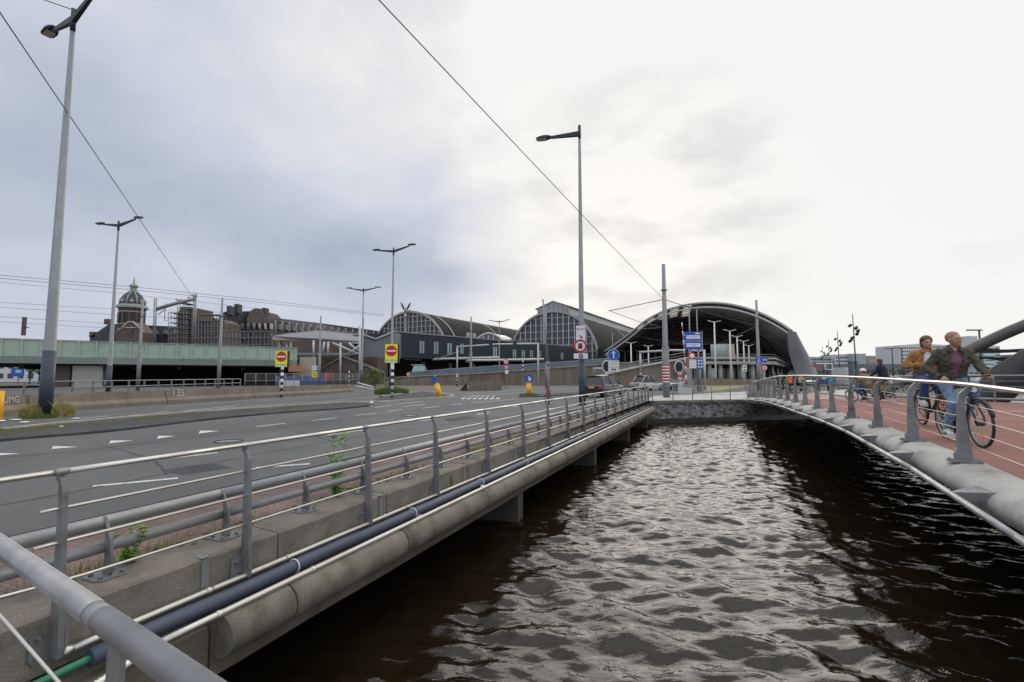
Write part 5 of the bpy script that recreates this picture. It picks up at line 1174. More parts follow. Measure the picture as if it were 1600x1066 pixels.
sk0 = [W(x, y, Y_) for x, y, Y_ in ((1231, 518, 98), (1231, 535, 99), (1233, 552, 101), (1238, 570, 104), (1245, 587, 106))]; sk1 = [W(x, y, Y_) for x, y, Y_ in ((1238, 519.5, 101), (1251, 535.5, 104), (1264, 556, 109), (1271, 571, 113), (1279, 587, 117))]
rows = [[a.lerp(b_, k / 6) + Vector((.9, -.6, 0)) * math.sin(math.pi * k / 6) for k in range(7)] for a, b_ in zip(sk0, sk1)]
rows += [];  MB().loft(rows, True).build('side_skin', M['skirt'], cn)
def vpt(k, f): return vp_(k, f ** 1.15, -.4)
for i, f in enumerate((.22, .31, .4, .52, .66)): MB().tube([vpt(k, f) for k in range(0, 64, 2)], .18, 5).build('vault_rib', M['archdark'], cn)
for k in range(4, 62, 6): MB().tube([vpt(k, f / 10) + Vector((0, 0, -.2)) for f in range(1, 11)], .14, 4).build('purlin', M['bgrey'], cn)
# station glass wall, platform level under the canopy
bw = thing('canopy_back_building', gxy(1060, 170), 'dark interior of the bus station with a row of pale lamps below the canopy', 'building')
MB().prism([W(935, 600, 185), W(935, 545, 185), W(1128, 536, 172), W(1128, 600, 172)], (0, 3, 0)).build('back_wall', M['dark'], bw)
for k in range(9): MB().box(W(972 + k * 12, 548 + (k % 2), 170), (1.5, .8, .25)).build('ceiling_lamp', M['bwhite'], bw)
for k in range(12): MB().box(W(948 + k * 9.5, 562, 165), (.5, .5, 6)).build('column', M['bgrey'], bw)
ww = thing('office_block', gxy(1200, 240), 'stepped office block with white bands seen beyond the right foot of the canopy', 'building')
MB().prism([W(1150, 600, 250), W(1150, 556, 250), W(1205, 556, 250), W(1222, 563, 250), W(1250, 578, 250), W(1260, 600, 250)], (0, 18, 0)).build('wall', M['bgrey'], ww)
for j in range(11):
    y = 557.5 + j * 2.6; x1 = 1206 + max(0, (y - 556)) * 2.0; MB().prism([W(1150, y, 249.6), W(x1, y, 249.6), W(x1, y - 1.1, 249.6), W(1150, y - 1.1, 249.6)], (0, .6, 0)).build('white_band', M['bwhite'], ww)
mb = MB()
# pale glazed arch edge right of the tram mast
gl = thing('glass_gable', W(1190, 560, 180), 'low arched strip of pale glazing under the right part of the canopy', 'roof')
gp_ = crv([(1150, 560, 0), (1168, 554, 0), (1188, 553, 0), (1210, 558, 0), (1232, 568, 0)], 4)
for i in range(len(gp_) - 1):
    if i % 2 == 0: a_, c_ = gp_[i], gp_[i + 1]; MB().prism([W(a_.x, a_.y, 178), W(c_.x - .4, c_.y, 178), W(c_.x - .4, c_.y + 4, 178), W(a_.x, a_.y + 4, 178)], (0, .3, 0)).build('glass_pane', M['bwhite'], gl)
# ------------------------------------------------------------------ ramps, walls and raised deck in front of the station
def vwall(name, label, pts, m, th=.4, cap=None, cat='wall'):
    """wall through ground points (px, Y), each with its top given as an image row"""
    r = thing(name, gxy(pts[0][0], pts[0][1]), label, cat); mb = MB(); rows = []
    for px, Y, py in pts:
        g_ = gxy(px, Y); tz = W(px, py, Y).z; rows.append([g_, Vector((g_.x, g_.y, tz)), Vector((g_.x + .1, g_.y + th, tz)), Vector((g_.x + .1, g_.y + th, 0))])
    mb.loft(rows, False, True); mb.f += [(0, 1, 2, 3), tuple(4 * (len(rows) - 1) + k for k in (3, 2, 1, 0))]; mb.sm += [False] * 2; mb.build('wall_face', m, r)
    if cap: MB().tube([rw[1] + Vector((0, -.06, .06)) for rw in rows], .14, 5).build('coping', cap, r)
    return r, rows
_, rw = vwall('retaining_wall', 'long stained concrete retaining wall rising to the right behind the road', [(600, 84, 592), (650, 85, 589), (740, 86, 585), (830, 87, 579), (905, 88, 573), (960, 90, 569), (1005, 94, 566)], M['wall_concrete'], .6, M['barrier_concrete'])
r = thing('glass_screen', gxy(640, 86), 'bluish glass screen fence along the top of the stained retaining wall', 'fence')
M['screen'] = mat('blue_grey_screen', (.12, .17, .21), .25, .1, var=.2, scale=.4)
sp = [(640, 86.5, 588, 582), (700, 86.7, 586, 577), (760, 87, 583, 573), (830, 88, 577, 569), (905, 89, 572, 564), (955, 90, 568, 560)]
rows = [[W(x, y0, Y_), W(x, y1, Y_)] for x, Y_, y0, y1 in sp]
MB().loft(rows, False).build('glass_panel', M['screen'], r); MB().tube([q[1] for q in rows], .07, 5).build('top_rail', M['galv'], r)
for k in range(31):
    x = 640 + k * 10.2; Y_ = np.interp(x, [640, 955], [86.4, 89.8]); y0 = np.interp(x, [a[0] for a in sp], [a[2] for a in sp]); y1 = np.interp(x, [a[0] for a in sp], [a[3] for a in sp]); MB().tube([W(x, y0, Y_), W(x, y1, Y_)], .05, 4).build('post', M['galv'], r)
r = thing('access_ramp', gxy(985, 60), 'tall concrete ramp wall climbing right towards the big canopy', 'ramp')
rp_ = [(930, 78, 591), (960, 75, 582.5), (1000, 72, 573.5), (1040, 70, 566), (1070, 69, 560.5), (1078, 69, 562)]
rows = [[gxy(x, Y_), W(x, y, Y_), W(x, y, Y_) + Vector((.3, 7, .1)), gxy(x, Y_) + Vector((.3, 7, 0))] for x, Y_, y in rp_]
mb = MB().loft(rows, False, True); mb.f += [(0, 1, 2, 3), tuple(20 + k for k in (3, 2, 1, 0))]; mb.sm += [False] * 2; mb.build('ramp_wall', M['wall_concrete'], r)
MB().tube([q[1] + Vector((0, -.1, 0)) for q in rows[:-1]], .2, 5).build('coping', M['pale_concrete'], r)
MB().tube([q[1] + Vector((0, .2, .9)) for q in rows[:-1]], .06, 5).build('handrail', M['galv'], r)
MB().tube([q[1] + Vector((0, .2, .5)) for q in rows[:-1]], .04, 5).build('handrail', M['galv'], r)
# raised deck on columns, turning away to the right
dk = thing('raised_deck', gxy(1078, 95), 'raised concrete bus deck on columns with shops beneath', 'deck')
tz, bz = W(1150, 561.5, 95).z, W(1150, 569.5, 95).z
a, b_, c = gxy(1072, 92), gxy(1212, 95), gxy(1252, 240)
MB().prism([Vector((a.x, a.y, bz)), Vector((b_.x, b_.y, bz)), Vector((c.x, c.y, bz)), Vector((c.x - 60, c.y + 10, bz)), Vector((a.x - 5, a.y + 50, bz))], (0, 0, tz - bz - .4)).build('deck_slab', M['pale_concrete'], dk)
MB().tube([Vector((p.x, p.y - .1, tz + .1)) for p in (a, b_, c)], .22, 6).build('edge_beam', M['rimgrey'], dk)
for h_ in (.5, .95): MB().tube([Vector((p.x, p.y, tz + h_)) for p in (a, b_, c)], .04, 5).build('rail', M['galv'], dk)
for i in range(8): p = a.lerp(b_, (i + .35) / 8.2); MB().tube([p + Vector((0, 1.2, 0)), p + Vector((0, 1.2, bz))], .42, 12).build('column', M['pale_concrete'], dk)
for i in range(12): p = b_.lerp(c, (i + .5) / 12); MB().tube([p + Vector((-1.2, 0, 0)), p + Vector((-1.2, 0, bz))], .35, 8).build('column', M['galv_dark'], dk)
MB().prism([a + Vector((0, 5, 0)), b_ + Vector((-3, 5, 0)), b_ + Vector((-3, 5, bz)), a + Vector((0, 5, bz))], (0, 1, 0)).build('shop_front', M['dark'], dk)
MB().prism([b_ + Vector((-3, 5, 0)), c + Vector((-4, 0, 0)), c + Vector((-4, 0, bz)), b_ + Vector((-3, 5, bz))], (-1, 0, 0)).build('shop_front', M['bgrey'], dk)
for i in range(16):
    p = a.lerp(b_, (i + .5) / 16) + Vector((0, 4.8, 0)); MB().box(p + Vector((0, 0, bz * .5)), (.9, .2, bz * .62)).build('shop_window', M['glass'] if i % 3 else M['glass2'], dk)
for i in range(20):
    p = b_.lerp(c, (i + .4) / 20) + Vector((-2.9, 3, 0)); MB().box(p + Vector((0, 0, bz * .5)), (.2, 3.2, bz * .66)).build('shop_window', M['glass2'] if i % 2 else M['sred'] if i % 7 == 0 else M['glass'], dk)
MB().box(a.lerp(b_, .5) + Vector((0, -.2, .5)), ((b_ - a).length, .3, 1.0), math.atan2(b_.y - a.y, b_.x - a.x)).build('parapet_foot', M['pale_concrete'], dk)
r = thing('round_plant_tower', gxy(1127, 97), 'pale round ribbed service tower standing on the raised deck', 'tower'); c0 = gxy(1125, 97); z0, z1 = W(1125, 562, 97).z, W(1125, 538, 97).z
MB().tube([(c0.x, c0.y, z0), (c0.x, c0.y, z1)], 1.55, 20).build('drum', M['bgreen'], r); MB().box((c0.x + 2.1, c0.y + .6, (z0 + z1) / 2), (1.9, 2, z1 - z0)).build('side_box', M['bbeige'], r)
for k in range(10): q = -math.pi * (k + .5) / 10; MB().tube([(c0.x + 1.6 * math.cos(q), c0.y + 1.6 * math.sin(q), z0), (c0.x + 1.6 * math.cos(q), c0.y + 1.6 * math.sin(q), z1)], .05, 4).build('rib', M['rimgrey'], r)
sheet_px('verge', [(1100, 603), (1140, 601), (1140, 599.5), (1190, 599), (1168, 604), (1110, 612), (1100, 612)], .01, M['grass'])
vwall('low_wall', 'low concrete wall under the raised deck beside the grass verge', [(1078, 82, 592), (1112, 84, 591), (1212, 93, 595)], M['wall_concrete'], .3)
# ------------------------------------------------------------------ height limit gantries
def gantry(x0, t0, b0_, x1, t1, b1, Y0, Y1, label):
    r = thing('height_gantry', gxy(x0, Y0), label, 'gantry'); z0 = W(x0, t0, Y0).z; z1 = W(x1, t1, Y1).z; a, c = gxy(x0, Y0), gxy(x1, Y1)
    MB().tube([a, a + Vector((0, 0, 2.1))], .15, 8).build('striped_foot', M['hall_steel'], r)
    for k in range(4): MB().tube([a + Vector((0, 0, .15 + .5 * k)), a + Vector((0, 0, .4 + .5 * k))], .155, 10).build('black_band', M['ink'], r)
    MB().tube([a + Vector((0, 0, 2.1)), Vector((a.x, a.y, z0))], .14, 10).build('post', M['hall_steel'], r); MB().tube([c, Vector((c.x, c.y, z1))], .14, 10).build('post', M['hall_steel'], r)
    MB().tube([Vector((a.x - .15, a.y, z0)), (Vector((a.x, a.y, z0)) + Vector((c.x, c.y, z1))) / 2 + Vector((0, 0, .15)), Vector((c.x + .15, c.y, z1))], .13, 8).build('cross_bar', M['hall_steel'], r)
    m_ = Vector((a.x, a.y, z0)).lerp(Vector((c.x, c.y, z1)), .5)
    for k in (.42, .72):
        q = Vector((a.x, a.y, z0)).lerp(Vector((c.x, c.y, z1)), k); MB().box(q + Vector((0, -.2, 0)), (.5, .3, 1.0)).build('signal_box', M['ink'], r)
    return r
gantry(714, 542, 606, 841, 537, 588, 76, 74, 'white height gantry over the far road in front of the dark blue block')
gantry(1001.5, 550.5, 586, 1102, 548, 604, 62, 58, 'white height gantry at the foot of the ramp in front of the big canopy')
# ------------------------------------------------------------------ signs
def disc(c, r_, n_, m, par, name, th=.03, k=28):
    u = n_.orthogonal().normalized(); v = n_.cross(u); mb = MB(); mb.tube([c, c + n_ * th], r_, k); return mb.build(name, m, par)
def facing(c):
    d = Vector((-c.x, -c.y, 0)).normalized(); return d, math.atan2(d.x, -d.y)     # normal to the road user, rz so that -Y faces him
def signpost(px, pyb, Y, label, name='road_sign', r0=.04, top=None, m=None, lean=0, base=True):
    b_ = gxy(px, Y); r = thing(name, b_, label, 'road sign'); h_ = W(px, top, Y).z
    MB().tube([b_, b_ + Vector((lean, 0, h_))], r0, 10).build('post', m or M['galv'], r); return r, b_, h_
def plate(r, px0, py0, px1, py1, Y, m, name='plate', th=.04, dy=0, rim=None):
    a, c = W(px0, py0, Y), W(px1, py1, Y); ctr = (a + c) / 2; w_, h_ = abs(c.x - a.x), abs(c.z - a.z)
    mb = MB().box(ctr + Vector((0, dy, 0)), (w_, th, h_)); o = mb.build(name, m, r); return ctr + Vector((0, dy - th / 2, 0)), w_, h_
def lettering(r, c, s, size, m, sx=1, nm='lettering', dz=0, dx=0):
    wl = Vector(r['_wl']); return text(s, size, m, r, c - wl + Vector((dx, -.006, dz)), (R(90), 0, 0), nm, .003, sx=sx)
def ndisc(r, c, rad, m, nm, dy=0, th=.02, n=28):
    return MB().tube([c + Vector((0, dy, 0)), c + Vector((0, dy - th, 0))], rad, n).build(nm, m, r)
def noentry(x0, y0, x1, y1, Y, pxb, label):
    r, b_, h_ = signpost(pxb, 0, Y, label, 'no_entry_sign', .11, top=y1, m=M['white'])
    for k in range(int(h_ / .5) + 1): 
        if .25 + .5 * k < h_: MB().tube([b_ + Vector((0, 0, .5 * k)), b_ + Vector((0, 0, min(h_, .25 + .5 * k)))], .115, 12).build('black_band', M['ink'], r)
    c, w_, hh_ = plate(r, x0, y0, x1, y1, Y - .2, M['yellow']); 
    MB().box(c + Vector((w_ * .5 + .06, .1, 0)), (.12, .2, hh_)).build('side_box', M['ink'], r)
    cc = c + Vector((0, 0, hh_ * .14)); ndisc(r, cc, w_ * .43, M['sred'], 'red_disc', 0, .012); MB().box(cc + Vector((0, -.016, 0)), (w_ * .7, .012, w_ * .13)).build('white_bar', M['white'], r)
    MB().box(c + Vector((0, -.006, -hh_ * .37)), (w_ * .84, .012, hh_ * .14)).build('text_panel', M['white'], r)
    lettering(r, c + Vector((0, -.012, -hh_ * .37)), 'GA TERUG', w_ * .19, M['ink'])
noentry(431, 548.5, 448.5, 573.5, 38, 439.5, 'yellow no entry sign GA TERUG in front of the end of the green viaduct')
noentry(602, 538, 621, 567, 36, 612.5, 'yellow no entry sign GA TERUG on a thicker striped post above the bushy grass')
# small yellow sign by the tram mast
r, b_, h_ = signpost(491, 0, 66, 'small yellow square sign with dark ring on a thin post beside a tram mast', 'yellow_sign', .05, top=570)
c, w_, hh_ = plate(r, 488, 581, 495.5, 589.5, 65.8, M['yellow']); ndisc(r, c, w_ * .35, M['ink'], 'ring'); ndisc(r, c + Vector((0, -.02, 0)), w_ * .24, M['yellow'], 'ring_centre')
for y in (572, 576): plate(r, 487, y, 496, y + 2.4, 65.8, M['white'], 'direction_plate')
# signs on the single armed lamp
Ys = 27.7
r = thing('bus_ban_sign', W(907, 545, Ys), 'round red rimmed white bus ban sign above a D plate on the lamp post', 'road sign')
c = W(906.5, 541, Ys); ndisc(r, c, .385, M['sred'], 'red_rim'); ndisc(r, c, .28, M['white'], 'face', -.02)
MB().box(c + Vector((0, -.045, .02)), (.24, .01, .28)).build('bus_symbol', M['ink'], r); MB().box(c + Vector((0, -.052, .05)), (.13, .01, .12)).build('bus_window', M['sred'], r)
for s in (-.09, 0, .09): MB().box(c + Vector((s, -.045, -.15)), (.05, .01, .05)).build('wheel_symbol', M['ink'], r)
c2, w_, hh_ = plate(r, 896.5, 552.5, 918.5, 560.5, Ys, M['white'], 'd_plate'); ndisc(r, c2, .13, M['ink'], 'd_disc'); lettering(r, c2 + Vector((0, -.022, 0)), 'D', .22, M['white'])
r = thing('cycle_route_sign', W(907, 520, Ys), 'tall white plate with red bicycle symbols and arrow above the bus ban sign', 'road sign')
c, w_, hh_ = plate(r, 900, 509, 914.5, 533, Ys, M['white'])
for s in (-.13, .13):
    for q in (-.07, .07):
        o = c + Vector((s + q, -.005, .24)); MB().tube([o + Vector((.045 * math.cos(t), 0, .045 * math.sin(t))) for t in [k * math.pi / 6 for k in range(12)]], .009, 4, closed=True).build('bicycle_symbol', M['sred'], r)
    MB().tube([c + Vector((s - .07, -.005, .24)), c + Vector((s - .02, -.005, .31)), c + Vector((s + .07, -.005, .24))], .008, 4).build('bicycle_symbol', M['sred'], r)
a0 = c + Vector((.0, -.006, -.2)); MB().tube([a0 + Vector((-.1, 0, .1)), a0 + Vector((.04, 0, -.04))], .03, 4).build('arrow_symbol', M['sred'], r); MB().add([a0 + Vector((.11, -.01, -.11)), a0 + Vector((.11, -.01, .05)), a0 + Vector((-.05, -.01, -.11))], [(0, 1, 2)]).build('arrow_head', M['sred'], r)
# blue arrow sign with text plate
Yb = 34
r, b_, h_ = signpost(959, 0, Yb, 'round blue sign with white upward arrow over a small text plate', 'arrow_sign', .045, top=546)
c = W(958.5, 554.5, Yb - .1); ndisc(r, c, .43, M['white'], 'white_rim'); ndisc(r, c, .40, M['sblue'], 'blue_face', -.02)
MB().box(c + Vector((0, -.046, -.05)), (.09, .01, .42)).build('arrow_shaft', M['white'], r); MB().add([c + Vector((-.17, -.05, .08)), c + Vector((0, -.05, .3)), c + Vector((.17, -.05, .08)), c + Vector((0, -.05, .16))], [(0, 1, 2, 3)]).build('arrow_head', M['white'], r)
c, w_, hh_ = plate(r, 950.5, 563.5, 967.5, 580.5, Yb - .1, M['white'], 'text_plate')
for k in range(4): MB().box(c + Vector((0, -.004, hh_ * (.4 - .15 * k))), (w_ * (.8 - .1 * (k % 2)), .008, .03)).build('text_line', M['signgrey'], r)
MB().box(c + Vector((0, -.006, -hh_ * .17)), (w_ * .96, .01, .02)).build('divider', M['ink'], r); MB().box(c + Vector((-.08, -.006, -hh_ * .33)), (.2, .01, .08)).build('motor_symbol', M['ink'], r); MB().box(c + Vector((.1, -.006, -hh_ * .33)), (.1, .01, .12)).build('motor_symbol', M['ink'], r)
# traffic light backing boards
def tlight(px, py, Y, label, extra=True, rad=.33):
    r = thing('traffic_light', gxy(px, Y), label, 'traffic light'); c = W(px, py, Y); rows = []
    def oval(s, yo, nm, m): 
        pts = [c + Vector((rad * s * math.cos(t), yo, rad * 1.45 * s * math.sin(t) * (1))) for t in [k * math.pi / 12 for k in range(24)]]; MB().prism(pts, (0, .03, 0)).build(nm, m, r)
    oval(1.15, 0, 'white_border', M['white']); oval(.95, -.035, 'backing_board', M['ink'])
    for k, z_ in enumerate((.22, 0, -.22)): MB().tube([c + Vector((0, -.04, z_)), c + Vector((0, -.16, z_))], .085, 12).build('lamp_hood', M['black'], r)
    g_ = gxy(px, Y + .1); MB().tube([g_, Vector((c.x, c.y + .1, c.z))], .06, 8).build('post', M['white'], r)
    for k in range(4): MB().tube([g_ + Vector((0, 0, .2 + .45 * k)), g_ + Vector((0, 0, .42 + .45 * k))], .066, 10).build('black_band', M['ink'], r)
    return r
tlight(948, 572.5, 52, 'traffic light with oval backing half hidden by the round blue arrow sign post', rad=.42)
tlight(1061, 573.5, 50, 'traffic light with white bordered oval backing beside the red and white barrier mast', rad=.42)
r = thing('side_arm', W(928, 576, 53), 'small white horizontal arm left of the traffic light behind the arrow sign', 'arm'); MB().tube([W(928, 579, 53), W(928, 575.5, 53), W(945, 575.5, 53)], .06, 6).build('tube', M['white'], r); MB().box(W(928, 580, 53), (.2, .2, .3)).build('end_box', M['galv'], r)
def ringsign(px, py, Y, rad, label, mark_=None, post=True, par=None):
    r = thing('round_sign', gxy(px, Y), label, 'road sign'); c = W(px, py, Y - .1); ndisc(r, c, rad, M['sred'], 'red_rim', 0, .02, 20); ndisc(r, c, rad * .72, M['white'], 'face', -.02, .01, 20)
    if mark_: MB().box(c + Vector((0, -.04, 0)), (rad * .35, .01, rad * .8)).build('symbol', M['ink'], r)
    if post: MB().tube([gxy(px, Y), Vector((c.x, Y, c.z))], .045, 8).build('post', M['galv'], r)
    return r
ringsign(1062, 583.5, 49.9, .26, 'upper small round sign under the traffic light by the barrier mast', True, False); ringsign(1062, 592, 49.9, .26, 'lower small round sign under the traffic light by the barrier mast', True, False)
ringsign(790.5, 565, 60, .36, 'round red rimmed sign above a smaller one, in front of the stained wall', True); ringsign(791.5, 574, 59.8, .28, 'small round red rimmed sign just under a larger one, in front of the stained wall', True, False)
r = thing('small_plate', W(792, 581, 59.7), 'small blank white plate below two round signs in front of the stained wall', 'sign'); plate(r, 789, 578.5, 794.5, 584, 59.7, M['white'])
ringsign(714.5, 586, 74, .28, 'tiny round red rimmed sign on the left leg of the far white gantry', True, False); ringsign(638, 585, 80, .33, 'tiny round red rimmed sign on the fence right of the right no entry sign', True)
# red and white barrier boom standing upright with its machine
Yh = 46
r = thing('lifting_barrier', gxy(1068, Yh), 'raised red and white striped barrier boom on a white machine housing', 'barrier')
a, c = W(1073, 600, Yh), W(1065.5, 504, Yh)
for k in range(14): MB().tube([a.lerp(c, k / 14), a.lerp(c, (k + 1) / 14)], .075 - .002 * k, 8).build('boom_segment', M['sred'] if k % 2 == 0 else M['white'], r)
MB().prism([W(1068, 603, Yh), W(1082, 603, Yh), W(1081, 582, Yh), W(1076, 574, Yh), W(1072, 590, Yh)], (0, .5, 0)).build('counterweight', M['galv'], r)
MB().prism([gxy(1064, Yh + .2), gxy(1083, Yh + .2), W(1083, 596, Yh + .2), W(1064, 597, Yh + .2)], (0, .8, 0)).build('housing', M['bwhite'], r)
# blue direction sign
Yd = 52
r = thing('direction_sign', gxy(1082, Yd), 'large blue direction sign with two white text panels', 'road sign')
c, w_, hh_ = plate(r, 1067, 518.5, 1096.5, 546.5, Yd, M['sblue'], 'panel', .06)
MB().box(c + Vector((w_ / 2 + .06, .03, 0)), (.12, .1, hh_ + .1)).build('edge', M['galv'], r); MB().box(c + Vector((0, -.005, -.03)), (w_ * .98, .01, .03)).build('divider', M['white'], r)
for dz in (hh_ * .2, -hh_ * .24):
    MB().box(c + Vector((.1, -.01, dz)), (w_ * .74, .012, hh_ * .2)).build('text_panel', M['white'], r)
    for k in range(2): MB().box(c + Vector((.05 + .1 * k, -.018, dz + .07 - .14 * k)), (w_ * (.62 - .3 * k), .008, .05)).build('text_line', M['signgrey'], r)
    MB().add([c + Vector((-w_ * .46, -.012, dz + .25)), c + Vector((-w_ * .38, -.012, dz + .3)), c + Vector((-w_ * .43, -.012, dz + .14))], [(0, 1, 2)]).build('arrow', M['white'], r)
MB().box(c + Vector((w_ * .28, -.012, hh_ * .40)), (.5, .012, .16)).build('oval_emblem', M['white'], r)
for x in (1079, 1091): MB().tube([gxy(x, Yd + .15), W(x, 519, Yd + .15)], .11, 8).build('post', M['galv'], r)
r, b_, h_ = signpost(1083, 0, 44, 'round white sign with red rim over a white text plate, on a leaning post', 'closed_road_sign', .06, top=550, lean=-.25)
c = W(1081, 556, 43.9); ndisc(r, c, .33, M['sred'], 'red_rim'); ndisc(r, c, .22, M['white'], 'face', -.02); c, w_, hh_ = plate(r, 1077, 562, 1088, 575.5, 43.9, M['white'], 'text_plate')
for k in range(5): MB().box(c + Vector((0, -.004, hh_ * (.36 - .17 * k))), (w_ * .75, .008, .03)).build('text_line', M['signgrey'], r)
r = thing('parking_sign', gxy(1094, 50), 'blue square sign with rows of white symbols right of the white text plate', 'road sign'); c, w_, hh_ = plate(r, 1088.5, 560.5, 1099, 576.5, 50, M['sblue']); MB().tube([gxy(1095, 50.1), W(1095, 562, 50.1)], .06, 8).build('post', M['galv'], r)
for i in range(2):
    for j in range(3): MB().box(c + Vector((w_ * (-.22 + .44 * i), -.006, hh_ * (.3 - .3 * j))), (w_ * .28, .01, hh_ * .16)).build('white_symbol', M['white'], r)
# signs near the right mast
r = thing('blue_square_sign', gxy(1185, 46), 'blue square sign with white arrows on the right mast below the canopy', 'road sign'); c, w_, hh_ = plate(r, 1181, 558, 1190, 568.5, 46, M['sblue'])
for k in range(3): MB().box(c + Vector((0, -.006, hh_ * (.28 - .28 * k))), (w_ * (.4 + .1 * k), .01, .07)).build('white_symbol', M['white'], r)
MB().tube([gxy(1188.5, 46.1), W(1188.5, 558, 46.1)], .06, 8).build('post', M['galv'], r)
r = thing('blue_round_sign', W(1195, 562, 45.9), 'round blue sign with white bar touching the blue square one', 'road sign'); c = W(1195, 562.5, 45.9); ndisc(r, c, .30, M['sblue'], 'face'); MB().box(c + Vector((0, -.03, 0)), (.4, .01, .08)).build('white_bar', M['white'], r)
ringsign(1194.5, 575, 44, .27, 'round red rimmed sign with dark symbol below the round blue sign', True)
r, b_, h_ = signpost(1166, 0, 46, 'small white plate with black symbols on a leaning post left of the right mast', 'white_sign', .045, top=578, lean=-.25); c, w_, hh_ = plate(r, 1160, 570.5, 1167, 580.5, 45.9, M['white'])
for k in range(2): MB().box(c + Vector((0, -.006, .12 - .28 * k)), (.22, .01, .12)).build('black_symbol', M['ink'], r)
# bollards
def bollard(px, py, ptop, lean, label, head):
    b_ = G(px, py); Y = b_.y; r = thing('island_bollard', b_, label, 'bollard', 'yellow island bollards'); h_ = W(px, ptop, Y).z
    mb = MB().tube([(0, 0, 0), (lean * h_, 0, h_)], [.23, .21], 16); mb.build('post', M['orange'], r, True); MB().tube([(lean * h_, 0, h_), (lean * (h_ + .08), 0, h_ + .08)], .2, 16).build('cap', M['orange'], r, True)
    if head == 'sign':
        MB().tube([(0, 0, h_), (0, 0, h_ + .75)], .05, 8).build('sign_post', M['galv'], r, True); MB().tube([(0, -.08, h_ + .45), (0, -.11, h_ + .45)], .37, 24).build('blue_disc', M['sblue'], r, True)
        MB().add([(.14, -.125, h_ + .25), (-.16, -.125, h_ + .28), (-.05, -.125, h_ + .42), (-.12, -.125, h_ + .6), (-.02, -.125, h_ + .64), (.05, -.125, h_ + .47), (.16, -.125, h_ + .55)], [(0, 1, 2, 3, 4, 5, 6)]).build('white_arrow', M['white'], r, True)
    else:
        MB().tube([(lean * h_, 0, h_), (lean * (h_ + .5), 0, h_ + .75)], .06, 8).build('broken_stub', M['galv'], r, True); MB().box((lean * h_ - .18, 0, h_ + .35), (.3, .12, .55)).build('bent_sign', M['sblue'], r, True)
    return r
bollard(687.5, 621.5, 601, -.28, 'leaning yellow bollard with a broken blue sign on the traffic island', 'broken'); bollard(827, 618.5, 599.5, -.04, 'upright yellow bollard with round blue keep right sign', 'sign')
tuft(G(827, 619), .9, .4, 500, M['grass_green'], 'low grass around the foot of the upright yellow bollard')
sheet_px('traffic_island', [(810, 621), (860, 620), (905, 616), (905, 614), (850, 615.5), (815, 618.5)], .06, M['asphalt_dark'])
r = thing('yellow_bollard', G(-6, 657), 'yellow bollard cut off by the left edge of the photo', 'bollard'); b_ = G(-7, 658); MB().tube([b_, b_ + Vector((0, 0, W(-2, 611, b_.y).z))], .19, 18).build('post', M['orange'], r); MB().tube([b_, b_ + Vector((0, 0, .03))], .26, 18).build('base', M['white'], r)
r = thing('marker_post', G(580.5, 636), 'short white marker post at the tip of the median', 'post'); b_ = G(580.5, 636); MB().tube([b_, b_ + Vector((0, 0, .32))], .08, 10).build('body', M['white'], r); MB().tube([b_ + Vector((0, 0, .12)), b_ + Vector((0, 0, .2))], .082, 10).build('band', M['ink'], r)
r = thing('sign_pole', gxy(857, 27.5), 'slim grey pole with collar left of the single armed lamp', 'pole'); b_ = gxy(857, 28.5); MB().tube([b_, b_ + Vector((0, 0, 2.4))], .075, 12).build('pole_foot', M['galv_dark'], r); MB().tube([b_ + Vector((0, 0, 2.35)), b_ + Vector((0, 0, 2.6))], .09, 12).build('collar', M['galv'], r); MB().tube([b_ + Vector((0, 0, 2.6)), b_ + Vector((-.3, 0, 6.4))], .05, 10).build('pole', M['galv'], r)
r = thing('traffic_cone', G(852, 622), 'thin faded red folded barrier leaning by the slim grey pole', 'barrier'); b_ = G(852, 622); MB().tube([b_, b_ + Vector((.25, 0, 1.15))], .045, 6).build('leg', M['sred'], r); MB().tube([b_ + Vector((.45, 0, 0)), b_ + Vector((.27, 0, 1.1))], .045, 6).build('leg', mat('faded_red', (.5, .14, .17), .6), r)
for i, (x, yb_, yt, Y, lb) in enumerate(((545, 606, 580, 78, 'black and white striped post left of the far lamp, near the platform embankment'), (582, 607, 588, 75, 'short striped post inside the green bush'), (817, 590, 563, 84, 'small striped post on top of the stained retaining wall'))):
    g_ = gxy(x, Y); z0 = 0 if i < 2 else W(x, 580, Y).z; zt_ = W(x, yt, Y).z; r = thing('striped_post', Vector((g_.x, g_.y, z0)), lb, 'post'); n = max(4, int((zt_ - z0) / .33))
    for k in range(n): MB().tube([(g_.x, g_.y, z0 + (zt_ - z0) * k / n), (g_.x, g_.y, z0 + (zt_ - z0) * (k + 1) / n)], .11, 8).build('band', M['ink'] if k % 2 else M['white'], r)
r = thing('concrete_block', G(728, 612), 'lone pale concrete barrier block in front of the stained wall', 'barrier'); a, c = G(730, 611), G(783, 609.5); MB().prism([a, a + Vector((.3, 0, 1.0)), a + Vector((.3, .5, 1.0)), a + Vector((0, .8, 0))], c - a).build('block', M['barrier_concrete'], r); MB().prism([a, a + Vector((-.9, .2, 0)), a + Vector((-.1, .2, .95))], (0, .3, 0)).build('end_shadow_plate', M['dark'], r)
r = thing('mesh_fence', gxy(385, 62), 'open construction mesh fence between the concrete barrier and the viaduct end', 'fence')
a, c = gxy(382, 58), gxy(560, 80); n = 14
for i in range(n + 1): p = a.lerp(c, i / n); MB().tube([p, p + Vector((0, 0, 2.0))], .045, 5).build('post', M['galv'], r)
for h_ in (.2, 1.1, 2.0): MB().tube([a + Vector((0, 0, h_)), c + Vector((0, 0, h_))], .035, 5).build('rail', M['galv'], r)
mb = MB()
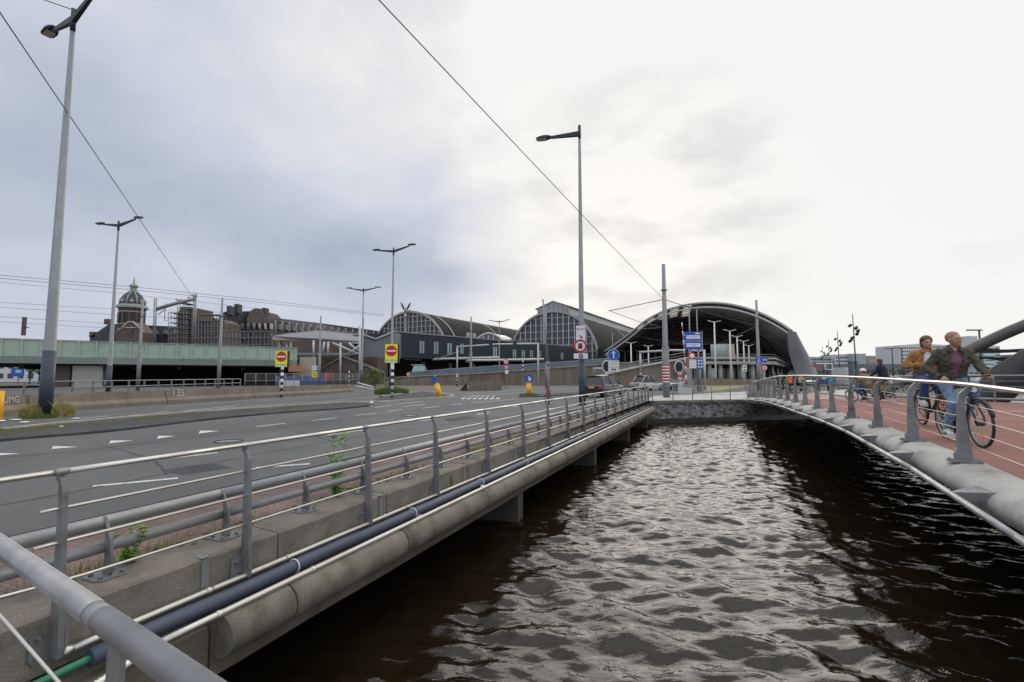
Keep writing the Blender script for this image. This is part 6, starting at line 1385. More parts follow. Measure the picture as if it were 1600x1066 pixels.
for i in range(180): p = a.lerp(c, i / 180); mb.tube([p + Vector((0, 0, .2)), p + Vector((0, 0, 2))], .009, 3)
mb.build('mesh', M['galv'], r)
r = thing('blue_tarp', gxy(470, 82), 'dark blue sheeting behind the construction fence', 'tarp'); MB().box(gxy(470, 82) + Vector((0, 0, .9)), (8, .2, 1.5), .2).build('sheet', M['tarp'], r); MB().box(gxy(452, 76) + Vector((0, 0, .5)), (3, .3, 1.0), .2).build('pale_board', M['bwhite'], r)
r = thing('timber_cabin', gxy(465, 84), 'orange brown timber formwork at the right end of the viaduct', 'formwork'); MB().box(gxy(463, 85) + Vector((0, 0, 3.0)), (2.6, 1, 1.1)).build('panel', M['orangebrown'], r)
for x in (459, 467): MB().tube([gxy(x, 85), gxy(x, 85) + Vector((0, 0, 3.2))], .14, 6).build('leg', M['orangebrown'], r)
MB().box(gxy(480, 88) + Vector((0, 0, 2.6)), (2.6, 1.2, 5.2)).build('pale_end_wall', M['bbeige'], r)
r = thing('red_lamp_board', W(512, 587, 78), 'blurred red round sign in front of the embankment gable', 'sign'); ndisc(r, W(512, 587, 77.6), .5, M['sred'], 'disc'); MB().tube([gxy(511, 78), W(511, 582, 78)], .05, 6).build('post', M['sred'], r)
# ------------------------------------------------------------------ cars
def car(loc, rz, body, label, Lc=4.7, Wc=1.95, Hc=1.72, suv=True, roofm=None):
    r = thing('parked_car' if not suv else 'car', loc, label, 'car', None, rz); hw = Wc / 2; zb = .26
    # heading +y; stations: y, half width low, z shoulder, half width top
    def ring(y, wl, zl, zs, wt, zt_): return [Vector((-wl, y, zl)), Vector((-hw * .99 if wl > .8 else -wl, y, (zl + zs) / 2)), Vector((-wl * .97, y, zs)), Vector((-wt, y, zt_)), Vector((0, y, zt_ + .03)), Vector((wt, y, zt_)), Vector((wl * .97, y, zs)), Vector((hw * .99 if wl > .8 else wl, y, (zl + zs) / 2)), Vector((wl, y, zl))]
    sh = .98 if suv else .88; h = Lc / 2
    st_ = [(-h, hw * .86, .42, .75, hw * .8, .86), (-h + .1, hw * .95, .3, sh - .06, hw * .9, sh), (-h + .5, hw * .98, zb, sh, hw * .93, sh + .05), (0, hw, zb, sh, hw * .93, sh + .05), (h - 1.3, hw, zb, sh - .02, hw * .9, sh + .02), (h - .4, hw * .97, zb, sh - .14, hw * .8, sh - .08), (h - .05, hw * .86, .34, .66, hw * .7, .74), (h, hw * .8, .4, .6, hw * .6, .66)]
    mb = MB().loft([ring(*q) for q in st_], True); mb.f += [tuple(range(8, -1, -1)), tuple(range(63, 72))]; mb.sm += [False] * 2
    mb.build('body', body, r, True)
    y0, y1, y2, y3 = (-h + .12, -h + .62, h - 2.15, h - 1.35) if suv else (-h + .5, -h + 1.25, h - 2.3, h - 1.45)
    def rg(y, w_, z_): return [Vector((-w_, y, z_)), Vector((w_, y, z_))]
    tb, tt = hw * .9, hw * .72
    v = [(-tb, y0, sh), (tb, y0, sh), (tt, y1, Hc - .06), (-tt, y1, Hc - .06), (-tt, y2, Hc - .04), (tt, y2, Hc - .04), (tb, y3, sh), (-tb, y3, sh)]
    MB().add(v, [(0, 1, 2, 3), (4, 5, 6, 7), (1, 6, 5, 2), (0, 3, 4, 7)]).build('glasshouse', M['glass'], r, True)
    MB().loft([[Vector((-tt - .02, y1 - .12, Hc - .07)), Vector((0, y1 - .14, Hc - .02)), Vector((tt + .02, y1 - .12, Hc - .07))], [Vector((-tt - .02, (y1 + y2) / 2, Hc - .02)), Vector((0, (y1 + y2) / 2, Hc)), Vector((tt + .02, (y1 + y2) / 2, Hc - .02))], [Vector((-tt, y2 + .1, Hc - .06)), Vector((0, y2 + .12, Hc - .02)), Vector((tt, y2 + .1, Hc - .06))]], True).build('roof', roofm or body, r, True)
    for s in (-1, 1):
        for (ya_, za_, wa), (yb__, zb__, wb) in (((y0, sh, tb), (y1, Hc - .05, tt)), ((y3, sh, tb), (y2, Hc - .04, tt)), (((y0 + y3) / 2, sh, tb), ((y1 + y2) / 2, Hc - .04, tt))):
            MB().tube([(s * wa, ya_, za_), (s * wb, yb__, zb__)], .045, 6).build('pillar', body, r, True)
        MB().blob((s * (hw + .1), y3 - .25, sh + .08), (.12, .07, .09), 4).build('mirror', body, r, True)
        MB().box((s * hw * .78, -h + .03, .8), (.3, .12, .16)).build('tail_light', M['sred'], r, True); MB().box((s * hw * .68, h - .06, .62), (.34, .1, .12)).build('headlight', M['glass2'], r, True)
        for y in (-h + .9, h - .95):
            wv = MB().tube([(s * (hw - .2), y, .35), (s * (hw + .01), y, .35)], .35, 20).build('wheel', M['black'], r, True); MB().tube([(s * (hw + .0), y, .35), (s * (hw + .025), y, .35)], .22, 14).build('rim', M['galv'], wv, True)
    MB().box((0, -h - .0, .8), (.52, .04, .12)).build('number_plate', M['yellow_plate'], r, True); MB().box((0, -h + .02, .4), (Wc * .84, .12, .2)).build('bumper', M['black'], r, True)
    MB().box((0, -h + .02, .93), (Wc * .5, .03, .04)).build('chrome_strip', M['galv'], r, True); return r
M['yellow_plate'] = mat('number_plate_yellow', (.75, .55, .03), .5)
M['carblue'] = mat('dark_blue_car_paint', (.012, .018, .035), .25, .3, coat=.6); M['roof_reflection'] = mat('painted_roof_reflection', (.65, .66, .68), .3, .1, coat=.5); M['carsilver'] = mat('silver_car_paint', (.42, .43, .44), .35, .5, coat=.4); M['cardark'] = mat('dark_car_paint', (.05, .05, .055), .3, .3, coat=.4)
g_ = gxy(950, 38.2); car(g_ + Vector((0, 1.5, 0)), -R(36), M['carblue'], 'dark blue suv with yellow plate and roof reflection painted white driving away beside the railing', 4.8, 2.0, 1.78, True, M['roof_reflection'])  # roof of the dark car is coloured white to paint in its reflection
g_ = gxy(1012, 56); car(g_, -R(60), M['carsilver'], 'silver car turning in front of the ramp wall', 4.6, 1.85, 1.75, False)
g_ = gxy(1058, 58); car(g_, R(165), M['cardark'], 'dark car facing the bridge behind the barrier machine', 4.4, 1.8, 1.45, False)
g_ = gxy(655, 112); r = thing('glass_shelter', g_, 'small glazed tram shelter under the dark blue block', 'shelter')
MB().prism([W(643, 582, 98), W(664, 582, 98), W(660, 571, 98), (W(647, 570, 98))], (0, 3, 0)).build('glass_box', M['glass2'], r); MB().tube([W(642, 570.5, 97.8), W(661, 570.5, 97.8)], .12, 5).build('roof_edge', M['galv'], r)
# ------------------------------------------------------------------ people (smooth-blended solid bodies) and bicycles
def snets(f, lo, hi, h):
    ax = [np.arange(lo[i], hi[i] + h, h) for i in range(3)]; X, Y_, Z = np.meshgrid(*ax, indexing='ij'); Dv = f(X, Y_, Z)
    I = Dv < 0; n = np.array(Dv.shape) - 1
    cs = [(i, j, k) for i in (0, 1) for j in (0, 1) for k in (0, 1)]
    sl_ = lambda c: tuple(slice(c[a], c[a] + n[a]) for a in range(3))
    cnt = sum(I[sl_(c)].astype(int) for c in cs); act = (cnt > 0) & (cnt < 8)
    acc = np.zeros((*n, 3)); num = np.zeros(n)
    for a in cs:
        for d_ in range(3):
            if a[d_]: continue
            b_ = list(a); b_[d_] = 1; A, Bv = Dv[sl_(a)], Dv[sl_(tuple(b_))]; cr = (A < 0) != (Bv < 0); t = np.where(cr, A / np.where(cr, A - Bv, 1), 0)
            for e_ in range(3): acc[..., e_] += np.where(cr, a[e_] + (t if e_ == d_ else 0), 0)
            num += cr
    idx = -np.ones(n, int); idx[act] = np.arange(act.sum()); P = np.argwhere(act) + acc[act] / num[act][:, None]
    P = P * h + np.array(lo); F_ = []
    for d_ in range(3):
        u, v = (d_ + 1) % 3, (d_ + 2) % 3; s0 = [slice(1, n[a]) for a in range(3)]; s0[d_] = slice(0, n[d_]); s1 = list(s0); s1[d_] = slice(1, n[d_] + 1)
        A, Bv = I[tuple(s0)], I[tuple(s1)]; cr = np.argwhere(A != Bv); 
        if len(cr) == 0: continue
        fl = A[tuple(cr.T)]; base = cr + np.array([0 if a == d_ else 1 for a in range(3)])
        def g_(du, dv): q = base.copy(); q[:, u] -= du; q[:, v] -= dv; return idx[tuple(q.T)]
        q = np.stack([g_(1, 1), g_(0, 1), g_(0, 0), g_(1, 0)], 1); q[~fl] = q[~fl][:, ::-1]; F_.append(q)
    F_ = np.concatenate(F_); F_ = F_[(F_ >= 0).all(1)]
    return P, F_
def smin(a, b_, k): h = np.clip(.5 + .5 * (b_ - a) / k, 0, 1); return b_ * (1 - h) + a * h - k * h * (1 - h)
def cone(a, b_, ra, rb, sq=None):
    a, b_ = np.array(a, float), np.array(b_, float)
    def f(X, Y_, Z):
        px, py, pz = X - a[0], Y_ - a[1], Z - a[2]; ba = b_ - a; t = np.clip((px * ba[0] + py * ba[1] + pz * ba[2]) / max(1e-9, ba @ ba), 0, 1)
        dx, dy, dz = px - ba[0] * t, py - ba[1] * t, pz - ba[2] * t
        if sq: dx, dy, dz = dx * sq[0], dy * sq[1], dz * sq[2]
        return np.sqrt(dx * dx + dy * dy + dz * dz) - (ra + (rb - ra) * t)
    return f
def ell(c, r_):
    def f(X, Y_, Z): q = np.sqrt(((X - c[0]) / r_[0]) ** 2 + ((Y_ - c[1]) / r_[1]) ** 2 + ((Z - c[2]) / r_[2]) ** 2); return (q - 1) * min(r_)
    return f
def blend(fs, k=.03):
    def f(X, Y_, Z):
        o = fs[0](X, Y_, Z)
        for g_ in fs[1:]: o = smin(o, g_(X, Y_, Z), k)
        return o
    return f
def sdfobj(name, f, lo, hi, h, m, par, extra=None, wr=0):
    g_ = f
    if wr: g_ = lambda X, Y_, Z: f(X, Y_, Z) + wr * (np.sin(X * 41 + Z * 63 + 2 * np.sin(Y_ * 31)) * .6 + np.sin(Y_ * 57 - Z * 47 + 1.5 * np.sin(X * 29)) * .5)
    P, F_ = snets(g_, lo, hi, h); mb = MB(); mb.v = [Vector(p) for p in P]; mb.f = [tuple(int(i) for i in q) for q in F_]; mb.sm = [True] * len(mb.f)
    if extra: extra(mb)
    return mb.build(name, m, par, True, fix=False)
def hand(mb, wrist, dirv, side, curl=.9, s=1.0):
    """palm with five separate fingers; dirv = direction of the knuckles, side = direction of the thumb"""
    w_ = Vector(wrist); d = Vector(dirv).normalized(); u = Vector(side); u = (u - d * u.dot(d)).normalized(); nrm = d.cross(u)
    if nrm.z > 0: nrm = -nrm
    rows = []
    for f, wd, th in ((0, .026, .018), (.3, .036, .017), (.7, .042, .015), (1, .040, .012)):
        c = w_ + d * .088 * f * s; rows.append([c + (u * math.cos(q) * wd + nrm * math.sin(q) * th) * s for q in [k * math.pi / 5 for k in range(10)]])
    mb.loft(rows, True, True)
    for k, (o, l_) in enumerate(((.030, .070), (.010, .078), (-.010, .073), (-.029, .058))):
        p = w_ + (d * .084 + u * o) * s; pts = [p]; a = .15
        for j, seg_ in enumerate((.42, .32, .26)):
            a += curl * (.55 if j == 0 else .7); p = p + (d * math.cos(a) + nrm * math.sin(a)) * l_ * seg_ * s; pts.append(p)
        mb.tube(pts, [.0095 * s, .009 * s, .008 * s, .0065 * s], 7)
    p = w_ + (d * .022 + u * .026) * s; q1 = p + (d * .6 + u * .75 + nrm * .25).normalized() * .035 * s; q2 = q1 + (d * .75 + nrm * .6 + u * .1).normalized() * .03 * s; q3 = q2 + (d * .6 + nrm * .8 - u * .3).normalized() * .024 * s; mb.tube([p, q1, q2, q3], [.014 * s, .011 * s, .0095 * s, .007 * s], 7)
def person(root, J, look, mats, h=.012, detail=True, jacket=True, hairstyle='short', beard=True, helmet=False, s=1.0, glasses=False, female=False):
    """J: joints in the rider's frame (x forward, y left). look = yaw of the head"""
    sk, hr_, jk, sh, tr, so_ = mats
    lo = np.array([-.55, -.55, 0.0]) * s; hi = np.array([.8, .55, 1.95]) * s
    pel, che, nek, hed = [Vector(J[k]) for k in ('pelvis', 'chest', 'neck', 'head')]
    ca, sa = math.cos(look), math.sin(look)
    def hx(f): 
        def g_(X, Y_, Z): x, y = X - hed.x, Y_ - hed.y; return f(x * ca + y * sa, -x * sa + y * ca, Z - hed.z)
        return g_
    def hw_(x, y, z): return Vector((hed.x + x * ca - y * sa, hed.y + x * sa + y * ca, hed.z + z))
    head = [ell((-.012, 0, .035), (.098, .078, .092)), ell((.02, 0, -.045), (.068, .058, .078)), cone((.045, 0, -.095), (.062, 0, -.098), .024, .02), cone((.088, 0, .012), (.108, 0, -.028), .008, .0145), cone((.07, -.03, .03), (.07, .03, .03), .018, .018),
            ell((-.01, .079, -.01), (.018, .010, .03)), ell((-.01, -.079, -.01), (.018, .010, .03)), cone((.083, -.014, -.062), (.083, .014, -.062), .009, .009)]
    hf = blend(head, .014)
    def face(X, Y_, Z): d = hf(X, Y_, Z); return np.maximum(d, -(np.minimum(np.sqrt((X - .098) ** 2 + (Y_ - .03) ** 2 + (Z - .006) ** 2), np.sqrt((X - .098) ** 2 + (Y_ + .03) ** 2 + (Z - .006) ** 2)) - .016))
    W2 = {}
    def limbs(rs, ra):
        out = []
        for sd in ('l', 'r'):
            a, b_, c = J['sh_' + sd], J['el_' + sd], J['wr_' + sd]; out += [cone(a, b_, rs[0] + ra, rs[1] + ra), cone(b_, c, rs[1] + ra, rs[2] + ra)]
        return out
    def legs(rs, ra):
        out = []
        for sd in ('l', 'r'):
            a, b_, c = J['hip_' + sd], J['kn_' + sd], J['an_' + sd]; out += [cone(a, b_, rs[0] + ra, rs[1] + ra), cone(b_, c, rs[1] + ra, rs[2] + ra)]
        return out
    mid = pel.lerp(che, .5); shw = [Vector(J['sh_l']), Vector(J['sh_r'])]
    def torso(ra): return [cone(pel, mid, (.145 + ra), (.135 + ra), (1.15, .88, 1)), cone(mid, che, .135 + ra, .155 + ra, (1.15, .84, 1)), cone(che, che.lerp(nek, .55), .15 + ra, .09 + ra, (1.1, .8, 1)), cone(shw[0].lerp(che, .2), shw[1].lerp(che, .2), .075 + ra, .075 + ra)]
    body = torso(-.02) + [cone(nek - Vector((0, 0, .06)), hed - Vector((.01, 0, .05)), .058, .052)] + limbs((.046, .038, .026), 0) + legs((.075, .05, .035), -.008)
    bf = blend(body, .03); hd_ = hx(face)
    def full(X, Y_, Z): return smin(bf(X, Y_, Z), hd_(X, Y_, Z), .02)
    def addhands(mb):
        for sd in ('l', 'r'): hand(mb, J['wr_' + sd], J['hd_' + sd], J['th_' + sd], J.get('curl_' + sd, .9), s)
        for sd in ('l', 'r'): a = Vector(J['an_' + sd]); mb.tube([a, a + Vector((.02, 0, -.05)), a + Vector((.12, 0, -.075))], [.034, .032, .025], 8)
    sdfobj('body', full, lo, hi, h, sk, root, addhands)
    if detail:
        for y in (-.03, .03):
            MB().blob(hw_(.080, y, .006), (.0125,) * 3, 6).build('eye', M['eyewhite'], root, True); MB().blob(hw_(.0905, y, .006), (.0045, .006, .006), 5).build('iris', M['ink'], root, True)
            MB().tube([hw_(.092, y - .018, .028), hw_(.096, y, .032), hw_(.09, y + .018, .027)], .004, 5).build('eyebrow', hr_, root, True)
        MB().tube([hw_(.082, -.022, -.061), hw_(.092, 0, -.062), hw_(.082, .022, -.061)], [.003, .0055, .003], 6).build('lips', M['lip'], root, True)
        if glasses:
            mb = MB()
            for y in (-.034, .034): mb.tube([hw_(.110, y + .024 * math.cos(t), .004 + .018 * math.sin(t)) for t in [k * math.pi / 8 for k in range(16)]], .0022, 5, closed=True); mb.tube([hw_(.108, y * 1.65, .008), hw_(.0, y * 2.5, .01)], .0022, 4)
            mb.tube([hw_(.112, -.01, .006), hw_(.112, .01, .006)], .002, 4); mb.build('glasses', M['galv'], root, True)
    # hair
    if helmet:
        sdfobj('helmet', hx(lambda X, Y_, Z: np.maximum(ell((-.012, 0, .05), (.125, .1, .115))(X, Y_, Z), -(Z - .035))), lo, hi, h, M['white'], root)
    cap = {'buzz': (.104, .084, .100), 'short': (.112, .092, .112), 'wavy': (.118, .100, .115), 'long': (.122, .1, .118)}[hairstyle]
    def hairf(X, Y_, Z):
        d = ell((-.020, 0, .042), cap)(X, Y_, Z); cut = (X - (-.005 + np.clip(Z / .08, 0, 1) * (.088 if hairstyle != 'buzz' else .066)))
        d = np.maximum(d, cut); low = -(Z + (.035 if hairstyle != 'long' else .12)); d = np.maximum(d, low)
        if hairstyle == 'wavy': d = smin(d, np.minimum(ell((-.075, 0, -.03), (.05, .085, .07))(X, Y_, Z), ell((.01, -.075, .08), (.05, .03, .04))(X, Y_, Z)), .02) + .004 * np.sin(X * 120 + Z * 90) * np.sin(Y_ * 110)
        if hairstyle == 'long': d = smin(d, ell((-.06, 0, -.08), (.06, .09, .12))(X, Y_, Z), .03)
        return np.maximum(d, cut)
    sdfobj('hair', hx(hairf), lo, hi, h * .8 if detail else h, hr_, root)
    if beard:
        def bdf(X, Y_, Z): d = blend([ell((.022, 0, -.055), (.072, .063, .076)), cone((.05, 0, -.1), (.066, 0, -.102), .028, .024)], .014)(X, Y_, Z); d = np.maximum(d, Z + .04 - .35 * np.abs(Y_) + 0 * X); return np.maximum(d, -(np.sqrt((X - .09) ** 2 + (Y_ * .55) ** 2 + ((Z + .061) * 1.6) ** 2) - .017))
        sdfobj('beard', hx(bdf), lo, hi, h * .7, M['beard'], root)
    # clothes
    tf = blend(torso(0.002) + [cone(Vector(J['sh_l']).lerp(che, .1), Vector(J['sh_r']).lerp(che, .1), .065, .065)], .04)
    nk_ = nek + Vector((.03, 0, .05))
    sdfobj('shirt', lambda X, Y_, Z: np.maximum(tf(X, Y_, Z), -(np.sqrt((X - nk_.x) ** 2 + (Y_ - nk_.y) ** 2 + (Z - nk_.z) ** 2) - .075)), lo, hi, h, sh, root, wr=.003)
    if jacket:
        jt = blend(torso(.026) + limbs((.062, .054, .043), .006), .045); hem = pel.z - .07 * s
        cpos = nek + Vector((0, 0, .02))
        def jf(X, Y_, Z):
            d = jt(X, Y_, Z); ins = np.maximum(d, -(d + .02)) if False else d
            t = (Z - pel.z) / max(.1, che.z - pel.z); xc = pel.x + (che.x - pel.x) * np.clip(t, 0, 1.4)
            op = np.maximum(-(X - xc - .02), np.abs(Y_ - (pel.y + (che.y - pel.y) * np.clip(t, 0, 1))) - (.045 + .03 * np.clip(t, -1, 1)))
            arms = blend(limbs((.062, .054, .043), .006), .03)(X, Y_, Z); d2 = np.maximum(d, -op); d2 = np.where(arms < .0, np.minimum(d2, arms), d2)
            neck_ = np.sqrt((X - cpos.x) ** 2 + (Y_ - cpos.y) ** 2 + ((Z - cpos.z - .03) * .8) ** 2) - .072
            return np.maximum(d2, -neck_)
        sdfobj('jacket', jf, lo, hi, h, jk, root, wr=.0085)
        mb = MB()
        for sd in (-1, 1):
            c = nek; mb.loft([[c + Vector((-.075, sd * .01, .065)), c + Vector((-.09, sd * .01, .0))], [c + Vector((-.03, sd * .078, .06)), c + Vector((-.04, sd * .105, -.01))], [c + Vector((.04, sd * .075, .035)), c + Vector((.05, sd * .125, -.03))], [c + Vector((.095, sd * .035, -.03)), c + Vector((.115, sd * .09, -.09))]], True)
        cl = mb.build('collar', jk, root, True); sm_ = cl.modifiers.new('s', 'SOLIDIFY'); sm_.thickness = .012
    lf_ = blend(legs((.088, .066, .050), .004) + [cone(Vector(J['hip_l']).lerp(pel, .3), Vector(J['hip_r']).lerp(pel, .3), .125, .125)], .035)
    sdfobj('trousers', lf_, lo, hi, h, tr, root, wr=.0075)
    for sd in ('l', 'r'):
        a = Vector(J['an_' + sd]); f = Vector(J.get('ft_' + sd, (1, 0, -.12))).normalized(); e_ = a + Vector((0, 0, -.055 * s))
        ff_ = blend([cone(e_ - f * .05 * s, e_ + f * .06 * s, .042 * s, .044 * s), cone(e_ + f * .06 * s + Vector((0, 0, -.008)), e_ + f * .175 * s + Vector((0, 0, -.012)), .044 * s, .036 * s, (1, .95, 1.15)), cone(a + Vector((-.01, 0, .01)), e_, .047 * s, .045 * s)], .02)
        l2, h2 = np.array(e_) - .3 * s, np.array(e_) + .3 * s; sdfobj('shoe', ff_, l2, h2, h * .8, so_, root)
        if detail: MB().prism([e_ + f * x + Vector((0, y, -.052)) for x, y in ((-.09, -.035), (.1, -.046), (.2, -.03), (.2, .03), (.1, .046), (-.09, .035))], (0, 0, .022)).build('sole', M['white'], root, True)
M['eyewhite'] = mat('eye_white', (.30, .28, .27), .5)
M['skin'] = mat('skin', (.52, .28, .20), .5, var=.1, scale=12); M['lip'] = mat('lip', (.35, .12, .10), .5); M['beard'] = mat('short_beard', (.30, .16, .09), .8, var=.3, scale=120)
M['hair_ginger'] = mat('cropped_hair', (.36, .19, .13), .7, var=.35, scale=90); M['hair_brown'] = mat('brown_hair', (.10, .055, .03), .6, var=.4, scale=60)
M['olive'] = mat('olive_jacket', (.066, .064, .043), .85, var=.25, scale=14, bump=.5, bscale=60); M['tan'] = mat('tan_jacket', (.33, .16, .055), .8, var=.22, scale=10, bump=.4, bscale=60)
M['plaid'] = brickmat('plaid_shirt', (.22, .10, .13), (.25, .12, .15), (.13, .06, .10), 30, .5, .5, .06, vert=True, bump=.05); M['tshirt'] = mat('white_tshirt', (.66, .66, .74), .8, var=.06, scale=8)
M['jeans'] = mat('light_blue_jeans', (.17, .26, .37), .85, var=.2, scale=12, bump=.4, bscale=120); M['jeans_dark'] = mat('dark_blue_jeans', (.04, .075, .17), .85, var=.2, scale=12)
M['navy'] = mat('navy_coat', (.012, .016, .04), .85, var=.2); M['khaki'] = mat('khaki_coat', (.20, .16, .10), .85); M['teal'] = mat('teal_coat', (.02, .20, .30), .8); M['tyre_pale'] = mat('cream_tyre', (.52, .46, .34), .7); M['yellowbike'] = mat('mustard_frame_paint', (.42, .26, .04), .4)
M['shoe'] = mat('pale_trainers', (.58, .58, .56), .6, var=.1); M['greenc'] = mat('dark_green_coat', (.02, .07, .04), .85); M['orangec'] = mat('orange_scarf', (.65, .13, .03), .8); M['creamc'] = mat('cream_coat', (.45, .38, .2), .8)
M['reflector'] = mat('orange_reflector', (.9, .22, .01), .4)
def bike(root, fm, tm, rw=.345, wb=1.08, detail=True, acc=None, scale=1.0, hb=1.06, elec=False):
    s = scale; xr, xf = -.50 * s, (.58) * s; R_ = rw * s
    def wheel(x, nm):
        wv = MB().tube([(x + R_ * .985 * math.cos(q), 0, R_ + R_ * .985 * math.sin(q)) for q in [k * 2 * math.pi / 40 for k in range(40)]], .021 * s, 8, closed=True).build('wheel', tm, root, True)
        MB().tube([(x + (R_ - .03 * s) * math.cos(q), 0, R_ + (R_ - .03 * s) * math.sin(q)) for q in [k * 2 * math.pi / 40 for k in range(40)]], .011 * s, 6, closed=True).build('rim', M['galv'], wv, True)
        mb = MB(); n = 28 if detail else 12
        for k in range(n):
            q = 2 * math.pi * k / n; sd = .03 if k % 2 else -.03; mb.tube([(x + .02 * math.cos(q + 1.2), sd * s, R_ + .02 * math.sin(q + 1.2)), (x + (R_ - .035 * s) * math.cos(q), 0, R_ + (R_ - .035 * s) * math.sin(q))], .0014 if detail else .003, 3)
        mb.build('spokes', M['galv'], wv, True); MB().tube([(x, -.05 * s, R_), (x, .05 * s, R_)], .03 * s, 12).build('hub', M['lamp'], wv, True)
        if detail:
            for q in (-1.2, 2.0): MB().box((x + R_ * .55 * math.cos(q), 0, R_ + R_ * .55 * math.sin(q)), (.07, .014, .045), 0, Matrix.Rotation(-q, 3, 'Y')).build('reflector', M['reflector'], wv, True)
    wheel(xr, 'rear'); wheel(xf, 'front')
    bb = Vector((-.03 * s, 0, .29 * s)); seat = Vector((-.20 * s, 0, .80 * s)); hd = Vector((.36 * s, 0, .80 * s)); hdl = Vector((.40 * s, 0, .66 * s)); ra, fa = Vector((xr, 0, R_)), Vector((xf, 0, R_))
    mb = MB(); mb.tube([bb, seat, seat.lerp(Vector((-.235 * s, 0, .93 * s)), 1)], [.018 * s, .018 * s, .014 * s], 8); mb.tube([hd + Vector((-.01, 0, .05)), hdl], .024 * s, 8)
    mb.tube(crv([hdl, (.2 * s, 0, .46 * s), bb], 5), .03 * s if elec else .022 * s, 8); mb.tube([hd, seat.lerp(bb, .25)], .02 * s, 8)
    for sd in (-1, 1): mb.tube([bb + Vector((0, sd * .035, 0)), ra + Vector((0, sd * .055, 0))], .011 * s, 6); mb.tube([seat.lerp(bb, .1) + Vector((0, sd * .015, 0)), ra + Vector((0, sd * .055, 0))], .009 * s, 6)
    mb.build('frame', fm, root, True)
    mb = MB()
    for sd in (-1, 1): mb.tube([hdl + Vector((.01, sd * .04, -.02)), fa + Vector((-.03, sd * .055, .12)), fa + Vector((0, sd * .055, 0))], [.016, .014, .011], 7)
    mb.build('fork', acc or fm, root, True)
    for x, a0, a1 in ((xr, .1, 2.9), (xf, .35, 2.7)):
        pts = [(x + (R_ + .035) * math.cos(q), 0, R_ + (R_ + .035) * math.sin(q)) for q in [a0 + (a1 - a0) * k / 14 for k in range(15)]]; MB().tube(pts, .024, 6, flat=.4).build('mudguard', M['lamp'], root, True)
    hz = hb * s; MB().tube([hd + Vector((-.01, 0, .04)), Vector((.33 * s, 0, hz))], .013, 8).build('stem', M['lamp'], root, True)
    hbm = MB().tube(crv([(.16 * s, -.30 * s, hz + .0), (.24 * s, -.29 * s, hz + .03), (.33 * s, -.14 * s, hz + .01), (.34 * s, 0, hz), (.33 * s, .14 * s, hz + .01), (.24 * s, .29 * s, hz + .03), (.16 * s, .30 * s, hz)], 5), .012, 8).build('handlebar', M['lamp'], root, True)
    for sd in (-1, 1): MB().tube([(.13 * s, sd * .302 * s, hz), (.25 * s, sd * .292 * s, hz + .028)], .018, 8).build('grip', M['black'], hbm, True)
    MB().blob((-.25 * s, 0, .955 * s), (.13 * s, .085 * s, .035 * s), 7).build('saddle', M['black'], root, True)
    MB().tube([(-.03 * s, -.06, .29 * s), (-.03 * s, -.075, .29 * s)], .095 * s, 16).build('chainring', M['lamp'], root, True)
    MB().tube(crv([(-.5 * s, -.075, R_ + .05), (-.25 * s, -.075, .36 * s), (.05 * s, -.075, .39 * s), (.09 * s, -.075, .29 * s), (-.1 * s, -.075, .2 * s), (-.5 * s, -.075, R_ - .05)], 4), .014, 6).build('chain_guard', M['lamp'], root, True)
    for sd, dz in ((-1, -1), (1, 1)):
        e_ = Vector((-.03 * s + .02 * dz, sd * .09, .29 * s + dz * .165 * s)); MB().tube([(-.03 * s, sd * .08, .29 * s), e_], .011, 6).build('crank', M['galv'], root, True); MB().box(e_ + Vector((0, sd * .06, 0)), (.09, .1, .025)).build('pedal', M['black'], root, True)
    MB().tube([(.40 * s, 0, .86 * s), (.46 * s, 0, .86 * s)], .04, 12).build('headlight', M['glass2'], root, True)
    mb = MB(); 
    for sd in (-1, 1): mb.tube([(-.22 * s, sd * .06, .74 * s), (-.68 * s, sd * .06, .74 * s)], .009, 5); mb.tube([(-.6 * s, sd * .06, .74 * s), (xr, sd * .06, R_)], .008, 5)
    for x in (-.3, -.42, -.54, -.66): mb.tube([(x * s, -.06, .74 * s), (x * s, .06, .74 * s)], .008, 5)
    mb.build('luggage_rack', M['lamp'], root, True)
    if detail:
        mb = MB()
        for sd in (-1, 1): mb.tube(crv([(.26 * s, sd * .26 * s, hz), (.42, sd * .16, hz - .02), (.45, sd * .05, hz - .16), (.39, 0, .8)], 5), .005, 4)
        mb.build('brake_cable', M['black'], root, True)
    if elec: MB().box((-.30, 0, .55), (.09, .09, .36), 0, Matrix.Rotation(.2, 3, 'Y')).build('battery', M['lamp'], root, True)
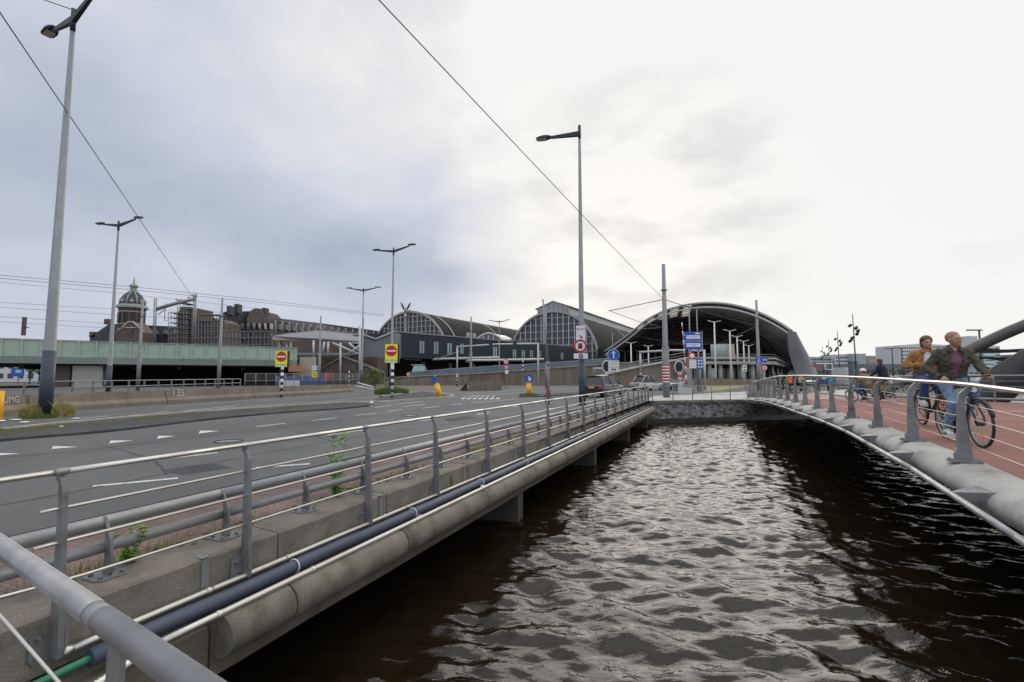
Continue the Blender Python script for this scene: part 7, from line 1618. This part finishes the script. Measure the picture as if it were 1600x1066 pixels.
def rider_joints(s=1.0, lean=0.0, hands=('bar', 'bar'), knee='l'):
    up, dn = ('l', 'r') if knee == 'l' else ('r', 'l'); y = {'l': 1, 'r': -1}
    J = {'pelvis': (-.22, 0, 1.02), 'chest': (-.12 + lean, 0, 1.34), 'neck': (-.07 + lean * 1.3, 0, 1.535), 'head': (-.035 + lean * 1.4, 0, 1.675)}
    for q in 'lr': J['sh_' + q] = (-.10 + lean, y[q] * .195, 1.455); J['hip_' + q] = (-.21, y[q] * .10, .99)
    for q, m_ in zip('lr', hands):
        if m_ == 'bar': J['el_' + q] = (.0 + lean, y[q] * .30, 1.22); J['wr_' + q] = (.15, y[q] * .305, 1.10); J['hd_' + q] = (1, -.02 * y[q], -.25); J['th_' + q] = (.1, -y[q], .0); J['curl_' + q] = 1.25
        elif m_ == 'thigh': J['el_' + q] = (-.14, y[q] * .36, 1.20); J['wr_' + q] = (.06, y[q] * .26, 1.055); J['hd_' + q] = (.9, -.45 * y[q], -.45); J['th_' + q] = (.5, -y[q], .3); J['curl_' + q] = .45
        elif m_ == 'belly': J['el_' + q] = (-.12, y[q] * .34, 1.22); J['wr_' + q] = (.07, y[q] * .14, 1.23); J['hd_' + q] = (.5, -.8 * y[q], .1); J['th_' + q] = (.3, 0, 1); J['curl_' + q] = 1.0
    J['kn_' + up] = (.21, y[up] * .13, .90); J['an_' + up] = (.0, y[up] * .14, .545); J['ft_' + up] = (1, 0, -.1)
    J['kn_' + dn] = (.12, y[dn] * .125, .62); J['an_' + dn] = (-.09, y[dn] * .14, .225); J['ft_' + dn] = (1, y[dn] * .1, -.22)
    return {k: (tuple(c * s for c in v) if k[:2] not in ('hd', 'th', 'ft') and not isinstance(v, float) else v) for k, v in J.items()}
def place_rider(pos, heading, blabel, plabel, J, look, mats, bk_, pk, big=1.0):
    rz = math.atan2(heading[1], heading[0]); z = zd(pos[1]) + .004
    b_ = thing('bicycle', (pos[0], pos[1], z), blabel, 'bicycle', None, rz); bike(b_, **bk_)
    p = thing('person', (pos[0], pos[1], z), plabel, 'person', None, rz); person(p, J, look, mats, **pk)
    b_.scale = p.scale = (big,) * 3; return b_, p
hd1 = (-.36, -.93)
J1 = rider_joints(hands=('bar', 'thigh'), knee='l'); 
place_rider((8.0, 8.47), hd1, 'black electric city bicycle with orange reflectors, ridden nearest the railing', 'cyclist in open olive jacket, plaid shirt and pale jeans looking aside, nearest the railing', J1, R(35),
            (M['skin'], M['hair_ginger'], M['olive'], M['plaid'], M['jeans'], M['shoe']), dict(fm=M['lamp'], tm=M['black'], elec=True), dict(h=.0105, hairstyle='buzz', glasses=True), 1.09)
J2 = rider_joints(hands=('bar', 'belly'), knee='r')
place_rider((9.47, 10.7), (-.40, -.92), 'dark bicycle with orange fork ridden behind the black one', 'cyclist in open tan jacket and white shirt with wavy brown hair, riding behind', J2, R(5),
            (M['skin'], M['hair_brown'], M['tan'], M['tshirt'], M['jeans_dark'], M['shoe']), dict(fm=M['lamp'], tm=M['black'], acc=M['reflector']), dict(h=.0115, hairstyle='wavy'), 1.13)
J3 = rider_joints(hands=('bar', 'bar'))
place_rider((15.55, 20.0), (-.45, .89), 'mustard bicycle with cream tyres riding away on the red deck', 'cyclist with brown hair in a navy coat riding away, seen from behind', J3, 0,
            (M['skin'], M['hair_brown'], M['navy'], M['navy'], M['khaki'], M['lamp']), dict(fm=M['yellowbike'], tm=M['tyre_pale'], detail=False), dict(h=.02, detail=False, hairstyle='wavy', beard=False))
J4 = rider_joints(s=.74, hands=('bar', 'bar'), knee='r')
place_rider((14.55, 19.6), (-.45, .89), 'small dark children bicycle riding beside the mustard one', 'child in khaki coat and white helmet cycling away beside an adult', J4, 0,
            (M['skin'], M['hair_brown'], M['khaki'], M['khaki'], M['jeans_dark'], M['lamp']), dict(fm=M['lamp'], tm=M['black'], detail=False, scale=.74), dict(h=.02, detail=False, beard=False, helmet=True, s=.74))
for (px, Y, hdg, jk, tr_, hr_, pl, bl_) in (
        (1298.5, 36, (.35, .94), 'teal', 'lamp', 'hair_brown', 'distant cyclist in a bright teal coat riding away', 'distant dark bicycle under the cyclist in teal'),
        (1221, 40, (.2, -.98), 'greenc', 'lamp', 'hair_brown', 'distant cyclist in dark green behind the curved railing', 'distant bicycle under the cyclist in dark green'),
        (1233.5, 43, (.2, .98), 'orangec', 'navy', 'hair_ginger', 'distant cyclist with orange scarf or top beside the one in green', 'distant bicycle under the cyclist with the orange top'),
        (1254, 46, (.15, -.99), 'creamc', 'lamp', 'hair_brown', 'distant cyclist in cream riding towards the bridge', 'distant bicycle under the cyclist in cream'),
        (1277, 48, (.25, .97), 'jeans_dark', 'lamp', 'hair_brown', 'distant cyclist in dark blue between the cream and the teal ones', 'distant bicycle under the cyclist in dark blue')):
    g_ = gxy(px, Y)
    place_rider((g_.x, g_.y), hdg, bl_, pl, rider_joints(), 0, (M['skin'], M[hr_], M[jk], M[jk], M[tr_], M['lamp']), dict(fm=M['lamp'], tm=M['black'], detail=False), dict(h=.03, detail=False, beard=False))
# ------------------------------------------------------------------ far quay and buildings on the right
facade('flats', 'pale grey flats just right of the canopy foot', 1264, 1302, 300, zy(558.5, 300), 14, M['bgreen'], 6, 9, M['glass'], roof=M['bwhite'], wf=(.75, .4))
facade('flats', 'long grey white flats behind the tallest spotlight mast', 1306, 1334, 300, zy(555, 300), 14, M['bwhite'], 6, 8, M['glass'], roof=M['bgreen'], wf=(.7, .4))
facade('flats', 'higher greenish end of the flats behind the tallest spotlight mast', 1334, 1355, 296, zy(553.5, 296), 14, M['bgreen'], 6, 5, M['glass2'], roof=M['bwhite'], wf=(.7, .5))
facade('flats', 'square beige block of flats above the helmeted child', 1359, 1395, 300, zy(556, 300), 14, M['bbeige'], 5, 8, M['bgrey'], wf=(.5, .3))
facade('flats', 'small beige block half hidden left of the white block of flats', 1402, 1414, 310, zy(555, 310), 14, M['bbeige'], 4, 3, M['bgrey'])
facade('flats', 'large white block of flats with a grid of small dark windows behind the second cyclist', 1410, 1449, 230, zy(539.5, 230), 16, M['bwhite'], 9, 10, M['glass'], wf=(.5, .45), rise=1.0)
facade('flats', 'pale slab of flats between the two near cyclists and the slim tower', 1458, 1518, 260, zy(538, 260), 16, M['bwhite'], 9, 14, M['glass'], wf=(.6, .4), rise=-1)
facade('flats', 'slim pale tower block behind the shoulder of the nearest cyclist', 1520, 1532, 330, zy(525, 330), 12, M['bwhite'], 14, 3, M['bgreen'], wf=(.7, .5))
facade('office', 'blue grey glass office under the steel arch', 1540, 1557, 240, zy(540.5, 240), 14, M['glass2'], 8, 5, M['bgrey'], wf=(.7, .4))
facade('office', 'white banded office right of the blue grey one under the arch', 1557, 1566, 240, zy(540.5, 240), 14, M['bwhite'], 9, 1, M['glass'], wf=(.9, .4))
facade('flats', 'brown grey low flats behind the arch cross beams', 1566, 1586, 250, zy(564, 250), 14, M['bbeige'], 4, 6, M['glass'])
facade('flats', 'grey block at the right edge of the photo between the arch beams', 1588, 1640, 250, zy(554, 250), 14, M['bgrey'], 5, 8, M['glass2'])
facade('warehouse', 'long low dark grey shed running along the far quay below the flats', 1262, 1460, 200, zy(569, 200), 10, M['bgrey'], 1, 26, M['glass'], wf=(.7, .3))
facade('warehouse', 'low pale grey quay building between the arches', 1480, 1640, 205, zy(577, 205), 10, M['bgreen'], 1, 16, M['glass'], wf=(.7, .4))
facade('kiosk', 'small white box building beside a dark pillar behind the child', 1322, 1334, 90, zy(574, 90), 4, M['bwhite'], 2, 2, M['glass2'])
r = thing('dark_pillar', gxy(1334, 85), 'dark grey square pillar right of the small white box building', 'pillar'); MB().box(gxy(1334, 85) + Vector((0, 0, zy(566, 85) / 2)), (1.0, 1.0, zy(566, 85))).build('shaft', M['bgrey'], r); MB().box(gxy(1334, 85) + Vector((0, 0, zy(566, 85) + .1)), (1.2, 1.2, .2)).build('cap', M['galv_dark'], r)
# moored boats and clutter on the far quay: individually small pale hulls
for i in range(16):
    px = 1300 + i * 19 + random.uniform(-4, 4); Y = random.uniform(110, 170)
    if 1500 < px < 1520: continue
    g_ = gxy(px, Y); w_ = random.uniform(4, 9); hh_ = random.uniform(1.2, 2.6)
    lb = ['first', 'second', 'third', 'fourth', 'fifth', 'sixth', 'seventh', 'eighth', 'ninth', 'tenth', 'eleventh', 'twelfth', 'thirteenth', 'fourteenth', 'fifteenth', 'sixteenth'][i]
    r = thing('moored_boat', g_, lb + ' pale boat from the left moored at the far quay behind the cycle bridge', 'boat', 'boats moored at the far quay')
    hl = [(-w_ / 2, 0), (-w_ / 2 + .3, 1.0), (w_ / 2 - .4, 1.1), (w_ / 2 + .6, 1.5), (w_ / 2 - .6, 0)]
    MB().prism([g_ + Vector((x, -1, z_ - .3)) for x, z_ in hl], (0, 2.2, 0)).build('hull', M['bwhite'] if i % 4 else M['tarp'], r); MB().prism([g_ + Vector((x * w_, -.7, z_)) for x, z_ in ((-.3, .7), (-.25, .7 + hh_ * .6), (.15, .7 + hh_ * .6), (.25, .7))], (0, 1.5, 0)).build('cabin', M['bwhite'], r)
    for k in range(3): MB().box(g_ + Vector((w_ * (-.2 + .14 * k), -.72, .9 + hh_ * .25)), (w_ * .09, .06, .4)).build('window', M['glass'], r)
r = thing('traffic_gantry', gxy(1302, 62), 'thin white angular gantry with faint red lights left of the spotlight masts', 'gantry')
MB().tube([W(1276, 568.5, 62), W(1300, 568.5, 62), W(1301, 590, 62)], .09, 5).build('frame', M['white'], r); MB().tube([W(1289, 568.5, 62), W(1289, 577, 62), W(1300, 578, 62)], .07, 5).build('brace', M['white'], r)
for x in (1268, 1274, 1281): MB().box(W(x, 572, 62), (.7, .1, .12)).build('red_lamp', M['sred'], r)
for i, (px, Y) in enumerate(((1262, 300), (1500, 420), (1390, 380))):
    pass
# low rail on the pale pavement
r = thing('pavement_railing', (18.5, 24, .5), 'low plain railing right of the pale slabs behind the child', 'railing')
a, c = gxy(1392, 26), gxy(1300, 95)
for h_ in (.5, .95): MB().tube([a + Vector((0, 0, h_ + .4)), c + Vector((0, 0, h_))], .04, 6).build('rail', M['galv_dark'], r)
for i in range(26): p = a.lerp(c, i / 25); MB().tube([p, p + Vector((0, 0, .98 + .35 * (1 - i / 25)))], .035, 5).build('post', M['galv_dark'], r)
# dark hedge of trees along the far quay
mb = MB()
for k in range(5200):
    px = random.uniform(1262, 1640); Y = random.uniform(185, 196); top = 3.0 + 1.6 * math.sin(px * .11) + 1.2 * math.sin(px * .31 + 1); p = gxy(px, Y, random.uniform(0, max(1, top)))
    u = Vector((random.gauss(0, 1), random.gauss(0, 1), random.gauss(0, 1))).normalized(); v = u.orthogonal().normalized(); s = random.uniform(.25, .6); mb.add([p, p + u * s * .5 + v * s * .4, p + u * s, p + u * s * .5 - v * s * .4], [(0, 1, 2, 3)])
tag(mb.build('far_shrubbery', M['bushleaf'], fix=False), kind='stuff')
